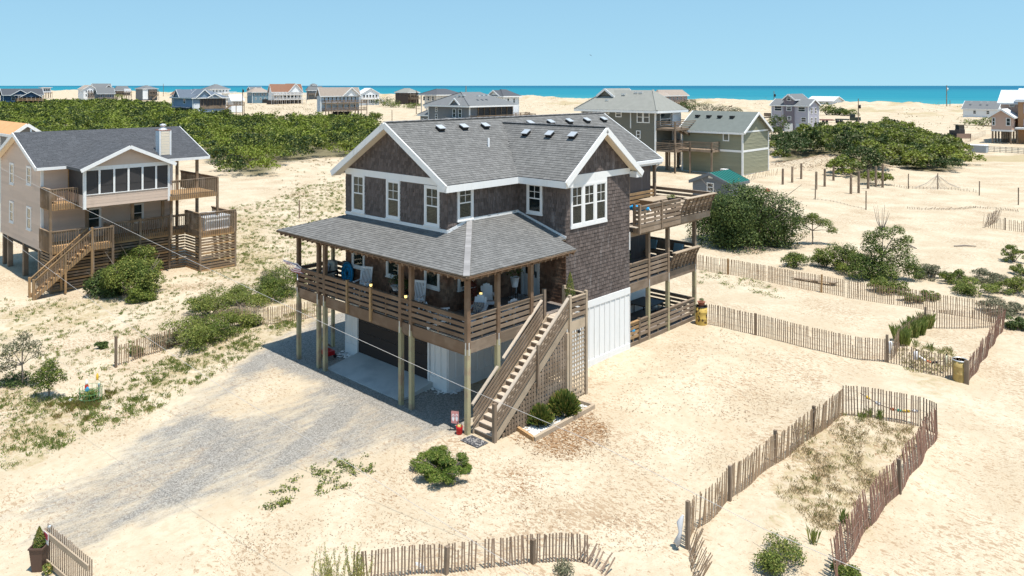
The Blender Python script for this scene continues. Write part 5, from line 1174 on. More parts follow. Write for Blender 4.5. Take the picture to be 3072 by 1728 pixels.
H.vents([(-8.6, 2.6, H.zr - .9), (-6.7, 2.6, H.zr - .9), (-4.9, 2.6, H.zr - .9), (-2.9, 2.6, H.zr - .9)], BLACK)
ac = thing('air_conditioner', 'grey outdoor air conditioning unit against the olive building wall', 'air conditioner', gp(2182, 512))
pa = H.w(fx(2182) - H.wx, -.9, H.zb)
mb = MB(); mb.box(pa.x - .42, pa.x + .42, pa.y - .42, pa.y + .42, .05, .9); mb.build('case', mat('grey_louvre_case', (.28, .27, .26), .6), ac)
mb = MB(); mb.box(pa.x - .45, pa.x + .45, pa.y - .45, pa.y + .45, .9, .98); mb.build('top_lid', PLWHITE, ac)
H = House('garden_shed', 'slate grey garden shed with bright green metal roof', 2187, 80, .3, 2078, 2237, 550, 522, SSHED, GREENROOF, cat='shed')
k = H.wy; zz = H.ze; H.body(); H.gable('y', ov=.25, m=GREENROOF, trim=SSHED, th=.1); fx = lambda u: ony(u, HY, H.P.y).x - H.P.x + H.wx
H.wins('F', [(fx(2121), fx(2142), H.z(581), H.z(553))], trim=.1); fbx('gable_vent', WHITE, H.t, H.F, H.wx / 2 - .25, H.wx / 2 + .25, zz + .35, zz + .6, 0, .04)
for i in range(9):
    y = -.25 + (k + .5) * i / 8; mb = MB()
    beam('roof_rib', GREENROOF, H.t, H.w(.25, y, zz + .03), H.w(-H.wx / 2, y, H.zr + .03), .05, .05)
fbx('door_leaf', SLAV, H.t, H.R, .25, k * .3, H.zb + .1, H.zb + 1.9, 0, .04); fbx('door_leaf', SLAV, H.t, H.R, k * .31, k * .56, H.zb + .1, H.zb + 1.9, 0, .04); H.wins('R', [(k * .66, k * .92, H.zb + .6, H.zb + 1.8)], trim=.08)
H = House('far_house', 'lavender grey three storey house with darker middle tower and white windows', 2425, 200, .8, 2315, 2456, 316, 298, SLAV, RGREY, wmax=14)
k = H.wy; zz = H.ze; H.body(); fx = lambda u: ony(u, HY, H.P.y).x - H.P.x + H.wx
H.gable('x', x1=0, y0=0, y1=k, ze=zz, zr=zz + 1.6, ov=.4); xa, xb = fx(2352) - H.wx, fx(2383) - H.wx
H.block('tower_wall', SMAUVE, xa, xb, -.3, 6, H.zb, zz + 1.6); H.gable('y', x0=xa, x1=xb, y0=-.3, y1=8, ze=zz + 1.5, zr=CAM.z - (282 - HY) / FPX * 200, ov=.35, wm=SMAUVE)
TW = Fr(H.w(-H.wx, -.3), H.ex, -H.ey)
for u0, u1, v0, v1, fr in ((2323, 2346, 319, 335, H.F), (2361, 2376, 321, 334, TW), (2362, 2375, 291, 303, TW), (2394, 2416, 321, 336, H.F), (2364, 2375, 350, 362, TW), (2403, 2419, 352, 367, H.F), (2322, 2337, 350, 360, H.F)): pane_window(H.t, fr, fx(u0), fx(u1), H.z(v1), H.z(v0))
H.grid('R', 2, zz - 2.3, zz - .6, 1.2); H.grid('R', 2, zz - 4.8, zz - 3.2, 1.2); H.block('garage_door', SAQUA, fx(2388) - H.wx, fx(2420) - H.wx, -.05, -.01, H.zb, H.zb + 2.2); H.block('garage_door', WHITE, fx(2355) - H.wx, fx(2380) - H.wx, -.36, -.31, H.zb, H.zb + 2.2); H.corner()
H.block('deck_floor', GRYB, -H.wx - 2.4, -H.wx, .5, 6, H.z(358), H.z(355)); H.block('deck_rail', GRYB, -H.wx - 2.4, -H.wx, .45, .5, H.z(353), H.z(342)); beam('deck_post', GRYB, H.t, H.w(-H.wx - 2.3, .6, 0), H.w(-H.wx - 2.3, .6, H.z(355)), .25, .25, H.ex)
H = House('far_house', 'long low white house with pale roof behind the lavender house', 2497, 366, 1.6, 2424, 2528, 303, 289.5, SWHITE, RPALE)
H.body(); H.gable('x', ov=.7); H.grid('R', 4, H.ze - 2.2, H.ze - .6, .9); H.grid('F', 3, H.ze - 2.2, H.ze - .6, 1.2)
H = House('far_house', 'single storey white house with grey roof half buried in the dune', 2992, 265, 1.5, 2889, 3010, 327, 304, SWHITE, RGREY)
H.body(); H.gable('x', ov=.4); H.grid('F', 2, H.ze - 1.9, H.ze - .6, 1.0, a=H.wx * .15); H.vents([(-H.wx * .8, 2, H.zr - .5), (-H.wx * .5, 2, H.zr - .5), (-H.wx * .3, 2, H.zr - .5)])
H = House('house_under_construction', 'unfinished pinkish tan house on pilings with raw wood bays and pale roof', 3035, 160, .4, 2974, 3110, 351, 327, STAN, RPALE, wmax=16)
k = H.wy; zz = H.ze; zfl = H.z(391); H.block('wall', STAN, -H.wx, 0, 0, 6, zfl, zz); H.gable('y', y0=0, y1=6, ov=.5); fx = lambda u: ony(u, HY, H.P.y).x - H.P.x + H.wx
for u0, u1 in ((2976, 2986), (3018, 3032)): H.wins('F', [(fx(u0), fx(u1), H.z(378), H.z(354))])
H.pil(2, 3, zfl, x1=-.2, y1=6, r=.3); H.pil(4, 2, zfl, x0=-H.wx + 1, x1=-1.5, y0=5, y1=7, r=.3)
H.block('floor_band', WHITE, -H.wx - .05, .05, -.05, 6, zfl - .3, zfl + .05)
H.block('rear_wall', STAN, -H.wx + .5, 10, 6.5, 14, zfl, H.z(309, 0, 6.5)); H.gable('x', x0=-H.wx + .5, x1=4, y0=6.5, y1=14, ze=H.z(309, 0, 6.5), zr=H.z(270, 0, 10), ov=.5, wm=STAN)
pane_window(H.t, Fr(H.w(-H.wx, 6.48), H.ex, -H.ey), H.wx * .55, H.wx * .85, H.z(320, 0, 6.5), H.z(312, 0, 6.5))
H.block('raw_wall', SRAW, .6, 12, 3, 9, H.zb, H.z(302)); H.block('raw_roof', RPALE, .2, 13, 2.4, 9, H.z(302), H.z(299)); H.gable('x', x0=.8, x1=12, y0=3, y1=11, ze=H.z(302), zr=H.z(265, 5, 5), ov=.6, wm=SRAW)
RW = Fr(H.w(.6, 2.98), H.ex, -H.ey)
for a in (1.0, 4.2): pane_window(H.t, RW, a, a + 2.4, H.z(341), H.z(312), frame=SLAV); pane_window(H.t, RW, a, a + 2.4, H.z(383), H.z(357), frame=SLAV)
H.block('balcony_floor', SWHITE, .4, 12, .8, 3, H.z(388), H.z(383)); H.pil(3, 1, H.z(388), x0=.8, x1=8, y0=1.2, y1=1.2)
H = House('far_house', 'small cottage with orange shingle roof behind the tan house', 46, 82, .2, -120, 110, 402, 371, SGREY, RORG, wmax=12)
H.body(); H.gable('x', ov=.5); H.grid('F', 3, H.ze - 1.6, H.ze - .5, 1.0)
# ------------------------------------------------------------------ plants
def leaf_quads(P, N, size, rng, aspect=.5):
    n = len(P); N = N / np.maximum(np.linalg.norm(N, axis=1, keepdims=True), 1e-6)
    a = rng.normal(size=(n, 3)); T = np.cross(N, a); T /= np.maximum(np.linalg.norm(T, axis=1, keepdims=True), 1e-6); Bn = np.cross(N, T)
    s = (size * rng.uniform(.6, 1.35, n))[:, None]
    V = np.stack([P - T * s * .5, P + Bn * s * aspect * .5 + N * s * .08, P + T * s * .5, P - Bn * s * aspect * .5 + N * s * .08], 1).reshape(-1, 3)
    return V
def lobe_leaves(lobes, n, size, rng, low=-.25, aspect=.55, fill=.22, jit=.09, nn=.55):
    L = np.array(lobes); w = (L[:, 3] * L[:, 4] + L[:, 4] * L[:, 5] + L[:, 3] * L[:, 5]); w /= w.sum()
    k = rng.choice(len(L), n, p=w); d = rng.normal(size=(n, 3)); d /= np.linalg.norm(d, axis=1, keepdims=True)
    flip = d[:, 2] < low; d[flip, 2] *= -1
    r = 1.02 - fill * rng.random(n) ** 1.6 + rng.normal(0, jit, n)
    P = L[k, :3] + d * L[k, 3:6] * r[:, None]
    N = d / L[k, 3:6] + rng.normal(0, nn, (n, 3)) / L[k, 3:6].mean(1, keepdims=True); N[:, 2] += .35 / L[k, 5]
    return leaf_quads(P, N, size, rng, aspect)
def quads(n): return np.arange(n * 4).reshape(n, 4)
def make_lobes(c, rx, ry, h, n, rng, zlo=.12, rr=(.3, .46)):
    out = []
    for i in range(n):
        a = rng.uniform(0, 6.283); q = math.sqrt(rng.uniform(0, 1)) * .72; f = rng.uniform(zlo, 1)
        top = math.sqrt(max(0, 1 - q * q)); z = h * top * f * .72
        r = rng.uniform(*rr) * min(1, .75 + .4 * rng.random()); m_ = (rx + ry) / 2
        out.append((c[0] + rx * q * math.cos(a), c[1] + ry * q * math.sin(a), c[2] + max(z, r * h * .3), r * m_, r * m_, r * min(m_, h) * .95))
    return out
def limbs(mb, c, top, n, spread, r, rng):
    c = Vector(c)
    for i in range(n):
        a = i * 6.283 / n + rng.uniform(-.5, .5); e = c + Vector((math.cos(a) * spread * rng.uniform(.5, 1), math.sin(a) * spread * rng.uniform(.5, 1), top * rng.uniform(.6, 1)))
        mid = c * .5 + e * .5 + Vector((rng.uniform(-.1, .1), rng.uniform(-.1, .1), .08)) * spread
        mb.tube([c, mid, e], [r, r * .65, r * .25], 5)
def bush(name, label, cat, c, rx, ry, h, n, size, m, rng, nl=16, group=None, limbs_n=5, low=-.25, zlo=.12, rr=(.3, .46), fill=.22):
    c = Vector(c); t = thing(name, label, cat, c, group)
    lb = make_lobes(c, rx, ry, h, nl, rng, zlo, rr); V = lobe_leaves(lb, n, size, rng, low, fill=fill); V[:, 2] = np.maximum(V[:, 2], c.z + .01 + .0 * V[:, 2])
    np_mesh('crown', V, quads(n), m, t)
    mb = MB(); limbs(mb, c - Vector((0, 0, .1)), h * .75, limbs_n, min(rx, ry) * .7, max(.02, h * .022), rng); limbs(mb, c - Vector((0, 0, .1)), h * 1.02, limbs_n, min(rx, ry) * 1.02, max(.014, h * .012), rng); mb.build('branches', TRUNK, t); return t
def tree(name, label, cat, c, h, crown_lobes, n, size, m, rng, r=.09, lean=(0, 0), group=None):
    c = Vector(c); t = thing(name, label, cat, c, group); lb = [(c.x + a, c.y + b, c.z + z, q, q, q * f) for a, b, z, q, f in crown_lobes]
    V = lobe_leaves(lb, n, size, rng, -.7, fill=.5); np_mesh('crown', V, quads(n), m, t)
    mb = MB(); fork = c + Vector((lean[0] * .5, lean[1] * .5, h * .42)); mb.tube([c - Vector((0, 0, .2)), (c + fork) / 2 + Vector((.03, .02, 0)), fork], [r, r * .8, r * .65], 7)
    for (x, y, z, q, _, _) in lb: mb.tube([fork, (fork + Vector((x, y, z))) / 2 + Vector((0, 0, .05)), Vector((x, y, z))], [r * .55, r * .35, r * .12], 5)
    mb.build('trunk', TRUNK, t); return t
g = np.random.default_rng(5)
# the two thickets that read as one mass each
def thicket(name, poly, kindlabel, spacing, hmin, hmax, m_, smin, budget, far_grow=True):
    P = np.array(poly); x0, y0 = P.min(0); x1, y1 = P.max(0); lobes = []
    dens = int((x1 - x0) * (y1 - y0) / spacing ** 2 * 1.6)
    X_ = g.uniform(x0, x1, dens); Y_ = g.uniform(y0, y1, dens); ins = sdist(X_, Y_, poly)
    Zg = hgt(X_, Y_); hn = np.clip(.5 + .45 * wav(X_, Y_, 17, 6) + .3 * wav(X_, Y_, 7, 31), 0, 1)
    for x, y, z, e, a in zip(X_, Y_, Zg, ins, hn):
        if e > -.3: continue
        dd = (Vector((x, y, 0)) - Vector((CAM.x, CAM.y, 0))); dp = dd.dot(FW); la = dd.dot(RT)
        if dp < 20 or abs(la) > dp * .80: continue
        edge = min(1, -e / 3.0); R = g.uniform(1.9, 3.9) * (.65 + .35 * edge); H_ = (hmin + (hmax - hmin) * (.45 * a + .55 * g.random())) * (.6 + .4 * edge)
        tn = g.random()
        for k in range(14 if dp < 200 else 7):     # each crown is a dome of smaller leafy lobes
            q = math.sqrt(g.random()) * .85; t_ = g.uniform(0, 6.283); r = g.uniform(.20, .36) * R * (1 if dp < 230 else 1.3)
            lobes.append((x + R * q * math.cos(t_), y + R * q * math.sin(t_), z + max(r * .5, (H_ - r) * math.sqrt(1 - q * q) * g.uniform(.75, 1.0)), r, r, r * .85, dp, tn))
    L = np.array(lobes); w = L[:, 3] ** 2 / np.maximum(L[:, 6], 90) ** 1.65; w /= w.sum(); cnt = np.maximum(6, (w * budget).astype(int))
    Vs = []
    for l, c_ in zip(L, cnt):
        size = smin * g.uniform(.85, 1.25) * max(1, l[6] / 125) ** .85
        Vs.append(lobe_leaves([l[:6]], int(c_), size, g, -.3, aspect=.75, fill=.35, nn=1.1))
    V = np.concatenate(Vs); o = np_mesh(name, V, quads(len(V) // 4), m_); tag(o, kind='stuff')
    a_ = o.data.attributes.new('tone', 'FLOAT', 'POINT'); a_.data.foreach_set('value', np.repeat(L[:, 7], cnt * 4).astype(np.float32)); return o
LEAFT = leafmat('thicket_leaf', (.034, .060, .015), (.18, .225, .03), (.22, .23, .06), .25, .22, True)
thicket('maritime_thicket', THICK, '', 4.9, 1.6, 6.0, LEAFT, .30, 420000)
thicket('dune_thicket', THICKR, '', 4.3, 1.4, 5.8, leafmat('bright_oak_leaf', (.042, .072, .018), (.20, .235, .038), (.20, .19, .10), .25, .25, True), .31, 130000)
# big shrubs and trees one can tell apart
def at(u, v): p = gp(u, v); return (p.x, p.y, p.z - .03)
R_ = lambda k: np.random.default_rng(k)
b0 = onz(2205, 740, 0)
bush('oak_shrub', 'large dark green oak shrub right of the house decks behind the slat fence', 'shrub', (b0.x, b0.y + 1.6, 0), 4.9, 4.9, 5.3, 62000, .16, LEAFD, R_(1), nl=80, limbs_n=8, rr=(.22, .33), zlo=.0, low=-.6)
bush('oak_shrub', 'low lobe of dark shrub along the slat fence foot', 'shrub', at(2385, 800), 1.1, 1.0, 1.1, 2600, .11, LEAF, R_(2), nl=10)
c_ = at(2437, 732)
tree('small_tree', 'small umbrella crowned tree on bare sand right of the big shrub', 'tree', c_, 2.7, [(0, 0, 2.0, .75, .6), (-.9, -.5, 1.9, .6, .6), (.8, .5, 1.75, .65, .6), (1.3, .8, 1.2, .45, .7), (-1.2, -.7, 1.45, .5, .6), (.2, -.3, 2.35, .5, .6)], 5200, .10, LEAF, R_(3), .07)
c_ = at(2645, 838)
TWT = tree('small_tree', 'taller leafy tree with dead twigs on top beside the slat fence', 'tree', c_, 3.8, [(.1, 0, 3.1, .62, .8), (.8, .6, 3.3, .5, .7), (-.6, -.4, 2.9, .5, .7), (-.5, -.4, 2.2, .7, .8), (.9, .8, 2.2, .7, .8), (1.3, 1.0, 2.7, .45, .7), (0, 0, 1.5, .9, .8), (1.2, .9, 1.2, .85, .8), (-1.0, -.8, 1.1, .8, .8), (.3, -.5, .7, .9, .7), (1.6, 1.2, .6, .7, .8), (-1.1, -1.1, .5, .8, .7), (-.1, .1, .5, 1.2, .6)], 15000, .11, leafmat('sunny_oak_leaf', (.06, .10, .02), (.11, .155, .03), (.17, .19, .05)), R_(4), .09)
mb = MB()
for i in range(7):
    a = i * .9; mb.tube([(c_[0], c_[1], 3.2), (c_[0] + .3 * math.cos(a), c_[1] + .3 * math.sin(a), 3.9), (c_[0] + .5 * math.cos(a), c_[1] + .5 * math.sin(a), 4.5 + .1 * i)], [.03, .02, .008], 4)
mb.build('dead_twigs', TWIG, TWT)
bush('scrub_bush', 'yellow green low bush left of the twiggy tree behind the fence', 'bush', at(2475, 800), 1.3, 1.2, 1.6, 3200, .11, LEAFY, R_(6), nl=16, rr=(.2, .36), fill=.4)
bush('scrub_bush', 'loose mid green bush between the yellow bush and the twiggy tree', 'bush', at(2545, 812), 2.0, 1.7, 2.3, 7000, .11, LEAF, R_(7), nl=24, rr=(.2, .36), fill=.4)
bush('scrub_bush', 'bright yellow green bush pressed against the slat fence', 'bush', at(2665, 880), 1.6, 1.0, 1.3, 4200, .11, LEAFY, R_(8), nl=18, rr=(.2, .36), fill=.4)
for k, (u, v, rx, h, m_, lab) in enumerate(((2790, 835, 1.3, 1.0, LEAFG, 'grey green bush with bare twigs right of the twiggy tree'), (2860, 850, 1.1, 1.1, LEAF, 'dark green low bush behind the fence bend'), (2920, 880, 1.7, 1.1, LEAFY, 'spreading yellow green bush near the fence far corner'), (2960, 845, 1.5, .9, LEAFG, 'pale silvery bush behind the spreading yellow bush'), (3040, 880, 1.3, 1.3, LEAFY, 'leafy green bush at the photo edge beside the fence corner'), (3010, 940, 1.6, .9, LEAFG, 'thin grey bush outside the fence far corner'), (3055, 985, .9, .7, LEAFD, 'small dark bush nearest the fence corner outside'), (3040, 785, 1.0, 1.6, LEAF, 'upright bush on the sand at the photo edge'), (3068, 825, .8, 1.0, LEAFY, 'small yellow bush below the upright bush'), (2735, 905, .9, .7, LEAFY, 'small yellow tuft of bush inside the fence line'), (2790, 900, .7, .7, TWIG if False else LEAFY, 'olive coloured little bush caught in the slat fence'))):
    bush('scrub_bush', lab, 'bush', at(u, v), rx, rx * .9, h, int(2600 * rx), .10, m_, R_(20 + k), nl=18, rr=(.2, .36), fill=.45)
b1 = at(395, 905)
bush('oak_shrub', 'big bright green shrub in front of the tan house stairs', 'shrub', (b1[0] - 1.2, b1[1] + .6, b1[2]), 2.2, 2.3, 3.0, 17000, .12, LEAFY, R_(40), nl=40, rr=(.2, .34), fill=.4)
bush('oak_shrub', 'dark lower shrub at the foot of the bright shrub', 'shrub', at(330, 880), 1.5, 1.4, 2.0, 7500, .12, LEAFD, R_(41), nl=18)
bush('oak_shrub', 'small shrub spilling right of the bright shrub', 'shrub', at(425, 905), 1.0, .9, .95, 3000, .11, LEAF, R_(42), nl=10)
bush('oak_shrub', 'yellow green shrub against the tan house lattice skirt', 'shrub', at(410, 830), 1.3, 1.5, 2.6, 6000, .12, LEAFY, R_(43), nl=16)
for k, (u, v, rx, h, m_, lab) in enumerate(((570, 1035, 2.1, 1.5, LEAFY, 'big bayberry bush covering the near end of the leaning fence'), (645, 1005, 1.6, 1.4, LEAF, 'green bayberry bush at the middle of the leaning fence'), (630, 940, 1.7, 1.4, LEAFY, 'rounded bayberry bush behind the leaning fence'), (725, 920, 2.0, 1.4, LEAFY, 'wide bayberry bush behind the fence slats'), (735, 970, 1.4, .9, LEAFY, 'low grey bush in front of the fence slats'), (810, 895, 1.7, 1.4, LEAF, 'dark green bush beside the porch corner post'), (855, 875, 2.0, 1.7, LEAF, 'dense dark bush left of the porch posts'), (815, 850, 1.1, .9, LEAFG, 'grey twiggy bush above the dark porch bush'), (490, 1040, .8, .8, LEAFG, 'small bayberry clump beside the fence end post'), (410, 1065, .45, .5, LEAF, 'little sapling growing through the fence end slats'), (305, 1045, .4, .4, LEAFD, 'small dark tuft bush on sand left of the fence post'))):
    bush('bayberry_bush', lab, 'bush', at(u, v), rx, rx * .9, h, int(3600 * rx), .085, m_, R_(60 + k), nl=22, rr=(.2, .36), fill=.4)
c_ = at(66, 1160)
tree('small_tree', 'sparse small tree with thin bare trunk at the left photo edge', 'tree', c_, 2.3, [(0, 0, 1.9, .42, .7), (-.5, -.3, 1.6, .4, .7), (.4, .3, 1.75, .4, .7), (-.7, -.5, 1.2, .35, .7), (.65, .4, 1.45, .28, .7), (-.4, -.4, .9, .35, .7), (-.1, .1, 2.15, .3, .7), (-.8, -.6, .75, .3, .6)], 1900, .085, LEAFG, R_(80), .045)
c_ = at(145, 1195)
tree('oak_sapling', 'round leafy sapling beside the planted ring on sand', 'tree', c_, 1.5, [(0, 0, 1.1, .42, .8), (-.35, -.2, .9, .36, .8), (.35, .25, .95, .36, .8), (-.15, .1, 1.35, .33, .8), (.2, -.2, .65, .34, .7), (-.45, -.3, .6, .28, .7)], 3200, .075, LEAF, R_(81), .05)
bush('scrub_bush', 'dry brown shaded bush under the sparse small tree', 'bush', at(40, 1150), .9, .8, .5, 1500, .08, LEAFD, R_(82), nl=8)
c_ = at(1297, 1440)
bush('juniper_bush', 'spreading juniper bush on the open sand before the stairs', 'shrub', (c_[0], c_[1] + .5, c_[2]), 1.5, 1.25, .85, 17000, .06, leafmat('juniper_leaf', (.07, .12, .018), (.14, .195, .03), (.22, .22, .06), .25, 2.0), R_(83), nl=40, rr=(.12, .22), fill=.5, limbs_n=9)
bush('scrub_bush', 'light green bush inside the sand fence pen', 'bush', at(2335, 1690), .82, .75, .75, 4200, .06, LEAFY, R_(84), nl=14, fill=.5)
bush('scrub_bush', 'small leafy bush caught in the near end of the sand fence', 'bush', at(2535, 1725), .45, .4, .45, 1200, .06, LEAF, R_(85), nl=8)
bush('scrub_bush', 'low bush by the lavender house', 'bush', at(2340, 405), 3.2, 3, 6.0, 1500, .4, LEAFD, R_(86), nl=16)
for k, (u, v, rx, h) in enumerate(((2480, 345, 5, 5), (2515, 345, 4, 3.2), (2545, 346, 4, 2.6), (2960, 378, 7, 3.0), (2065, 336, 6, 6.0), (2130, 336, 10, 5), (2180, 340, 7, 3.5), (1150, 318, 9, 6), (1175, 322, 7, 4), (1240, 325, 6, 3), (1040, 380, 4, 4), (1120, 365, 4, 4), (345, 300, 10, 5), (245, 312, 10, 4))):
    bush('dune_bush', ['rounded bush behind the lavender house', 'dark low bush before the white ranch', 'low bush right of the white ranch', 'green patch bush before the unfinished house', 'pine like bush beside the brown roofed house', 'broad sage bush on the dune slope', 'low bush right of the broad sage bush', 'wind bent dark tree left of the brown house', 'bush below the wind bent tree', 'low bush before the brown house', 'round bush at the pale blue house foot', 'bush on the sand path by the thicket tip', 'distant bush between navy and white houses', 'low distant bush beyond the thicket'][k], 'bush', at(u, v), rx, rx * .8, h, 900, .55, LEAFD if k in (1, 7, 4) else (LEAFG if k in (5, 6) else LEAF), R_(100 + k), nl=14)
# grasses: stuff that nobody could count
def blades(name, pts, m_, parent=None, lean=(.2, .9)):
    """pts: x, y, z, height, spread, count"""
    Vs = []
    for x, y, z, h, sp, n in pts:
        a = g.uniform(0, 6.283, n); q = np.sqrt(g.random(n)) * sp; bx0 = x + q * np.cos(a); by0 = y + q * np.sin(a)
        hh = h * g.uniform(.5, 1.15, n); la = g.uniform(0, 6.283, n); ll = hh * g.uniform(lean[0], lean[1], n); w = np.maximum(.003, h * .0055) * g.uniform(.7, 1.4, n)
        cx_, sx_ = np.cos(la + 1.57) * w, np.sin(la + 1.57) * w
        B0 = np.stack([bx0 - cx_, by0 - sx_, np.full(n, z - .02)], 1); B1 = np.stack([bx0 + cx_, by0 + sx_, np.full(n, z - .02)], 1)
        mx = np.stack([bx0 + np.cos(la) * ll * .4, by0 + np.sin(la) * ll * .4, z + hh * .65], 1); tp = np.stack([bx0 + np.cos(la) * ll, by0 + np.sin(la) * ll, z + hh * .95], 1)
        wv = np.stack([cx_, sx_, np.zeros(n)], 1)
        Vs.append(np.stack([B0, B1, mx + wv * .7, tp], 1).reshape(-1, 3))
    V = np.concatenate(Vs); o = np_mesh(name, V, quads(len(V) // 4), m_, parent); o['kind'] = 'stuff'; return o
def scatter(poly, n, hmin, hmax, sp, cnt, pat=None):
    P = np.array(poly); out = []; x0, y0 = P.min(0); x1, y1 = P.max(0)
    while len(out) < n:
        x = g.uniform(x0, x1, 400); y = g.uniform(y0, y1, 400); e = sdist(x, y, poly)
        if pat: pv = wav(x, y, pat, 17) + .6 * wav(x, y, pat * .4, 23)
        for i in range(400):
            if e[i] < 0 and (not pat or pv[i] + g.normal(0, .25) > .12) and not (-11.8 < x[i] < 1.3 and 0 < y[i] < 18) and not (-36 < x[i] < -31.5 and -4.5 < y[i] < 7.3): out.append((x[i], y[i], gh(x[i], y[i]), g.uniform(hmin, hmax), sp * g.uniform(.5, 1.3), cnt))
            if len(out) >= n: break
    return out
pen = poly_px([(2400, 1290), (2600, 1290), (2770, 1300), (2700, 1450), (2600, 1600), (2440, 1600), (2330, 1500), (2360, 1400)])
blades('dry_dune_grass', scatter(pen, 1500, .05, .12, .14, 9, 2.5), GRASSD)
blades('dune_grass', scatter(pen, 120, .07, .16, .10, 12, 2.0) + scatter(poly_px([(2690, 1060), (2860, 1050), (2880, 1110), (2790, 1130), (2720, 1120)]), 160, .08, .2, .12, 12), GRASS)
blades('green_dune_grass', [(p.x + g.normal(0, .15), p.y + g.normal(0, .15), gh(p.x, p.y),   .8, .30, 330) for p in (gp(u, v) for u, v in ((2695, 1035), (2710, 1020), (2725, 1010), (2740, 1000), (2755, 992), (2768, 985), (2748, 1010)))] + [(p.x, p.y, gh(p.x, p.y), .4, .14, 50) for p in (gp(u, v) for u, v in ((2605, 1250), (2638, 1258), (2585, 1262), (2750, 1040), (2790, 1050)))] + [(p.x, p.y, gh(p.x, p.y), .45, .12, 60) for p in (gp(u, v) for u, v in ((2440, 1630), (2530, 1570)))], GRASSG, None, (.05, .45))
left = poly_px([(0, 900), (300, 880), (560, 790), (760, 700), (900, 780), (800, 900), (620, 960), (480, 1120), (330, 1200), (0, 1230)])
left2 = poly_px([(0, 1180), (300, 1200), (600, 1010), (820, 960), (980, 900), (900, 980), (640, 1130), (420, 1260), (200, 1340), (0, 1420)])
mid = poly_px([(690, 620), (800, 600), (900, 560), (1030, 540), (1035, 760), (900, 860), (780, 850), (640, 800)])
blades('sand_grass', scatter(left, 900, .05, .13, .10, 12, 4) + scatter(left2, 700, .05, .12, .09, 12, 3.5) + scatter(mid, 800, .06, .16, .13, 12, 3), GRASS)
blades('bright_sand_grass', scatter(left2, 560, .08, .2, .11, 20, 2.5) + scatter(mid, 560, .10, .26, .15, 20, 2.5) + scatter(left, 400, .07, .18, .11, 20, 3), GRASSG)
blades('dry_sand_grass', scatter(left, 700, .05, .11, .14, 10, 5) + scatter(mid, 600, .06, .15, .16, 10, 4) + scatter(poly_px([(900, 470), (1040, 480), (1040, 600), (930, 640), (820, 560)]), 160, .1, .3, .2, 16, 4), GRASSD)
dots = poly_px([(780, 1500), (960, 1390), (1120, 1360), (1120, 1440), (960, 1490), (800, 1540)])
def lowplants(name, pts, m_, size):
    Vs = []
    for x, y, z, h, sp, n in pts:
        P = np.stack([x + g.normal(0, sp, n), y + g.normal(0, sp, n), z + np.abs(g.normal(.5 * h, .4 * h, n))], 1); N = g.normal(0, .6, (n, 3)); N[:, 2] += 1; Vs.append(leaf_quads(P, N, size, g, .5))
    V = np.concatenate(Vs); o = np_mesh(name, V, quads(len(V) // 4), m_); o['kind'] = 'stuff'
lowplants('ground_cover_plants', scatter(dots, 90, .04, .12, .08, 16, 1.5) + scatter(poly_px([(2100, 810), (2260, 830), (2360, 880), (2340, 900), (2200, 870), (2100, 850)]), 60, .08, .16, .13, 22, 2) + scatter(left2, 320, .06, .15, .12, 14, 3) + scatter(left, 280, .06, .15, .13, 14, 3) + scatter(mid, 360, .08, .2, .18, 16, 3), LEAFY, .08)
far_sand = poly_px([(1000, 420), (1060, 400), (1160, 400), (1160, 300), (1300, 300), (1800, 330), (2100, 330), (2320, 380), (2560, 400), (3072, 380), (3200, 430), (2900, 470), (2300, 470)])
lowplants('dry_dune_tufts', [(x, y, z, h * 3, s * 5, 10) for x, y, z, h, s, n in scatter(poly_px([(2700, 300), (3072, 300), (3072, 400), (2700, 420)]), 190, .2, .5, .3, 10, 30) + scatter(poly_px([(1560, 300), (2300, 300), (2300, 345), (1560, 345)]), 220, .3, .6, .4, 10, 40) + scatter(poly_px([(740, 320), (1000, 320), (1000, 370), (760, 370)]), 130, .2, .4, .3, 10, 20)], leafmat('dune_tuft_leaf', (.16, .14, .065), (.24, .19, .10), (.30, .24, .14)), .5)
# leaf litter, twigs and chips lying on the sand
def chips(name, n, poly, m_, size, pat):
    pts = scatter(poly, n, .1, .2, .1, 1, pat); P = np.array([(p[0], p[1], p[2] + .012) for p in pts]); N = g.normal(0, .12, (n, 3)); N[:, 2] += 1
    V = leaf_quads(P, N, size, g, .28); o = np_mesh(name, V, quads(n), m_); o['kind'] = 'stuff'
CHIP = mat('wood_chip', (.22, .125, .065), .9, island=.35, namp=.1)
chips('wood_chips', 900, STRAW[0], CHIP, .08, None); chips('blown_straw', 3600, poly_px([(1100, 1420), (1800, 1330), (2200, 1150), (2600, 1180), (2300, 1450), (2000, 1650), (700, 1700), (700, 1560)]), CHIP, .06, 4)
chips('dry_twigs', 900, poly_px([(1900, 1060), (2150, 1000), (2500, 1150), (2300, 1280), (1850, 1250)]), CHIP, .09, None)
chips('mound_debris', 2200, [(MOUNDS[3][0] + 9 * math.cos(a), MOUNDS[3][1] + 9 * math.sin(a)) for a in np.arange(0, 6.28, .5)], CHIP, .3, None)

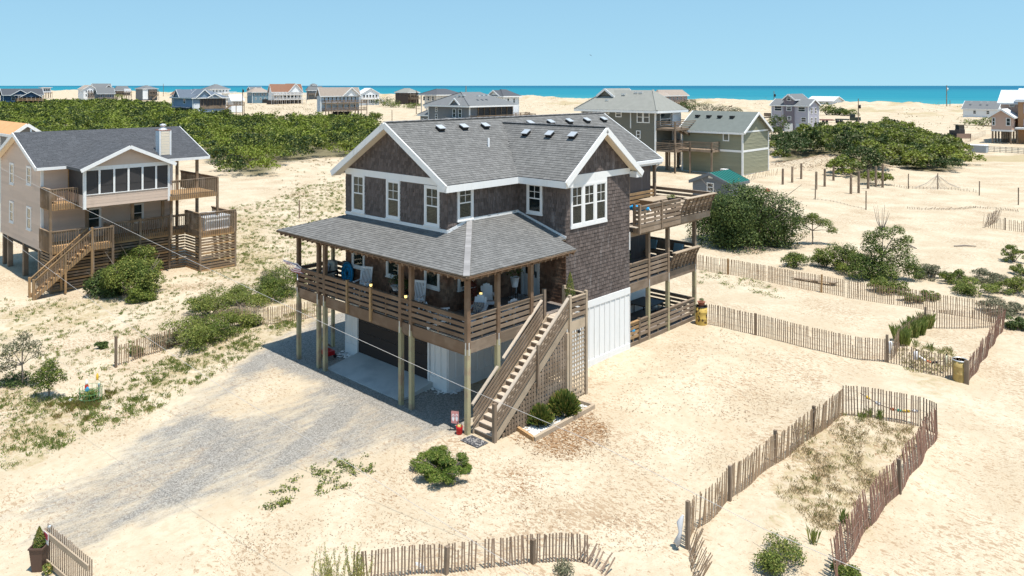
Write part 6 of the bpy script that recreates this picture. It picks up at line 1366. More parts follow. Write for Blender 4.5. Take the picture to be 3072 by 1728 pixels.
# ------------------------------------------------------------------ sand fences
def sand_fence(label, pts, h, spacing, m_, r=.07, posts=(), lean=0.0, wob=.05, group='sand fences', wires=(.25, .55, .85), post_m=GRYB, hv=.014, pr=.05):
    P = [Vector(at(*p)) if len(p) == 2 else Vector(p) for p in pts]; t = thing('sand_fence', label, 'fence', P[0], group)
    seg = [(P[i], P[i + 1]) for i in range(len(P) - 1)]; tot = sum((b - a).length for a, b in seg); n = min(290, int(tot / spacing)); k = 0; acc = 0.0
    tops = []
    def along(s):
        for a, b in seg:
            L = (b - a).length
            if s <= L: return a + (b - a) * (s / L), (b - a) / L
            s -= L
        return seg[-1][1], (seg[-1][1] - seg[-1][0]).normalized()
    for i in range(n + 1):
        p, d = along(tot * i / n * .999); p = Vector((p.x, p.y, gh(p.x, p.y) if m_ is not None else p.z))
        side = Vector((d.y, -d.x, 0)); ww = math.sin(i * .21 + h * 9) * .04
        p = p + side * ww; tl = Vector((d.x * r * (ga := rnd.gauss(0, .3)), d.y * r * ga, 0)) + side * (lean + .6 * rnd.gauss(0, wob))
        if 2 < i < n - 2 and rnd.random() < .025: continue
        hh = h * (1 + rnd.uniform(-hv, hv)) * (rnd.uniform(.55, .85) if rnd.random() < .03 else 1); up_ = p + tl + Vector((0, 0, hh)); beam('slat', m_, t, p - Vector((0, 0, .12)), up_, .042, .014, side)
        tops.append((p, up_))
    for f in wires:
        mb = MB(); q = [a + (b - a) * f for a, b in tops]; mb.tube(q[::2] + [q[-1]] if len(q) > 3 else q, .006, 3, cap=False); mb.build('wire', WIRE, t)
    for (u, v, hh) in posts:
        p = gp(u, v); beam('post', post_m, t, (p.x, p.y, p.z - .3), (p.x + rnd.gauss(0, .02), p.y, p.z + hh), pr * 2, pr * 2, (1, 0, 0))
    return t
q = lambda x, y: (1900 + x / 2.307, 1100 + y / 2.307)
sand_fence('sand fence forming the long near side of the grassy pen', [q(375, 1240), q(430, 1130), q(520, 1070), q(600, 990), q(660, 930), q(760, 850), q(870, 760), q(960, 690), q(1000, 660), q(1080, 610), q(1160, 550), q(1250, 475), q(1370, 400), q(1450, 340)], 1.05, .08, SLATP, posts=[(*q(375, 1262), 1.35), (*q(668, 928), 1.1), (*q(985, 662), 1.1), (*q(1245, 470), 1.05)], lean=.06, wob=.06)
sand_fence('end of the pen fence with hanging rope floats in front of the pale sand', [q(1452, 338), q(1600, 352), q(1760, 375), q(1880, 395), q(1990, 415), q(2100, 470)], 1.12, .10, SLAT, lean=0.0, wob=.02)
sand_fence('reddish sand fence leaning along the far side of the grassy pen', [q(2106, 490), q(2000, 655), q(1900, 800), q(1800, 920), q(1700, 1030), q(1550, 1240), q(1480, 1370), q(1400, 1500)], 1.05, .07, SLATR, posts=[(*q(1845, 880), 1.1)], lean=.12, wob=.07)
sand_fence('short collapsing fence section below the pen corner post', [q(378, 1280), q(395, 1360), q(400, 1450), q(410, 1560)], .75, .08, SLATP, lean=-.35, wob=.15)
q = lambda x, y: (2000 + x / 2.403, 760 + y / 2.403)
sand_fence('sand fence running from the yellow drum across the right yard', [q(290, 512), q(390, 530), q(480, 553), q(640, 588), q(800, 633), q(1000, 680), q(1200, 730), q(1400, 770), q(1570, 782)], 1.08, .105, SLAT, posts=[(*q(1585, 785), 1.3), (*q(640, 588), 1.1)], wob=.025)
sand_fence('sand fence hung with white buoys beside the faded drum', [q(1600, 790), q(1680, 805), q(1800, 850), q(1900, 873), q(2000, 890), q(2090, 920), q(2170, 945)], 1.0, .11, SLAT, posts=[(*q(2170, 945), 1.05), (*q(2155, 940), 1.0)], wob=.03)
sand_fence('reddish fence seen end on at the right yard corner', [q(2175, 940), q(2230, 850), q(2290, 760), q(2350, 660), q(2400, 585), q(2428, 540)], 1.1, .085, SLATR, lean=.08, wob=.06)
sand_fence('inner sand fence at the back of the small grassy corner', [q(1862, 540), q(1980, 545), q(2100, 546), q(2200, 545), q(2320, 535), q(2420, 525)], 1.0, .14, SLAT, posts=[(*q(1862, 540), 1.15)], wob=.03)
sand_fence('curved sand fence behind the tall green grass clump', [q(1850, 545), q(1800, 575), q(1740, 610), q(1680, 670), q(1620, 770)], .85, .12, SLATP, wob=.05)
sand_fence('long pale slat fence at the back of the right yard', [q(150, 100), q(230, 118), q(440, 152), q(700, 197), q(900, 242), q(1150, 286), q(1400, 336), q(1600, 366), q(1850, 406), q(2050, 442), q(2250, 478), q(2425, 515)], 1.06, .115, SLATP, posts=[(*q(440, 152), 1.1), (*q(1115, 283), 1.15)], wob=.025, post_m=TANW)
q = lambda x, y: (900 + x / 2.342, 1280 + y / 2.342)
sand_fence('weathered sand fence across the bottom of the yard by the willow shrub', [q(380, 1085), q(500, 1070), q(600, 1062), q(800, 1046), q(1020, 1030), q(1250, 1000), q(1450, 988), q(1640, 957), q(1830, 940), q(1930, 945), q(2020, 965)], .78, .088, SLAT, posts=[(*q(1025, 1032), .74), (*q(1635, 960), .66)], wob=.02, pr=.055)
sand_fence('collapsed fence tail lying at the end of the bottom fence', [q(1940, 950), q(2000, 985), q(2060, 1020), q(2110, 1060)], .35, .10, SLAT, lean=-.45, wob=.1)
q = lambda x, y: (x / 2.576, 820 + y / 2.576)
sand_fence('old slat fence half hidden in bayberry bushes left of the driveway', [q(900, 715), q(1000, 690), q(1130, 640), q(1230, 610), q(1450, 520), q(1700, 420), q(1950, 400), q(2150, 390), q(2270, 372), q(2430, 340), q(2560, 300)], .95, .105, SLATP, posts=[(*q(895, 728), 1.45)], wob=.04)
q = lambda x, y: (2000 + x / 2.403, 480 + y / 2.403)
sand_fence('sand fence stub at the right photo edge near the sand plain', [q(2320, 490), q(2420, 503), q(2576, 520), q(2700, 535)], 1.0, .16, SLATP, posts=[(*q(2440, 505), 1.1)], wob=.03)
sand_fence('grey collapsed fence leaning beside the right edge stub', [q(2280, 490), q(2330, 470), q(2380, 450)], 1.3, .12, SLAT, lean=.35, wob=.2)
sand_fence('flattened fence lying in the middle of the sand plain', [q(1740, 350), q(1850, 355), q(2000, 355), q(2100, 352), q(2200, 340), q(2350, 350), q(2540, 370)], .22, .22, SLAT, lean=.55, wob=.12, hv=.4)
q = lambda x, y: (2300 + x / 3.337, 230 + y / 3.337)
sand_fence('distant sand fence between the bulldozer and the unfinished house', [q(1850, 695), q(1930, 680), q(2000, 665), q(2080, 635), q(2190, 590)], 1.3, .7, SLAT, wob=.03, posts=[(*q(1950, 690), 1.5), (*q(2040, 650), 1.6)])
sand_fence('broken fence pieces leaning against the last wooden post', [q(1040, 1090), q(1100, 1100), q(1170, 1115)], 1.2, .35, SLAT, lean=.5, wob=.3)
sand_fence('collapsed fence scraps beside the olive building corner', [(2232, 545), (2260, 538), (2300, 530), (2330, 526)], 1.0, .4, SLAT, lean=.3, wob=.3)
sand_fence('half buried fence line across the sand plain with stakes', [q(1200, 1085), q(1420, 1120), q(1700, 1128), q(1900, 1135), q(2130, 1165)], .3, .4, SLAT, wob=.15, posts=[(*q(1418, 1122), 1.9), (*q(1712, 1128), 2.0), (*q(2128, 1190), 1.7), (3055, 615, 1.9)], hv=.5)
q = lambda x, y: (2000 + x / 2.403, 480 + y / 2.403)
sand_fence('two lonely stakes with a strip of buried fence below the mound', [q(1060, 285), q(1200, 300), q(1430, 355)], .12, .5, SLAT, wob=.1, posts=[(*q(1070, 285), 1.7), (*q(1437, 360), 2.0)])
q = lambda x, y: (2300 + x / 3.337, 230 + y / 3.337)
# weathered posts round the small dune
wp = [(160, 1080, 920), (255, 1060, 900), (345, 1025, 868), (495, 1130, 950), (580, 1100, 922), (668, 1040, 895), (755, 970, 870), (842, 1172, 978), (920, 1166, 948), (1015, 1122, 928), (1092, 1100, 896), (1160, 1110, 876)]
ords = 'first second third fourth fifth sixth seventh eighth ninth tenth eleventh twelfth'.split()
for i, (x, b_, t_) in enumerate(wp):
    p = gp(*q(x, b_)); d = (p - CAM).dot(FW); h = (b_ - t_) / 3.337 * d / FPX
    mb = MB(); mb.tube([(p.x, p.y, p.z - .5), (p.x + .03, p.y, p.z + h)], [.15, .135], 10); o = mb.build('wooden_post', GRYB); tag(o, 'weathered wooden post, %s from the left around the small dune' % ords[i], 'post', 'wooden posts around the small dune')
p = gp(898, 655)
beam_ = MB(); beam_.tube([(p.x, p.y, p.z - .3), (p.x, p.y, p.z + 1.75)], .07, 8); tag(beam_.build('wooden_post', GRYB), 'lone wooden post on sand between the tan house and the porch roof', 'post')
# ------------------------------------------------------------------ things on the porch
def V3(p, dz=0): return (p.x, p.y, p.z + dz)
def placed(root, x, y, z, rz, label=None, group=None): return copy_tree(root, Matrix.Translation((x, y, z)) @ Matrix.Rotation(rz, 4, 'Z'), label, group)
def put(root, x, y, z, rz):
    m_ = Matrix.Translation((x, y, z)) @ Matrix.Rotation(rz, 4, 'Z'); root.matrix_basis = m_; WM[root.name] = m_
# rocking chair, built facing -y at the origin
def rocking_chair(label):
    t = thing('rocking_chair', label, 'chair')
    for x in (-.27, .27):
        mb = MB(); mb.tube([(x, -.45, .10), (x, -.2, .03), (x, .1, .02), (x, .4, .07), (x, .55, .14)], .022, 6); mb.build('rocker', WPAINT, t)
        beam('leg', WPAINT, t, (x, -.25, .04), (x, -.25, .66), .05, .05, (0, 1, 0)); beam('leg', WPAINT, t, (x, .22, .04), (x, .47, 1.22), .05, .05, (0, 1, 0)); beam('armrest', WPAINT, t, (x * 1.05, -.32, .67), (x * 1.05, .34, .64), .09, .03)
    for i in range(7): x = -.21 + i * .07; beam('back_slat', WPAINT, t, (x, .25, .48), (x, .46, 1.15), .04, .015, (0, 1, 0))
    beam('back_rail', WPAINT, t, (-.27, .465, 1.17), (.27, .465, 1.17), .03, .10); beam('back_rail', WPAINT, t, (-.27, .25, .47), (.27, .25, .47), .03, .07)
    for i in range(6): y = -.26 + i * .085; beam('seat_slat', WPAINT, t, (-.27, y, .43), (.27, y, .43), .075, .02)
    for y in (-.25, .2): beam('stretcher', WPAINT, t, (-.27, y, .2), (.27, y, .2), .03, .03)
    return t
rk = rocking_chair('white slatted rocking chair near the blue coiled disc on the porch'); p = onz(1098, 877, 3.45); put(rk, -8.05, 1.15, 3.45, .45)
placed(rk, -4.35, 1.2, 3.45, .45, 'white rocking chair half hidden behind the paired porch posts')
def adirondack(label, cushion=None):
    t = thing('adirondack_chair', label, 'chair')
    for i in range(5):
        x = -.2 + i * .1; mb = MB(); hgt_ = .98 - abs(i - 2) ** 2 * .025; mb.prism([(x - .046, .18, .30), (x + .046, .18, .30), (x + .052, .47, hgt_ - .02), (x, .475, hgt_), (x - .052, .47, hgt_ - .02)], (0, .02, -.006)); mb.build('back_slat', WPAINT, t)
    for i in range(5): y = -.38 + i * .12; beam('seat_slat', WPAINT, t, (-.27, y, .40 - i * .03), (.27, y, .40 - i * .03), .11, .02)
    beam('front_apron', WPAINT, t, (-.28, -.45, .35), (.28, -.45, .35), .02, .12)
    for x in (-.3, .3):
        beam('leg', WPAINT, t, (x, -.42, 0), (x, -.42, .55), .09, .025, (0, 1, 0)); beam('leg', WPAINT, t, (x * .95, -.4, .30), (x * .95, .5, .02), .025, .11)
        mb = MB(); s = 1 if x > 0 else -1; mb.prism([(x - s * .05, -.52, .555), (x + s * .09, -.52, .555), (x + s * .09, -.15, .555), (x + s * .02, .42, .555), (x - s * .05, .42, .555)], (0, 0, .022)); mb.build('armrest', WPAINT, t); beam('arm_bracket', WPAINT, t, (x + s * .03, -.42, .32), (x + s * .06, -.42, .55), .02, .06, (0, 1, 0))
    beam('back_brace', WPAINT, t, (-.3, .36, .53), (.3, .36, .53), .03, .06)
    return t
ad = adirondack('white adirondack chair with patterned cushion behind the porch corner post'); put(ad, -1.45, 2.05, 3.45, .55)
cu = thing('cushion', 'patterned throw cushion leaning on the adirondack chair back', 'cushion', (-1.45, 2.05, 3.8))
mb = MB(); c, s_ = math.cos(.55), math.sin(.55); rot = lambda x, y, z: (-1.45 + c * x - s_ * y, 2.05 + s_ * x + c * y, 3.45 + z)
mb.prism([rot(-.2, .02, .34), rot(.2, .02, .34), rot(.22, .2, .70), rot(-.22, .2, .70)], (s_ * .1, -c * .1, .05)); mb.build('cushion_cover', PATT, cu)
placed(ad, -2.25, .62, 3.45, 2.6, 'white adirondack chair low behind the front porch railing'); placed(ad, -.75, 3.1, 3.45, -1.9, 'white adirondack chair behind the right porch railing boards')
placed(ad, -2.45, 3.6, 3.45, .9, 'white adirondack chair against the porch wall beside the dark plant')
st = thing('side_table', 'round white side table beside the porch corner post', 'table', (-.62, .75, 3.45))
mb = MB(); mb.lathe([(.02, .5), (.27, .5), (.29, .52), (.27, .54), (.02, .54)], 20, (-.62, .75, 3.45)); mb.build('table_top', WPAINT, st)
for a in (0, 2.1, 4.2): mb = MB(); mb.tube([(-.62 + .22 * math.cos(a), .75 + .22 * math.sin(a), 3.45), (-.62 + .12 * math.cos(a), .75 + .12 * math.sin(a), 3.96)], .018, 6); mb.build('leg', WPAINT, st)
def lantern(label, x, y, z):
    t = thing('lantern', label, 'lantern', (x, y, z), 'lit lanterns on the porch railing')
    mb = MB(); mb.lathe([(.05, 0), (.06, .01), (.06, .03), (.02, .03)], 10, (x, y, z)); mb.build('lantern_base', BLACK, t)
    mb = MB(); mb.lathe([(.045, .03), (.06, .07), (.06, .12), (.045, .15)], 10, (x, y, z)); mb.build('glow_globe', FLAME, t)
    mb = MB(); mb.lathe([(.075, .15), (.06, .18), (.02, .20)], 10, (x, y, z)); mb.build('lantern_cap', BLACK, t)
lantern('glowing lantern on the railing post right of the slatted rocking chair', -5.85, .0, 4.45); lantern('glowing lantern on the rail between the paired porch posts', -3.55, .02, 4.39); lantern('small glowing lantern behind the adirondack chair with cushion', -2.15, 2.9, 4.2)
lt_ = thing('plant_stand', 'dark stand holding a small lantern behind the adirondack chair', 'stand', (-2.15, 2.9, 3.45)); mb = MB(); mb.lathe([(.15, 0), (.04, .05), (.04, .7), (.13, .72), (.13, .75)], 10, (-2.15, 2.9, 3.45)); mb.build('stand_column', BLACK, lt_)
dsk = thing('coiled_disc', 'round blue coiled hose leaning on the porch wall corner', 'hose', (-10.2, 1.85, 3.45))
for k in range(5):
    mb = MB(); r = .12 + k * .085; mb.tube([(-10.15 + r * math.cos(a), 1.80 + .02 * math.sin(a), 3.98 + r * 1.15 * math.sin(a)) for a in np.arange(0, 6.4, .35)], .042, 6, cap=False); mb.build('coil', BLUEC if k % 2 else mat('teal_hose_%d' % k, (.015, .16, .28), .5), dsk)
arm = thing('porch_armchair', 'wicker armchair with beige cushions at the far porch corner', 'chair', (-11.0, 1.2, 3.45))
bx('seat_frame', BLACK, arm, -11.4, -10.65, .75, 1.55, 3.6, 3.75); bx('seat_cushion', BEIGE, arm, -11.36, -10.7, .78, 1.45, 3.75, 3.92); bx('back_cushion', BEIGE, arm, -11.36, -10.7, 1.45, 1.62, 3.9, 4.5)
for x in (-11.42, -10.64): bx('armrest', BLACK, arm, x - .03, x + .03, .75, 1.6, 4.05, 4.12); bx('leg', BLACK, arm, x - .03, x + .03, .78, .84, 3.45, 4.05); bx('leg', BLACK, arm, x - .03, x + .03, 1.54, 1.6, 3.45, 4.05)
pc = thing('cushion', 'pale blue lettered pillow on the wicker porch armchair', 'cushion', (-11.2, 1.35, 3.95)); mb = MB(); mb.prism([(-11.4, 1.28, 3.92), (-11.0, 1.28, 3.92), (-11.0, 1.42, 4.36), (-11.4, 1.42, 4.36)], (0, -.1, .03)); mb.build('pillow_cover', mat('pale_blue_pillow', (.5, .55, .62), .9, col2=(.15, .2, .38), c2scale=16, c2lo=.55, c2hi=.6), pc)
def pot_plant(label, x, y, z, r, h, potm, leafm, lh, lr, n, cat='plant', group=None, size=.09, name='potted_plant', spiky=False):
    t = thing(name, label, cat, (x, y, z), group)
    mb = MB(); mb.lathe([(r * .65, 0), (r * .8, h * .4), (r, h * .95), (r * 1.08, h * .95), (r * 1.08, h), (r * .9, h), (r * .88, h * .9), (.01, h * .9)], 14, (x, y, z)); mb.build('pot', potm, t)
    if spiky: blades('foliage', [(x, y, z + h * .9, lh, lr * .5, n)], leafm, t)['kind'] = 'thing'
    else:
        V = lobe_leaves([(x, y, z + h + lh * .4, lr, lr, lh * .55), (x + lr * .3, y, z + h + lh * .6, lr * .6, lr * .6, lh * .4)], n, size, g, -.5, fill=.5); np_mesh('foliage', V, quads(n), leafm, t)
    return t
pot_plant('fern in a white bowl beneath the middle porch window', -6.0, 1.5, 4.0, .25, .2, PLWHITE, LEAFD, .5, .38, 350)
tb2 = thing('plant_table', 'small dark plant table beneath the middle porch window', 'table', (-6.0, 1.5, 3.45)); bx('table_top', BLACK, tb2, -6.3, -5.3, 1.3, 1.7, 3.96, 4.0)
for x in (-6.27, -5.33): bx('leg', BLACK, tb2, x - .02, x + .02, 1.33, 1.37, 3.45, 3.96); bx('leg', BLACK, tb2, x - .02, x + .02, 1.63, 1.67, 3.45, 3.96)
pot_plant('dark leafy plant on the small porch plant table', -5.5, 1.5, 4.0, .14, .14, POTB, LEAFD, .45, .35, 320)
pot_plant('red leaved houseplant in a pot by the porch corner window', -2.75, 2.9, 3.45, .2, .35, TERRA, leafmat('red_leaf', (.12, .03, .02), (.2, .06, .04), (.07, .08, .03)), 1.0, .32, 260, size=.14)
pot_plant('dark fern in a ridged white pot on a stand left of the front door', -2.35, 5.2, 4.1, .2, .42, PLWHITE, LEAFD, .7, .42, 420)
sd_ = thing('plant_stand', 'wire stand under the ridged white fern pot', 'stand', (-2.35, 5.2, 3.45)); 
for a in (0, 2.1, 4.2): mb = MB(); mb.tube([(-2.35 + .2 * math.cos(a), 5.2 + .2 * math.sin(a), 3.45), (-2.35 + .15 * math.cos(a), 5.2 + .15 * math.sin(a), 4.1)], .015, 5); mb.build('leg', BLACK, sd_)
wr = thing('door_wreath', 'red white and dark blue flower wreath on the front door', 'wreath', (-2.4, 6.24, 5.25))
cols = [mat('wreath_red', (.30, .02, .03), .8), mat('wreath_pink', (.70, .48, .48), .8), mat('wreath_blue', (.03, .05, .12), .8)]
for i in range(20):
    a = i * .63; r = .2 + .1 * (i % 3); mb = MB(); cc = Vector((xr + .77 + r * math.cos(a), yr - .10, 5.25 + r * math.sin(a) * .8)); mb.lathe([(.02, -.03), (.075, 0), (.085, .04), (.03, .03)], 8, cc, axis=(0.2 * math.cos(a), -1, .2)); mb.build('blossom', cols[i % 3], wr)
def text_on(par, s, size, p, rot, m_, name='lettering', w=1.0):
    cu_ = bpy.data.curves.new(name, 'FONT'); cu_.body = s; cu_.size = size; cu_.extrude = .002; cu_.align_x = 'CENTER'; cu_.align_y = 'CENTER'
    o = bpy.data.objects.new(name, cu_); COL.objects.link(o); cu_.materials.append(m_); mw = Matrix.Translation(p) @ rot.to_4x4() @ Matrix.Diagonal((w, 1, 1, 1)); o.matrix_basis = mw; WM[o.name] = mw; setp(o, par); return o
FLB_ = mat('sign_blue', (.06, .10, .2), .7); FLR_ = mat('sign_red', (.3, .05, .06), .7)
sg = thing('leaning_sign', 'tall white lettered board leaning by the front door', 'sign', (xr + .02, 5.9, zd))
SX = xr + .08
beam('sign_board', WPAINT, sg, (SX - .15, 6.12, zd + .02), (SX - .27, 6.26, zd + 1.55), .30, .025, (0, 1, -.1))
for i in range(7):
    f = .12 + i * .125; c = Vector((SX - .15, 6.12, zd + .02)).lerp(Vector((SX - .27, 6.26, zd + 1.55)), f); beam('sign_mark', [FLB_, FLR_][i % 2], sg, c + Vector((.02, -.024, -.05)), c + Vector((.02, -.024, .05)), .13, .006, (0, 1, -.1))
mt = thing('door_mat', 'black and white striped mat in front of the front door', 'mat', (-2.4, 5.9, zd + .01))
bx('mat_base', BLACK, mt, -3.0, -1.8, 5.45, 6.2, zd + .002, zd + .014)
for i in range(7): bx('mat_stripe', WPAINT, mt, -3.0, -1.8, 5.48 + i * .105, 5.52 + i * .105, zd + .016, zd + .02)
# flag flying from the porch corner post
fl = thing('striped_flag', 'red white and blue striped flag flying from the outer porch post', 'flag', (-11.6, -.05, 4.5))
mb = MB(); mb.tube([(-11.55, -.05, 4.05), (-10.7, -.55, 4.02)], .018, 6); mb.build('flag_pole', WPAINT, fl)
FLR = mat('flag_red', (.42, .10, .10), .8); FLB = mat('flag_blue', (.06, .07, .20), .8); FLW = mat('flag_white', (.75, .70, .70), .8)
A = onz(940, 820, 4.05); tipu = Vector(onx(857, 782, -11.9)); root_u = Vector(onx(912, 815, -11.2))
for k in range(9):
    f = k / 9.0; mb = MB(); n = 12; v = []
    for i in range(n + 1):
        s = i / n; base_ = root_u.lerp(tipu, s); wv = .07 * math.sin(s * 8 + k * .5); wd = .34 * (1 - .3 * s) + .05 * math.sin(s * 5)
        for j in (0, 1): q_ = (f + j / 9.0 - .5) * wd * 1.6; v.append((base_.x + wv * .5, base_.y - .05 + wv, base_.z + q_ * .8 - .05 * s + .03 * math.sin(s * 9)))
    mb.add(v, [(2 * i, 2 * i + 2, 2 * i + 3, 2 * i + 1) for i in range(n)]); mb.build('flag_stripe', (FLR if k % 2 == 0 else FLW) if k < 6 else (FLB if k % 2 else FLW), fl)
# pail, garden flag, door mat, planter bed at the stair foot
p = gp(1378, 1302); pl = thing('metal_pail', 'red metal pail of rope beside the porch corner post foot', 'bucket', V3(p))
mb = MB(); mb.lathe([(.10, 0), (.115, .02), (.125, .22), (.13, .30), (.118, .30), (.115, .1), (.01, .1)], 16, p); mb.build('pail_body', RED, pl)
mb = MB(); mb.lathe([(.01, .26), (.10, .27), (.07, .33), (.01, .36)], 12, p); mb.build('rope_coil', mat('yellow_rope', (.55, .43, .14), .8), pl)
mb = MB(); mb.tube([(p.x - .13, p.y, p.z + .29), (p.x - .1, p.y, p.z + .42), (p.x, p.y, p.z + .47), (p.x + .1, p.y, p.z + .42), (p.x + .13, p.y, p.z + .29)], .012, 5); mb.build('handle', BLACK, pl)
p = onz(1365, 1290, 0.05); gf_ = thing('garden_flag', 'small pink bordered garden flag with two white sandals', 'flag', V3(p))
e1 = (RT * .30 + FW * .0); GP_ = Vector((p.x, p.y, p.z)); nrm = -FW
mb = MB(); mb.tube([GP_ - e1 * .55, GP_ - e1 * .55 + Vector((0, 0, .75)), GP_ + e1 * .5 + Vector((0, 0, .73))], .012, 5); mb.build('flag_stand', BLACK, gf_)
mb = MB(); mb.prism([GP_ - e1 * .48 + Vector((0, 0, .27)), GP_ + e1 * .48 + Vector((0, 0, .22)), GP_ + e1 * .48 + Vector((0, 0, .70)), GP_ - e1 * .48 + Vector((0, 0, .73))], nrm * .006); mb.build('flag_cloth', mat('pink_flag_cloth', (.55, .25, .24), .8), gf_)
for sx_ in (-.22, .22):
    mb = MB(); c0 = GP_ + e1 * sx_ + Vector((0, 0, .47)) + nrm * .008; mb.add([c0 + RT * .052 * math.cos(a) * (1 + .15 * math.sin(a)) + Vector((0, 0, .145 * math.sin(a))) for a in np.arange(0, 6.28, .45)], [tuple(range(14))]); mb.build('sandal_print', mat('flag_print_white', (.72, .70, .72), .8) if sx_ < 0 else MATS['flag_print_white'], gf_)
    mb = MB(); mb.tube([c0 + RT * -.045 + Vector((0, 0, .02)), c0 + Vector((0, 0, .11)) + nrm * .01, c0 + RT * .045 + Vector((0, 0, .02))], .008, 4); mb.build('sandal_strap', FLR, gf_)
p = onz(1440, 1318, .02); dm = thing('door_mat', 'dark patterned mat on gravel at the stair bottom', 'mat', V3(p)); mb = MB(); mb.box(.2, 1.1, -.48, .08, .015, .035); mb.build('mat_base', mat('dark_patterned_mat', (.05, .05, .055), .9, col2=(.3, .28, .26), c2scale=14, c2lo=.52, c2hi=.56), dm)
bed = thing('planter_bed', 'low timber edged planter bed filled with white stones beside the stairs', 'planter', (1.7, 3.2, .1))
e = [gp(*z5) for z5 in ((1546.7, 1287), (1602, 1323), (1781, 1223.6), (1738, 1209))]
for i in range(3): beam('edge_timber', TANW if i == 0 else GRYW, bed, V3(e[i], .07), V3(e[i + 1], .07), .14 if i else .12, .16)
q_ = [(p.x, p.y) for p in e] + [(1.22, 5.0), (1.22, 2.0)]
mb = MB(); P_ = np.array(q_); cnt = 0
stv, stq = [], []
def stones(name, pts, par, rmin, rmax):
    mb = MB()
    for x, y, z in pts:
        r = rnd.uniform(rmin, rmax); a = rnd.uniform(0, 3.14); c, s = math.cos(a), math.sin(a); sx_, sy_, sz_ = r * rnd.uniform(.8, 1.3), r * rnd.uniform(.6, 1), r * rnd.uniform(.4, .7)
        v = []
        for (u, w, k) in ((1, .2, 0), (.3, 1, .2), (-.8, .7, 0), (-1, -.4, .1), (0, -1, 0), (.7, -.7, .2)): v.append((x + c * u * sx_ - s * w * sy_, y + s * u * sx_ + c * w * sy_, z + k * sz_))
        v += [(x + .2 * sx_, y, z + sz_), (x - .3 * sx_, y + .2 * sy_, z + .85 * sz_)]
        mb.add(v, [(0, 1, 6), (1, 2, 7), (1, 7, 6), (2, 3, 7), (3, 4, 7), (4, 6, 7), (4, 5, 6), (5, 0, 6)])
    o = mb.build(name, STONE, par); o['kind'] = 'stuff'; return o
xs = g.uniform(1.2, 2.5, 1600); ys_ = g.uniform(1.0, 5.4, 1600); ins = sdist(xs, ys_, q_) < -.08
stones('white_stones', [(x, y, gh(x, y) + .015) for x, y in zip(xs[ins], ys_[ins])], bed, .03, .07)
def edge_stones(pts, n, sp): return [(p.x + g.normal(0, sp), p.y + g.normal(0, sp), 0) for p in pts for _ in range(n)]
es = [(x, y, gh(x, y) + .01) for x, y, z in edge_stones([ony(u, v, yw) for u, v in ((1300, 1150), (1330, 1165))] + [onx(u, v, xr) for u, v in ((1352, 1165), (1372, 1152))] + [Vector((-10.3, 1.75, 0)), Vector((-9.8, 1.7, 0))], 45, .16)]
es = [(x, y, z) for x, y, z in es if not (xl - .05 < x < xr + .06 and y > yw - .06)]
o = stones('white_stones', es, None, .04, .09)
for lab, u, v, r, h in (('nearer spiky pine tuft shrub in the stone planter bed', 1620, 1272, .55, .62), ('farther taller spiky pine tuft shrub in the stone planter bed', 1692, 1243, .68, .80)):
    p = gp(u, v); t = thing('spiky_shrub', lab, 'shrub', V3(p), 'spiky shrubs in the stone planter bed')
    Vs = []; n = 1500
    d = g.normal(size=(n, 3)); d[:, 2] = np.abs(d[:, 2]) * .9 + .15; d /= np.linalg.norm(d, axis=1, keepdims=True)
    st_ = np.array(V3(p)) + d * np.array([r, r, h]) * g.uniform(.25, .55, (n, 1)); en = np.array(V3(p)) + d * np.array([r, r, h]) * g.uniform(.8, 1.12, (n, 1)) + np.array([0, 0, .1])
    sd2 = np.cross(d, g.normal(size=(n, 3))); sd2 /= np.linalg.norm(sd2, axis=1, keepdims=True); Vq = np.stack([st_ - sd2 * .006, st_ + sd2 * .006, en + sd2 * .018, en - sd2 * .018], 1).reshape(-1, 3); np_mesh('needle_fronds', Vq, quads(n), NEEDLE, t)
    mb = MB(); limbs(mb, p, h * .7, 7, r * .5, .02, R_(int(u))); mb.build('branches', TRUNK, t)
p = gp(1635, 1213); sb = thing('painted_buoy', 'small blue and white painted buoy among the spiky shrubs', 'buoy', V3(p))
mb = MB(); mb.lathe([(.02, 0), (.08, .05), (.08, .16), (.03, .2)], 10, (p.x, p.y, p.z + .28)); mb.build('blue_half', BLUEC, sb); mb = MB(); mb.lathe([(.02, 0), (.07, .04), (.07, .3), (.02, .36)], 10, (p.x + .16, p.y + .1, p.z + .2)); mb.build('white_half', PLWHITE, sb); mb = MB(); mb.tube([(p.x, p.y, p.z), (p.x, p.y, p.z + .3)], .015, 5); mb.tube([(p.x + .16, p.y + .1, p.z), (p.x + .16, p.y + .1, p.z + .25)], .015, 5); mb.build('stake', TWIG, sb)
# conifers in planters
def conifer(label, x, y, z, h, r, potw, poth, potm, n):
    t = thing('potted_conifer', label, 'plant', (x, y, z))
    if potw: mb = MB(); mb.lathe([(potw * .36, 0), (potw * .5, poth), (potw * .56, poth), (potw * .56, poth + .04), (potw * .46, poth + .04), (potw * .44, poth - .06), (.01, poth - .06)], 4, (x, y, z)); o = mb.build('planter_box', potm, t)
    for f in (o.data.polygons if potw else ()): f.use_smooth = False
    zz = z + poth; k = g.random(n); a = g.uniform(0, 6.283, n); rr_ = r * (1 - k) ** .8 * g.uniform(.6, 1.05, n) * (1 - .3 * np.maximum(0, .15 - k) / .15); P = np.stack([x + rr_ * np.cos(a), y + rr_ * np.sin(a), zz + .03 + k * h], 1); N = np.stack([np.cos(a), np.sin(a), np.full(n, .3)], 1) + g.normal(0, .5, (n, 3))
    V = leaf_quads(P, N, .05, g, .35); np_mesh('foliage', V, quads(n), NEEDLE, t); mb = MB(); mb.tube([(x, y, zz - .05), (x, y, zz + h * .9)], [.02, .006], 6); mb.build('stem', TRUNK, t)
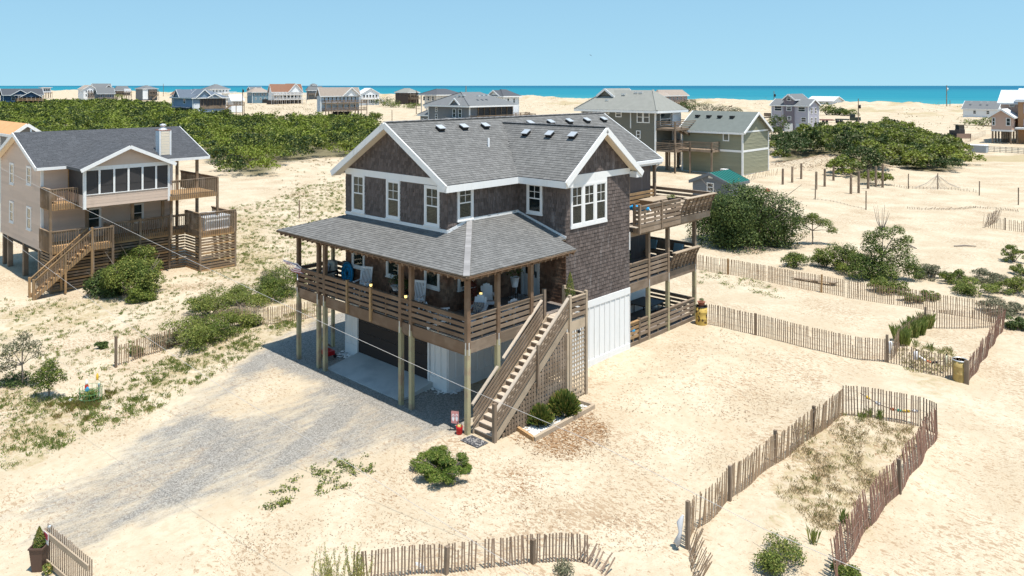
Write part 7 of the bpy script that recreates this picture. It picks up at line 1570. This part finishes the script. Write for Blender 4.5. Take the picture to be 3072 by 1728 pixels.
p = gp(118, 1708); conifer('little cone shaped conifer in a tall brown planter by the gate panel', p.x, p.y, p.z, .50, .19, .50, .62, POTB, 1500)
conifer('bright green conifer in the railed box at the stair top', .70, 5.30, 3.46, 1.0, .26, .34, .75, BLACK, 1800)
# gate panel with rails, pickets and a small red notice
p0 = gp(142, 1693); p1 = gp(235, 1775); p0.z = gh(p0.x, p0.y); d = (p1 - p0); d.z = 0; d.normalize(); p1 = p0 + d * 2.6; p1.z = gh(p1.x, p1.y)
gt = thing('fence_panel', 'grey rail fence panel with dark pickets and red notice beside the conifer planter', 'fence', V3(p0)); nn = Vector((-d.y, d.x, 0))
if nn.dot(CAM - p0) < 0: nn = -nn
beam('post', GRYB, gt, V3(p0, -.3), V3(p0, .98), .10, .10)
for z_, w_ in ((.90, .15), (.16, .13)): beam('fence_rail', GRYW, gt, p0 + Vector((0, 0, z_)) + nn * .07, p1 + Vector((0, 0, z_)) + nn * .07, .04, w_)
for i in range(24): c = p0 + d * (i * .112 + .05); beam('picket', SLAT, gt, c + Vector((0, 0, -.05)), c + Vector((0, 0, 1.13 + rnd.uniform(-.03, .03))), .035, .015, nn)
cc = p0 + d * .17 + nn * .10 + Vector((0, 0, .83)); beam('notice_board', PLWHITE, gt, cc - d * .15, cc + d * .15, .008, .30); beam('notice_print', mat('notice_red', (.45, .06, .09), .6), gt, cc - d * .125 + nn * .006 + Vector((0, 0, .045)), cc + d * .125 + nn * .006 + Vector((0, 0, .045)), .004, .16)
sl_ = thing('solar_lamp', 'small silver solar lamp on the gate panel post', 'lamp', V3(p0, .98)); mb = MB(); mb.lathe([(.035, 0), (.05, .03), (.05, .14), (.07, .15), (.02, .2)], 8, V3(p0 + d * .16, .93)); mb.build('lamp_head', METAL, sl_)
# drums
def drum(label, u, v, r, h, m_, open_=False):
    p = gp(u, v); t = thing('metal_drum', label, 'barrel', V3(p)); mb = MB(); mb.lathe([(r, -.1), (r, h * .32), (r * 1.03, h * .34), (r, h * .36), (r, h * .66), (r * 1.03, h * .68), (r, h * .70), (r, h * .97), (r * .93, h * .97), (r * .9, h * .9), (.02, h * .9)], 20, p); mb.build('drum_body', m_, t)
    mb = MB(); mb.lathe([(r * 1.04, h * .96), (r * 1.04, h), (r * .93, h), (r * .93, h * .96)], 20, p); mb.build('drum_rim', METAL if open_ else BLACK, t)
    if open_: mb = MB(); mb.lathe([(.02, h * .93), (r * .9, h * .93)], 20, p); mb.build('drum_opening', BLACK, t)
    return p
p = drum('rusty yellow drum with a pot on top at the deck corner', 2104, 972, .31, .98, YELLOW)
pot_plant('terracotta pot with small plant on the rusty yellow drum', p.x, p.y, p.z + .95, .2, .24, TERRA, LEAFD, .18, .15, 120, size=.06)
drum('faded yellow open drum behind the buoy fence corner', 2880, 1140, .30, .92, YELLOWP, True)
# buoys and rope floats on the fences
def buoy(label, u, v, L, r, m_=PLWHITE, d0=None, tip=BLACK, tilt=.1, dz=.35):
    p = gp(u, v); c = p + Vector((0, 0, dz)); c += (CAM - c).normalized() * .08; t = thing('float_buoy', label, 'buoy', V3(c), 'float buoys hanging on the fence'); mb = MB(); mb.lathe([(.03, 0), (r * .8, L * .06), (r, L * .15), (r, L * .85), (r * .7, L * .95), (.03, L)], 12, c, axis=(tilt, .05, 1)); mb.build('buoy_body', m_, t)
    mb = MB(); mb.lathe([(.03, L), (.035, L + .06), (.01, L + .09)], 8, c + Vector((tilt, .05, 1)).normalized() * 0.0, axis=(tilt, .05, 1)); mb.build('buoy_eye', tip, t)
q = lambda x, y: (2550 + x / 4.8295, 960 + y / 4.8295)
buoy('long white buoy at the joint of the two yard fences', *q(565, 600), .62, .09); buoy('white buoy on the slats left of the driftwood float', *q(945, 690), .42, .10); buoy('small yellowish white buoy on the slats near the faded drum', *q(1380, 770), .45, .07, mat('aged_buoy', (.66, .64, .45), .6))
def rope(label, pts, cols, r, name='rope_floats'):
    P_ = [gp(*a) + Vector((0, 0, b)) for a, b in pts]; P_ = [a + (CAM - a).normalized() * .07 for a in P_]; t = thing(name, label, 'rope', V3(P_[0])); mb = MB(); mb.tube(P_, .014, 5); mb.build('rope', BLACK, t)
    for f, L, m_ in cols:
        k = f * (len(P_) - 1); i = int(k); a = P_[i].lerp(P_[i + 1], k - i); dd = (P_[i + 1] - P_[i]).normalized(); mb = MB(); mb.tube([a - dd * L / 2, a - dd * L * .4, a + dd * L * .4, a + dd * L / 2], [r * .5, r, r, r * .5], 8); mb.build('float', m_, t)
FY = mat('float_yellow', (.70, .45, .05), .5); FO = mat('float_orange', (.60, .16, .05), .5); FG_ = mat('float_green', (.03, .33, .22), .5)
rope('string of coloured rope floats hanging on the pen end fence', [(q(150, 1360), .78), (q(300, 1385), .60), (q(480, 1420), .44), (q(620, 1440), .38), (q(760, 1460), .36), (q(880, 1490), .44), (q(980, 1520), .52)], [(.12, .16, FY), (.26, .2, PLWHITE), (.5, .2, FO), (.62, .24, FG_), (.74, .3, FY), (.93, .2, PLWHITE)], .055)
rope('driftwood and red rope float hanging among the buoys', [(q(1000, 720), .62), (q(1080, 740), .50), (q(1180, 760), .45), (q(1280, 790), .56), (q(1370, 800), .62)], [(.15, .3, PLWHITE), (.4, .2, FO), (.62, .3, BLACK)], .05)
q = lambda x, y: (1900 + x / 2.307, 1100 + y / 2.307)
p = gp(*q(345, 1262)); rg = thing('hanging_cloth', 'grey white rag and float tied to the pen corner post', 'cloth', V3(p)); mb = MB(); mb.tube([V3(p, .95), (p.x - .06, p.y - .08, p.z + .75), (p.x - .02, p.y - .12, p.z + .5), (p.x - .10, p.y - .14, p.z + .22), (p.x - .08, p.y - .14, p.z + .02)], [.03, .09, .05, .10, .03], 8); mb.build('rag', mat('grey_rag', (.55, .55, .56), .9, namp=.2), rg)
p = gp(1262, 1722); rg = thing('fish_cutout', 'white fish shaped cutout at the foot of the bottom fence', 'ornament', V3(p)); mb = MB(); mb.prism([p + RT * a + Vector((0, 0, b + .18)) for a, b in ((-.16, .12), (-.02, .1), (.1, .0), (.13, -.1), (.06, -.12), (.0, -.03), (-.1, .05), (-.18, .04))], FW * .03); mb.build('cutout', PLWHITE, rg)
# willow shrub at the bottom fence
p = gp(1015, 1760)
t = thing('willow_shrub', 'pale wispy upright shrub at the start of the bottom fence', 'shrub', V3(p)); Vs = []; n = 46; mb = MB()
for i in range(60):
    cl = .42 if i % 2 else -.30; a = g.uniform(0, 6.28); b0_ = Vector((p.x + RT.x * cl + g.normal(0, .16), p.y + RT.y * cl + g.normal(0, .16), p.z)); e_ = b0_ + Vector((math.cos(a) * g.uniform(.05, .35), math.sin(a) * g.uniform(.05, .35), g.uniform(.55, 1.05)))
    f = g.uniform(.15, 1, n)[:, None]; B_ = np.array(b0_); D_ = np.array(e_ - b0_); P = B_ + D_ * f + g.normal(0, .02, (n, 3)); T = D_ / np.linalg.norm(D_) + g.normal(0, .45, (n, 3)); T /= np.linalg.norm(T, axis=1, keepdims=True); Sx = np.cross(T, g.normal(size=(n, 3))); Sx /= np.linalg.norm(Sx, axis=1, keepdims=True); L_ = g.uniform(.035, .075, (n, 1))
    Vs.append(np.stack([P - T * L_ * .2, P + Sx * .009 + T * L_ * .4, P + T * L_, P - Sx * .009 + T * L_ * .4], 1).reshape(-1, 3)); mb.tube([b0_ - Vector((0, 0, .05)), e_], [.007, .003], 3, cap=False)
V = np.concatenate(Vs); np_mesh('foliage', V, quads(len(V) // 4), leafmat('willow_leaf', (.30, .32, .08), (.40, .40, .12), (.46, .40, .16), .4), t); mb.build('stems', TWIG, t)
p = gp(1690, 1718); t = thing('tumbled_plant', 'small yellowish plant beside the collapsed fence tail', 'plant', V3(p)); V = lobe_leaves([(p.x, p.y, p.z + .1, .3, .25, .22)], 500, .06, g, -.5, fill=.7); np_mesh('foliage', V, quads(500), LEAFG, t)
p = gp(395, 1588) if False else gp(140, 1722); t = thing('small_weed', 'bright green weed sprouting at the conifer planter foot', 'plant', V3(p)); V = lobe_leaves([(p.x + .05, p.y, p.z + .12, .14, .12, .18)], 140, .08, g, -.4, fill=.6); np_mesh('foliage', V, quads(140), NEEDLE, t)
# planted ring with ornaments on the left sand
MESHG = mat('green_garden_mesh', (.10, .26, .10), .6)
p = gp(272, 1205); rgn = thing('garden_ring', 'green wire mesh ring round young plants on the left sand', 'planter', V3(p))
for a in np.arange(0, 6.28, .45): mb = MB(); mb.tube([(p.x + .42 * math.cos(a), p.y + .42 * math.sin(a), p.z - .05), (p.x + .42 * math.cos(a), p.y + .42 * math.sin(a), p.z + .6)], .008, 4); mb.build('mesh_upright', MESHG, rgn)
for z_ in (.05, .2, .4, .6): mb = MB(); mb.tube([(p.x + .42 * math.cos(a), p.y + .42 * math.sin(a), p.z + z_) for a in np.arange(0, 6.5, .3)], .008, 4, cap=False); mb.build('mesh_hoop', MESHG, rgn)
V = lobe_leaves([(p.x, p.y, p.z + .2, .32, .32, .3)], 700, .07, g, -.4, fill=.7); np_mesh('foliage', V, quads(700), LEAFY, rgn)
blades('strap_leaf_plants', [(p.x + g.normal(0, .7), p.y + g.normal(0, .5), gh(p.x, p.y), .24, .12, 40) for _ in range(24)], leafmat('strap_leaf', (.16, .16, .04), (.26, .22, .06), (.3, .2, .1)))
for lab, du, m_, prof in (('small blue fish shaped garden ornament on the mesh ring', (262, 1190), BLUEC, [(.01, 0), (.07, .06), (.09, .16), (.05, .26), (.01, .3)]), ('little white and red gnome like float by the mesh ring', (260, 1168), RED, [(.06, 0), (.08, .1), (.05, .2), (.02, .22)]), ('thin pale blue marker post by the mesh ring', (297, 1188), mat('pale_marker', (.5, .62, .6), .5), [(.03, -.05), (.03, .42), (.05, .44), (.04, .5)]), ('small yellow toy spade standing in the left sand', (292, 1140), FY, [(.02, -.05), (.06, .08), (.05, .2), (.01, .28)])):
    pp_ = gp(*du); t = thing('garden_ornament', lab, 'ornament', V3(pp_)); mb = MB(); mb.lathe(prof, 10, V3(pp_, .12 if m_ is BLUEC else .03)); mb.build('ornament_body', m_, t)
    if m_ is RED: mb = MB(); mb.lathe([(.05, .22), (.06, .3), (.02, .38)], 10, V3(pp_, .03)); mb.build('ornament_head', PLWHITE, t)
for k_, (u, v) in enumerate(((212, 1203), (247, 1208))):
    pp_ = gp(u, v); t = tag(stones('shell_rock', [(pp_.x, pp_.y, pp_.z)], None, .17, .2), ['white rock left of the planted mesh ring', 'pale pink rock in front of the planted mesh ring'][k_], 'rock', None, 'thing')
# plank walk lying behind the long fence
a, b = onz(2375, 833, .15), onz(2505, 850, .15); bch = thing('plank_bench', 'weathered grey plank bench lying behind the long slat fence', 'bench', V3(a, -.15))
for k_ in range(3): beam('plank', GRYW, bch, a + Vector((.05 * k_, .16 * k_, .02)), b + Vector((.05 * k_, .16 * k_, .02)), .15, .05)
for f in (.1, .5, .9): c = a.lerp(b, f); beam('bearer', GRYB, bch, c + Vector((-.05, -.05, -.1)), c + Vector((.15, .4, -.1)), .1, .18)
# red tool cart under the porch, driveway tree stump etc.
p = Vector((-9.95, 2.4 - .9, .15)); cart = thing('folding_cart', 'red and black folding cart under the porch by the garage wall', 'cart', V3(p))
p = gp(1000, 1010); p = Vector((-11.1, 1.0, .1))
for i in range(5): beam('slat', GRYB, cart, (p.x + i * .1, p.y + .3, p.z + .35 + .0 * i), (p.x + i * .1, p.y - .1, p.z + .75), .07, .02)
bx('cart_body', RED, cart, p.x + .25, p.x + .8, p.y - .2, p.y + .2, p.z + .12, p.z + .32)
for x in (.3, .75):
    for y in (-.24, .24): mb = MB(); mb.lathe([(.02, -.03), (.1, -.03), (.1, .03), (.02, .03)], 12, (p.x + x, p.y + y, p.z + .05), axis=(0, 1, 0)); mb.build('wheel', BLACK, cart)
beam('handle', BLACK, cart, (p.x + .3, p.y, p.z + .3), (p.x + .05, p.y, p.z + .8), .03, .03)
# things on the right decks
um = thing('folded_umbrella', 'furled bright blue canvas umbrella lying on the upper deck rail', 'umbrella', (-.45, 11.9, 7.2))
mb = MB(); a = Vector((-.75, 11.75, 7.02)); b = Vector((.12, 12.15, 7.0)); mb.tube([a, a.lerp(b, .15), a.lerp(b, .7), b], [.06, .15, .13, .07], 10); mb.build('canvas', BLUEC, um); mb = MB(); mb.tube([a - (b - a) * .6, a], .025, 6); mb.build('pole', BLACK, um); mb = MB(); mb.tube([b, b + Vector((.06, .03, -.1))], .03, 6); mb.build('tip', PLWHITE, um)
us = thing('umbrella_stand', 'dark stand under the furled blue umbrella on the upper deck', 'stand', (-.6, 11.8, 6.2)); mb = MB(); mb.lathe([(.22, 0), (.2, .06), (.03, .1), (.03, .72)], 12, (-.55, 11.85, 6.2)); mb.build('stand_body', BLACK, us)
tbx = thing('storage_bench', 'wooden storage bench with sloping front on the upper deck', 'bench', (-1.6, 16.2, 6.2)); mb = MB(); mb.prism([(-2.6, 15.6, 6.2), (-2.75, 15.6, 6.75), (-1.9, 15.6, 6.75), (-2.1, 15.6, 6.2)], (0, 2.2, 0)); mb.build('bench_body', TANG, tbx); bx('bench_lid', GRYW, tbx, -2.8, -1.85, 15.55, 17.85, 6.752, 6.79)
ct = thing('deck_table', 'low grey wooden table on the upper deck carrying a planter', 'table', (-1.0, 16.3, 6.2)); bx('table_top', GRYW, ct, -1.5, -.55, 15.4, 17.0, 6.75, 6.8)
for x in (-1.45, -.6):
    for y in (15.45, 16.95): bx('leg', GRYB, ct, x - .04, x + .04, y - .04, y + .04, 6.2, 6.75)
pot_plant('dark pot of small flowers on the upper deck table', -.95, 15.9, 6.8, .2, .22, BLACK, LEAFY, .18, .26, 260, size=.06)
dl = thing('deck_lounge', 'dark wooden lounge bench with teal cushions on the middle deck', 'bench', (-2.3, 17.0, 3.45)); bx('seat', TANG, dl, -3.6, -1.0, 16.6, 17.3, 3.75, 3.85); bx('backrest', GRYB, dl, -3.6, -1.0, 17.3, 17.36, 3.9, 4.35)
for x in (-3.5, -2.3, -1.1): bx('leg', GRYB, dl, x - .04, x + .04, 16.65, 17.25, 3.45, 3.75)
for x, lab in ((-2.9, 'pale teal cushion on the middle deck lounge by the post'), (-1.25, 'blue triangular looking cushion at the lounge end')):
    t = thing('cushion', lab, 'cushion', (x, 17.15, 3.87)); mb = MB(); mb.prism([(x - .26, 17.1, 3.87), (x + .26, 17.1, 3.87), (x + .26, 17.27, 4.35), (x - .26, 17.27, 4.35)], (0, -.12, .03)); mb.build('cushion_cover', TEALC, t)
pot_plant('tall dark leafy pot plant on the middle deck near the house', -1.8, 12.6, 3.45, .22, .4, BLACK, LEAFD, 1.2, .42, 500, size=.13)
tb3 = thing('dining_table', 'dark outdoor dining table on the shaded lower deck', 'table', (-2.4, 15.6, .55)); bx('table_top', BLACK, tb3, -3.1, -1.7, 14.9, 16.5, 1.22, 1.27)
for x in (-3.0, -1.8):
    for y in (15.0, 16.4): bx('leg', BLACK, tb3, x - .03, x + .03, y - .03, y + .03, .55, 1.22)
ch = thing('dining_chair', 'dark metal dining chair on the near side of the lower deck table', 'chair'); 
for x in (-.2, .2):
    for y in (-.2, .2): bx('leg', BLACK, ch, x - .015, x + .015, y - .015, y + .015, 0, .45 if y < 0 else .95)
bx('seat', BLACK, ch, -.22, .22, -.22, .22, .45, .48)
for k_ in range(4): bx('back_slat', BLACK, ch, -.2 + .12 * k_, -.16 + .12 * k_, .2, .215, .5, .95)
put(ch, -1.45, 15.3, .55, -1.57); placed(ch, -1.45, 16.1, .55, -1.57, 'dark metal dining chair nearest the lower deck corner post'); placed(ch, -3.35, 15.5, .55, 1.57, 'dark metal dining chair on the far side of the lower deck table')
fb = thing('ball_float', 'round blue float hanging by the house wall on the lower deck', 'float', (-.5, 11.3, 1.2)); mb = MB(); mb.lathe([(.02, -.2), (.15, -.13), (.2, 0), (.15, .13), (.02, .2)], 12, (-.55, 11.6, 1.1)); mb.build('float_body', BLUEC, fb)
# gable lamp at the stair box
wl = thing('wall_lamp', 'small black lamp on the fascia above the lattice', 'lamp', (1.26, 5.15, 2.9)); mb = MB(); mb.lathe([(.03, 0), (.07, .04), (.05, .12), (.02, .14)], 8, (1.29, 5.15, 2.86)); mb.build('lamp_head', BLACK, wl)
# ------------------------------------------------------------------ wires, poles, vehicles, animals
def wire(label, pts, r, group='overhead wires'):
    P_ = [atd(u, v, d) for u, v, d in pts]; mb = MB(); out = []
    for i in range(len(P_) - 1):
        for k in range(8): out.append(P_[i].lerp(P_[i + 1], k / 8))
    out.append(P_[-1]); mb.tube(out, r, 5); tag(mb.build('overhead_wire', CABLE), label, 'wire', group)
wire('upper overhead wire crossing in front of both houses', [(-60, 475, 40), (572, 781, 29), (1014, 990, 24.5), (1395, 1163, 21.5), (1789, 1330, 19), (2290, 1586, 17), (2650, 1740, 15.8)], .0065)
wire('lower overhead wire crossing the sand and driveway', [(-40, 670, 34), (298, 918, 27), (668, 1163, 22), (1073, 1407, 18.5), (1586, 1728, 15.5), (1760, 1840, 14.5)], .005)
def pole(label, u, vb, vt, d=None, r=.14, box=False, arm=False):
    p = gp(u, vb) if d is None else atd(u, vb, d); dd = (p - CAM).dot(FW); h = (vb - vt) / FPX * dd; t = thing('utility_pole', label, 'pole', V3(p), 'utility poles'); mb = MB(); mb.tube([(p.x, p.y, p.z - 1), (p.x, p.y, p.z + h)], [r, r * .75], 8); mb.build('pole_shaft', GRYB, t)
    if box: mb = MB(); mb.lathe([(.05, 0), (.3, .1), (.3, 1.0), (.05, 1.1)], 10, (p.x + .4, p.y, p.z + h - box)); mb.build('transformer', METAL if arm else BLACK, t)
    if arm: beam('insulator_arm', GRYB, t, (p.x - .2, p.y, p.z + h - .3), (p.x + .5, p.y + .1, p.z + h - .2), .1, .1)
pole('utility pole with dark transformer against the sea left of the lavender house', 2322, 312, 273, 290, .16, 2.2); pole('utility pole with dark box standing on the sand by the truck', 2575, 381, 296, None, .15, 2.8)
pole('tallest utility pole with grey transformer before the sea', 2840, 324, 256, 340, .22, 2.2, True); pole('short thin pole beside the tallest utility pole', 2850, 325, 301, 340, .14)
pole('grey utility pole standing at the blue grey house deck', 728, 349, 266, 290, .2, 1.4); pole('thin distant pole between the far left houses and the dunes', 490, 285, 251, 620, .22); pole('utility pole beside the dark brown house', 1249, 335, 270, 300, .16, 2.0)
pole('short post on sand near the thicket tip', 1176, 365, 330, None, .14); pole('thin mast above the slate grey house roof', 1398, 275, 258, 300, .2)
MIL = mat('army_green_paint', (.04, .05, .035), .6); RUST = mat('dark_red_trailer', (.16, .03, .03), .7); BUL = mat('bulldozer_dark_paint', (.055, .05, .05), .6); BLADE = mat('blade_steel', (.24, .17, .14), .6)
p = gp(2548, 370); tk = thing('flatbed_truck', 'dark army green flatbed truck parked on the sand', 'truck', V3(p), rz=.75); M_ = Matrix.Rotation(.35, 3, 'Z'); L_ = lambda x, y, z: p + M_ @ Vector((x, y, z))
def lbox(par, name, m_, x0, x1, y0, y1, z0, z1): mb = MB(); mb.prism([L_(x0, y0, z0), L_(x1, y0, z0), L_(x1, y1, z0), L_(x0, y1, z0)], M_ @ Vector((0, 0, z1 - z0))); return mb.build(name, m_, par)
lbox(tk, 'bonnet', MIL, 1.6, 3.2, -.9, .9, .9, 1.9); lbox(tk, 'cab', MIL, .1, 1.6, -1.1, 1.1, .9, 2.9); lbox(tk, 'windscreen', GLASSD, 1.55, 1.64, -.95, .95, 2.0, 2.75); lbox(tk, 'side_window', GLASSD, .4, 1.3, -1.13, -1.09, 2.0, 2.7); lbox(tk, 'flatbed', MIL, -4.0, 0, -1.2, 1.2, 1.0, 1.35)
def wheels(par, xs, ys, r, w=.35):
    for x in xs:
        for y in ys: mb = MB(); mb.lathe([(.1, -w / 2), (r, -w / 2), (r, w / 2), (.1, w / 2)], 14, L_(x, y, r), axis=M_ @ Vector((0, 1, 0))); mb.build('wheel', BLACK, par)
wheels(tk, (2.3, -2.3, -3.4), (-1.05, 1.05), .55)
tr = thing('flatbed_trailer', 'dark red equipment trailer with raised ramps behind the truck', 'trailer', V3(L_(-6.5, 0, 0)))
lbox(tr, 'trailer_bed', RUST, -9.6, -4.6, -1.3, 1.3, .8, 1.1); lbox(tr, 'drawbar', RUST, -4.6, -3.9, -.15, .15, .8, 1.0); wheels(tr, (-6.4, -7.4), (-1.2, 1.2), .42)
for y in (-.9, .9):
    for yy in (-.3, .3): beam('ramp_side', RUST, tr, L_(-9.6, y + yy, 1.0), L_(-9.9, y + yy, 3.2), .12, .1)
    for k_ in range(4): beam('ramp_bar', RUST, tr, L_(-9.62 - k_ * .08, y - .3, 1.2 + k_ * .6), L_(-9.62 - k_ * .08, y + .3, 1.2 + k_ * .6), .12, .12)
p = gp(2865, 413); bd = thing('bulldozer', 'small dark bulldozer facing us on the sand', 'bulldozer', V3(p)); M_ = Matrix.Rotation(TH + .15 + math.pi / 2, 3, 'Z')
for y in (-.85, .85):
    lbox(bd, 'track', BLACK, -1.8, 1.2, y - .25, y + .25, .0, .85)
lbox(bd, 'engine_hood', BUL, -.9, 1.2, -.55, .55, .7, 1.7); lbox(bd, 'cab', BUL, -2.2, -.9, -.75, .75, .8, 2.0); lbox(bd, 'cab_glass', GLASSD, -2.1, -.95, -.7, .7, 2.0, 3.0); lbox(bd, 'cab_roof', mat('cab_roof_tan', (.42, .36, .26), .6), -2.3, -.7, -.85, .85, 3.0, 3.15)
M0 = M_; M_ = Matrix.Rotation(TH + .15 - math.pi / 2 + math.pi, 3, 'Z'); M_ = M0
lbox(bd, 'blade', BLADE, -2.9, -2.7, -1.75, 1.75, .05, 1.1)
for y in (-1.1, 1.1): lbox(bd, 'push_arm', BUL, -2.8, .2, y - .08, y + .08, .35, .55)
def horse(label, u, v, rz, m_):
    p = gp(u, v); t = thing('horse', label, 'horse', V3(p), 'wild horses on the sand'); R3 = Matrix.Rotation(rz, 3, 'Z'); Q_ = lambda x, y, z: p + R3 @ Vector((x, y, z))
    me = bpy.data.meshes.new('horse_body'); vs = [(-.75, 0, 1.2), (-.3, 0, 1.15), (.3, 0, 1.15), (.65, 0, 1.25), (1.0, 0, 1.6), (1.25, 0, 1.85), (1.55, 0, 1.6), (-.85, 0, 1.0), (-1.05, 0, .6)]
    es_ = [(0, 1), (1, 2), (2, 3), (3, 4), (4, 5), (5, 6), (0, 7), (7, 8)]; rs = [.3, .33, .33, .3, .19, .15, .09, .06, .05]
    for hx, y, k_ in ((-.7, .18, 0), (-.7, -.18, 0), (.6, .16, 3), (.6, -.16, 3)):
        i = len(vs); o_ = -.12 if k_ == 0 else .03; vs += [(hx, y, .85), (hx + o_, y, .45), (hx + o_ * .6, y, .02)]; es_ += [(k_, i), (i, i + 1), (i + 1, i + 2)]; rs += [.14, .075, .06]
    me.from_pydata([tuple(Q_(*a)) for a in vs], es_, []); o = bpy.data.objects.new('horse_body', me); COL.objects.link(o); me.materials.append(m_)
    sk = o.modifiers.new('skin', 'SKIN'); lay_ = me.skin_vertices[0].data if me.skin_vertices else None
    if lay_ is None:
        import bmesh; bm = bmesh.new(); bm.from_mesh(me); bm.verts.layers.skin.verify(); bm.to_mesh(me); bm.free(); lay_ = me.skin_vertices[0].data
    for i, r in enumerate(rs): lay_[i].radius = (r, r)
    lay_[1].use_root = True; sb_ = o.modifiers.new('sub', 'SUBSURF'); sb_.levels = 1; sb_.render_levels = 1; WM[o.name] = Matrix.Identity(4); setp(o, t)
HB = mat('dark_bay_coat', (.07, .035, .02), .7)
horse('wild horse standing nearest the sage bush on the dune', 2160, 338, .3, HB); horse('two toned wild horse grazing on the open dune crest', 2190, 327, -.2, mat('bay_coat', (.11, .05, .025), .7)); horse('dark wild horse grazing before the broad sage bush', 2163, 317, 1.4, HB)
bd_ = atd(1772.5, 167, 90); br = thing('sea_bird', 'dark soaring bird alone in the clear blue sky', 'bird', V3(bd_)); BF = mat('dark_feather', (.03, .04, .05), .8)
mb = MB(); w_ = lambda a, b, c: bd_ + RT * a + Vector((0, 0, b)) + FW * c
mb.add([w_(-.16, .08, 0), w_(-.08, .13, .05), w_(0, .08, .08), w_(.09, .0, .05), w_(.13, -.2, 0), w_(.08, -.06, -.08), w_(0, .02, -.1), w_(-.08, .06, -.06), w_(0, .07, 0)], [(0, 1, 8, 7), (1, 2, 8), (2, 3, 8), (3, 4, 5), (3, 5, 8), (5, 6, 8), (6, 7, 8)]); mb.build('wings', BF, br); mb = MB(); mb.tube([w_(0, .05, -.15), w_(0, .04, 0), w_(0, .03, .16)], [.015, .04, .01], 6); mb.build('bird_body', BF, br)
# construction yard at the right
p = gp(2945, 458); cn = thing('materials_stack', 'grey wrapped stack of building materials by the unfinished house', 'stack', V3(p)); bx('wrapped_sheets', mat('grey_wrap', (.34, .37, .39), .7), cn, p.x - 2.2, p.x + .8, p.y - .5, p.y + 1.4, p.z - .1, p.z + 1.3); bx('white_lid', PLWHITE, cn, p.x - 2.3, p.x + .9, p.y - .6, p.y + 1.5, p.z + 1.3, p.z + 1.42)
sf_ = thing('silt_fence', 'low pale mesh construction fence before the unfinished house', 'fence', V3(gp(2900, 455)))
a0, b0_ = gp(2965, 456), gp(3110, 464)
for i in range(9): c = a0.lerp(b0_, i / 8); beam('stake', GRYB, sf_, (c.x, c.y, gh(c.x, c.y) - .2), (c.x, c.y, gh(c.x, c.y) + 1.1), .08, .08)
NET = mat('pale_mesh', (.55, .53, .45), .8, namp=.25, nscale=1.5)
for z_ in (.15, .45, .75, 1.0):
    beam('mesh_band', NET, sf_, (a0.x, a0.y, gh(a0.x, a0.y) + z_), (b0_.x, b0_.y, gh(b0_.x, b0_.y) + z_), .02, .12)
nt = thing('draped_net', 'pale net draped in a cone over the stake on the sand plain', 'net', V3(gp(2812, 568))); pn = gp(2812, 565)
mb = MB(); n = 22
for i in range(n):
    a = i * 6.283 / n; r = 2.0 * (1.5 if abs(math.cos(a)) > .8 else .8); e_ = Vector((pn.x + RT.x * r * math.cos(a) + FW.x * .8 * math.sin(a), pn.y + RT.y * r * math.cos(a) + FW.y * .8 * math.sin(a), 0)); e_.z = gh(e_.x, e_.y) + .02; tp_ = Vector((pn.x, pn.y, pn.z + 1.7)); m2 = tp_.lerp(e_, .5) - Vector((0, 0, .25)); mb.tube([tp_, m2, e_], .018, 4)
mb.build('net_strands', mat('net_strand', (.45, .4, .33), .9), nt)['kind'] = 'stuff'
for k_, (x0, y0_, x1, y1_) in enumerate(((2717, 736, 2750, 747), (2862, 740, 2928, 740))): a, b = gp(x0, y0_), gp(x1, y1_); mb = MB(); mb.tube([V3(a, .05), V3(a.lerp(b, .5), .1), V3(b, .04)], [.05, .06, .03], 6); tag(mb.build('driftwood', TWIG), ['short dark driftwood stick on the right sand plain', 'long pale driftwood branch on the right sand plain'][k_], 'driftwood')
p = gp(2302, 578); mb = MB(); mb.lathe([(.05, 0), (.35, .12), (.3, .45), (.05, .55)], 10, p); tag(mb.build('rusty_ball', TERRA), 'rusty red round float lying on the sand by the shed', 'float')
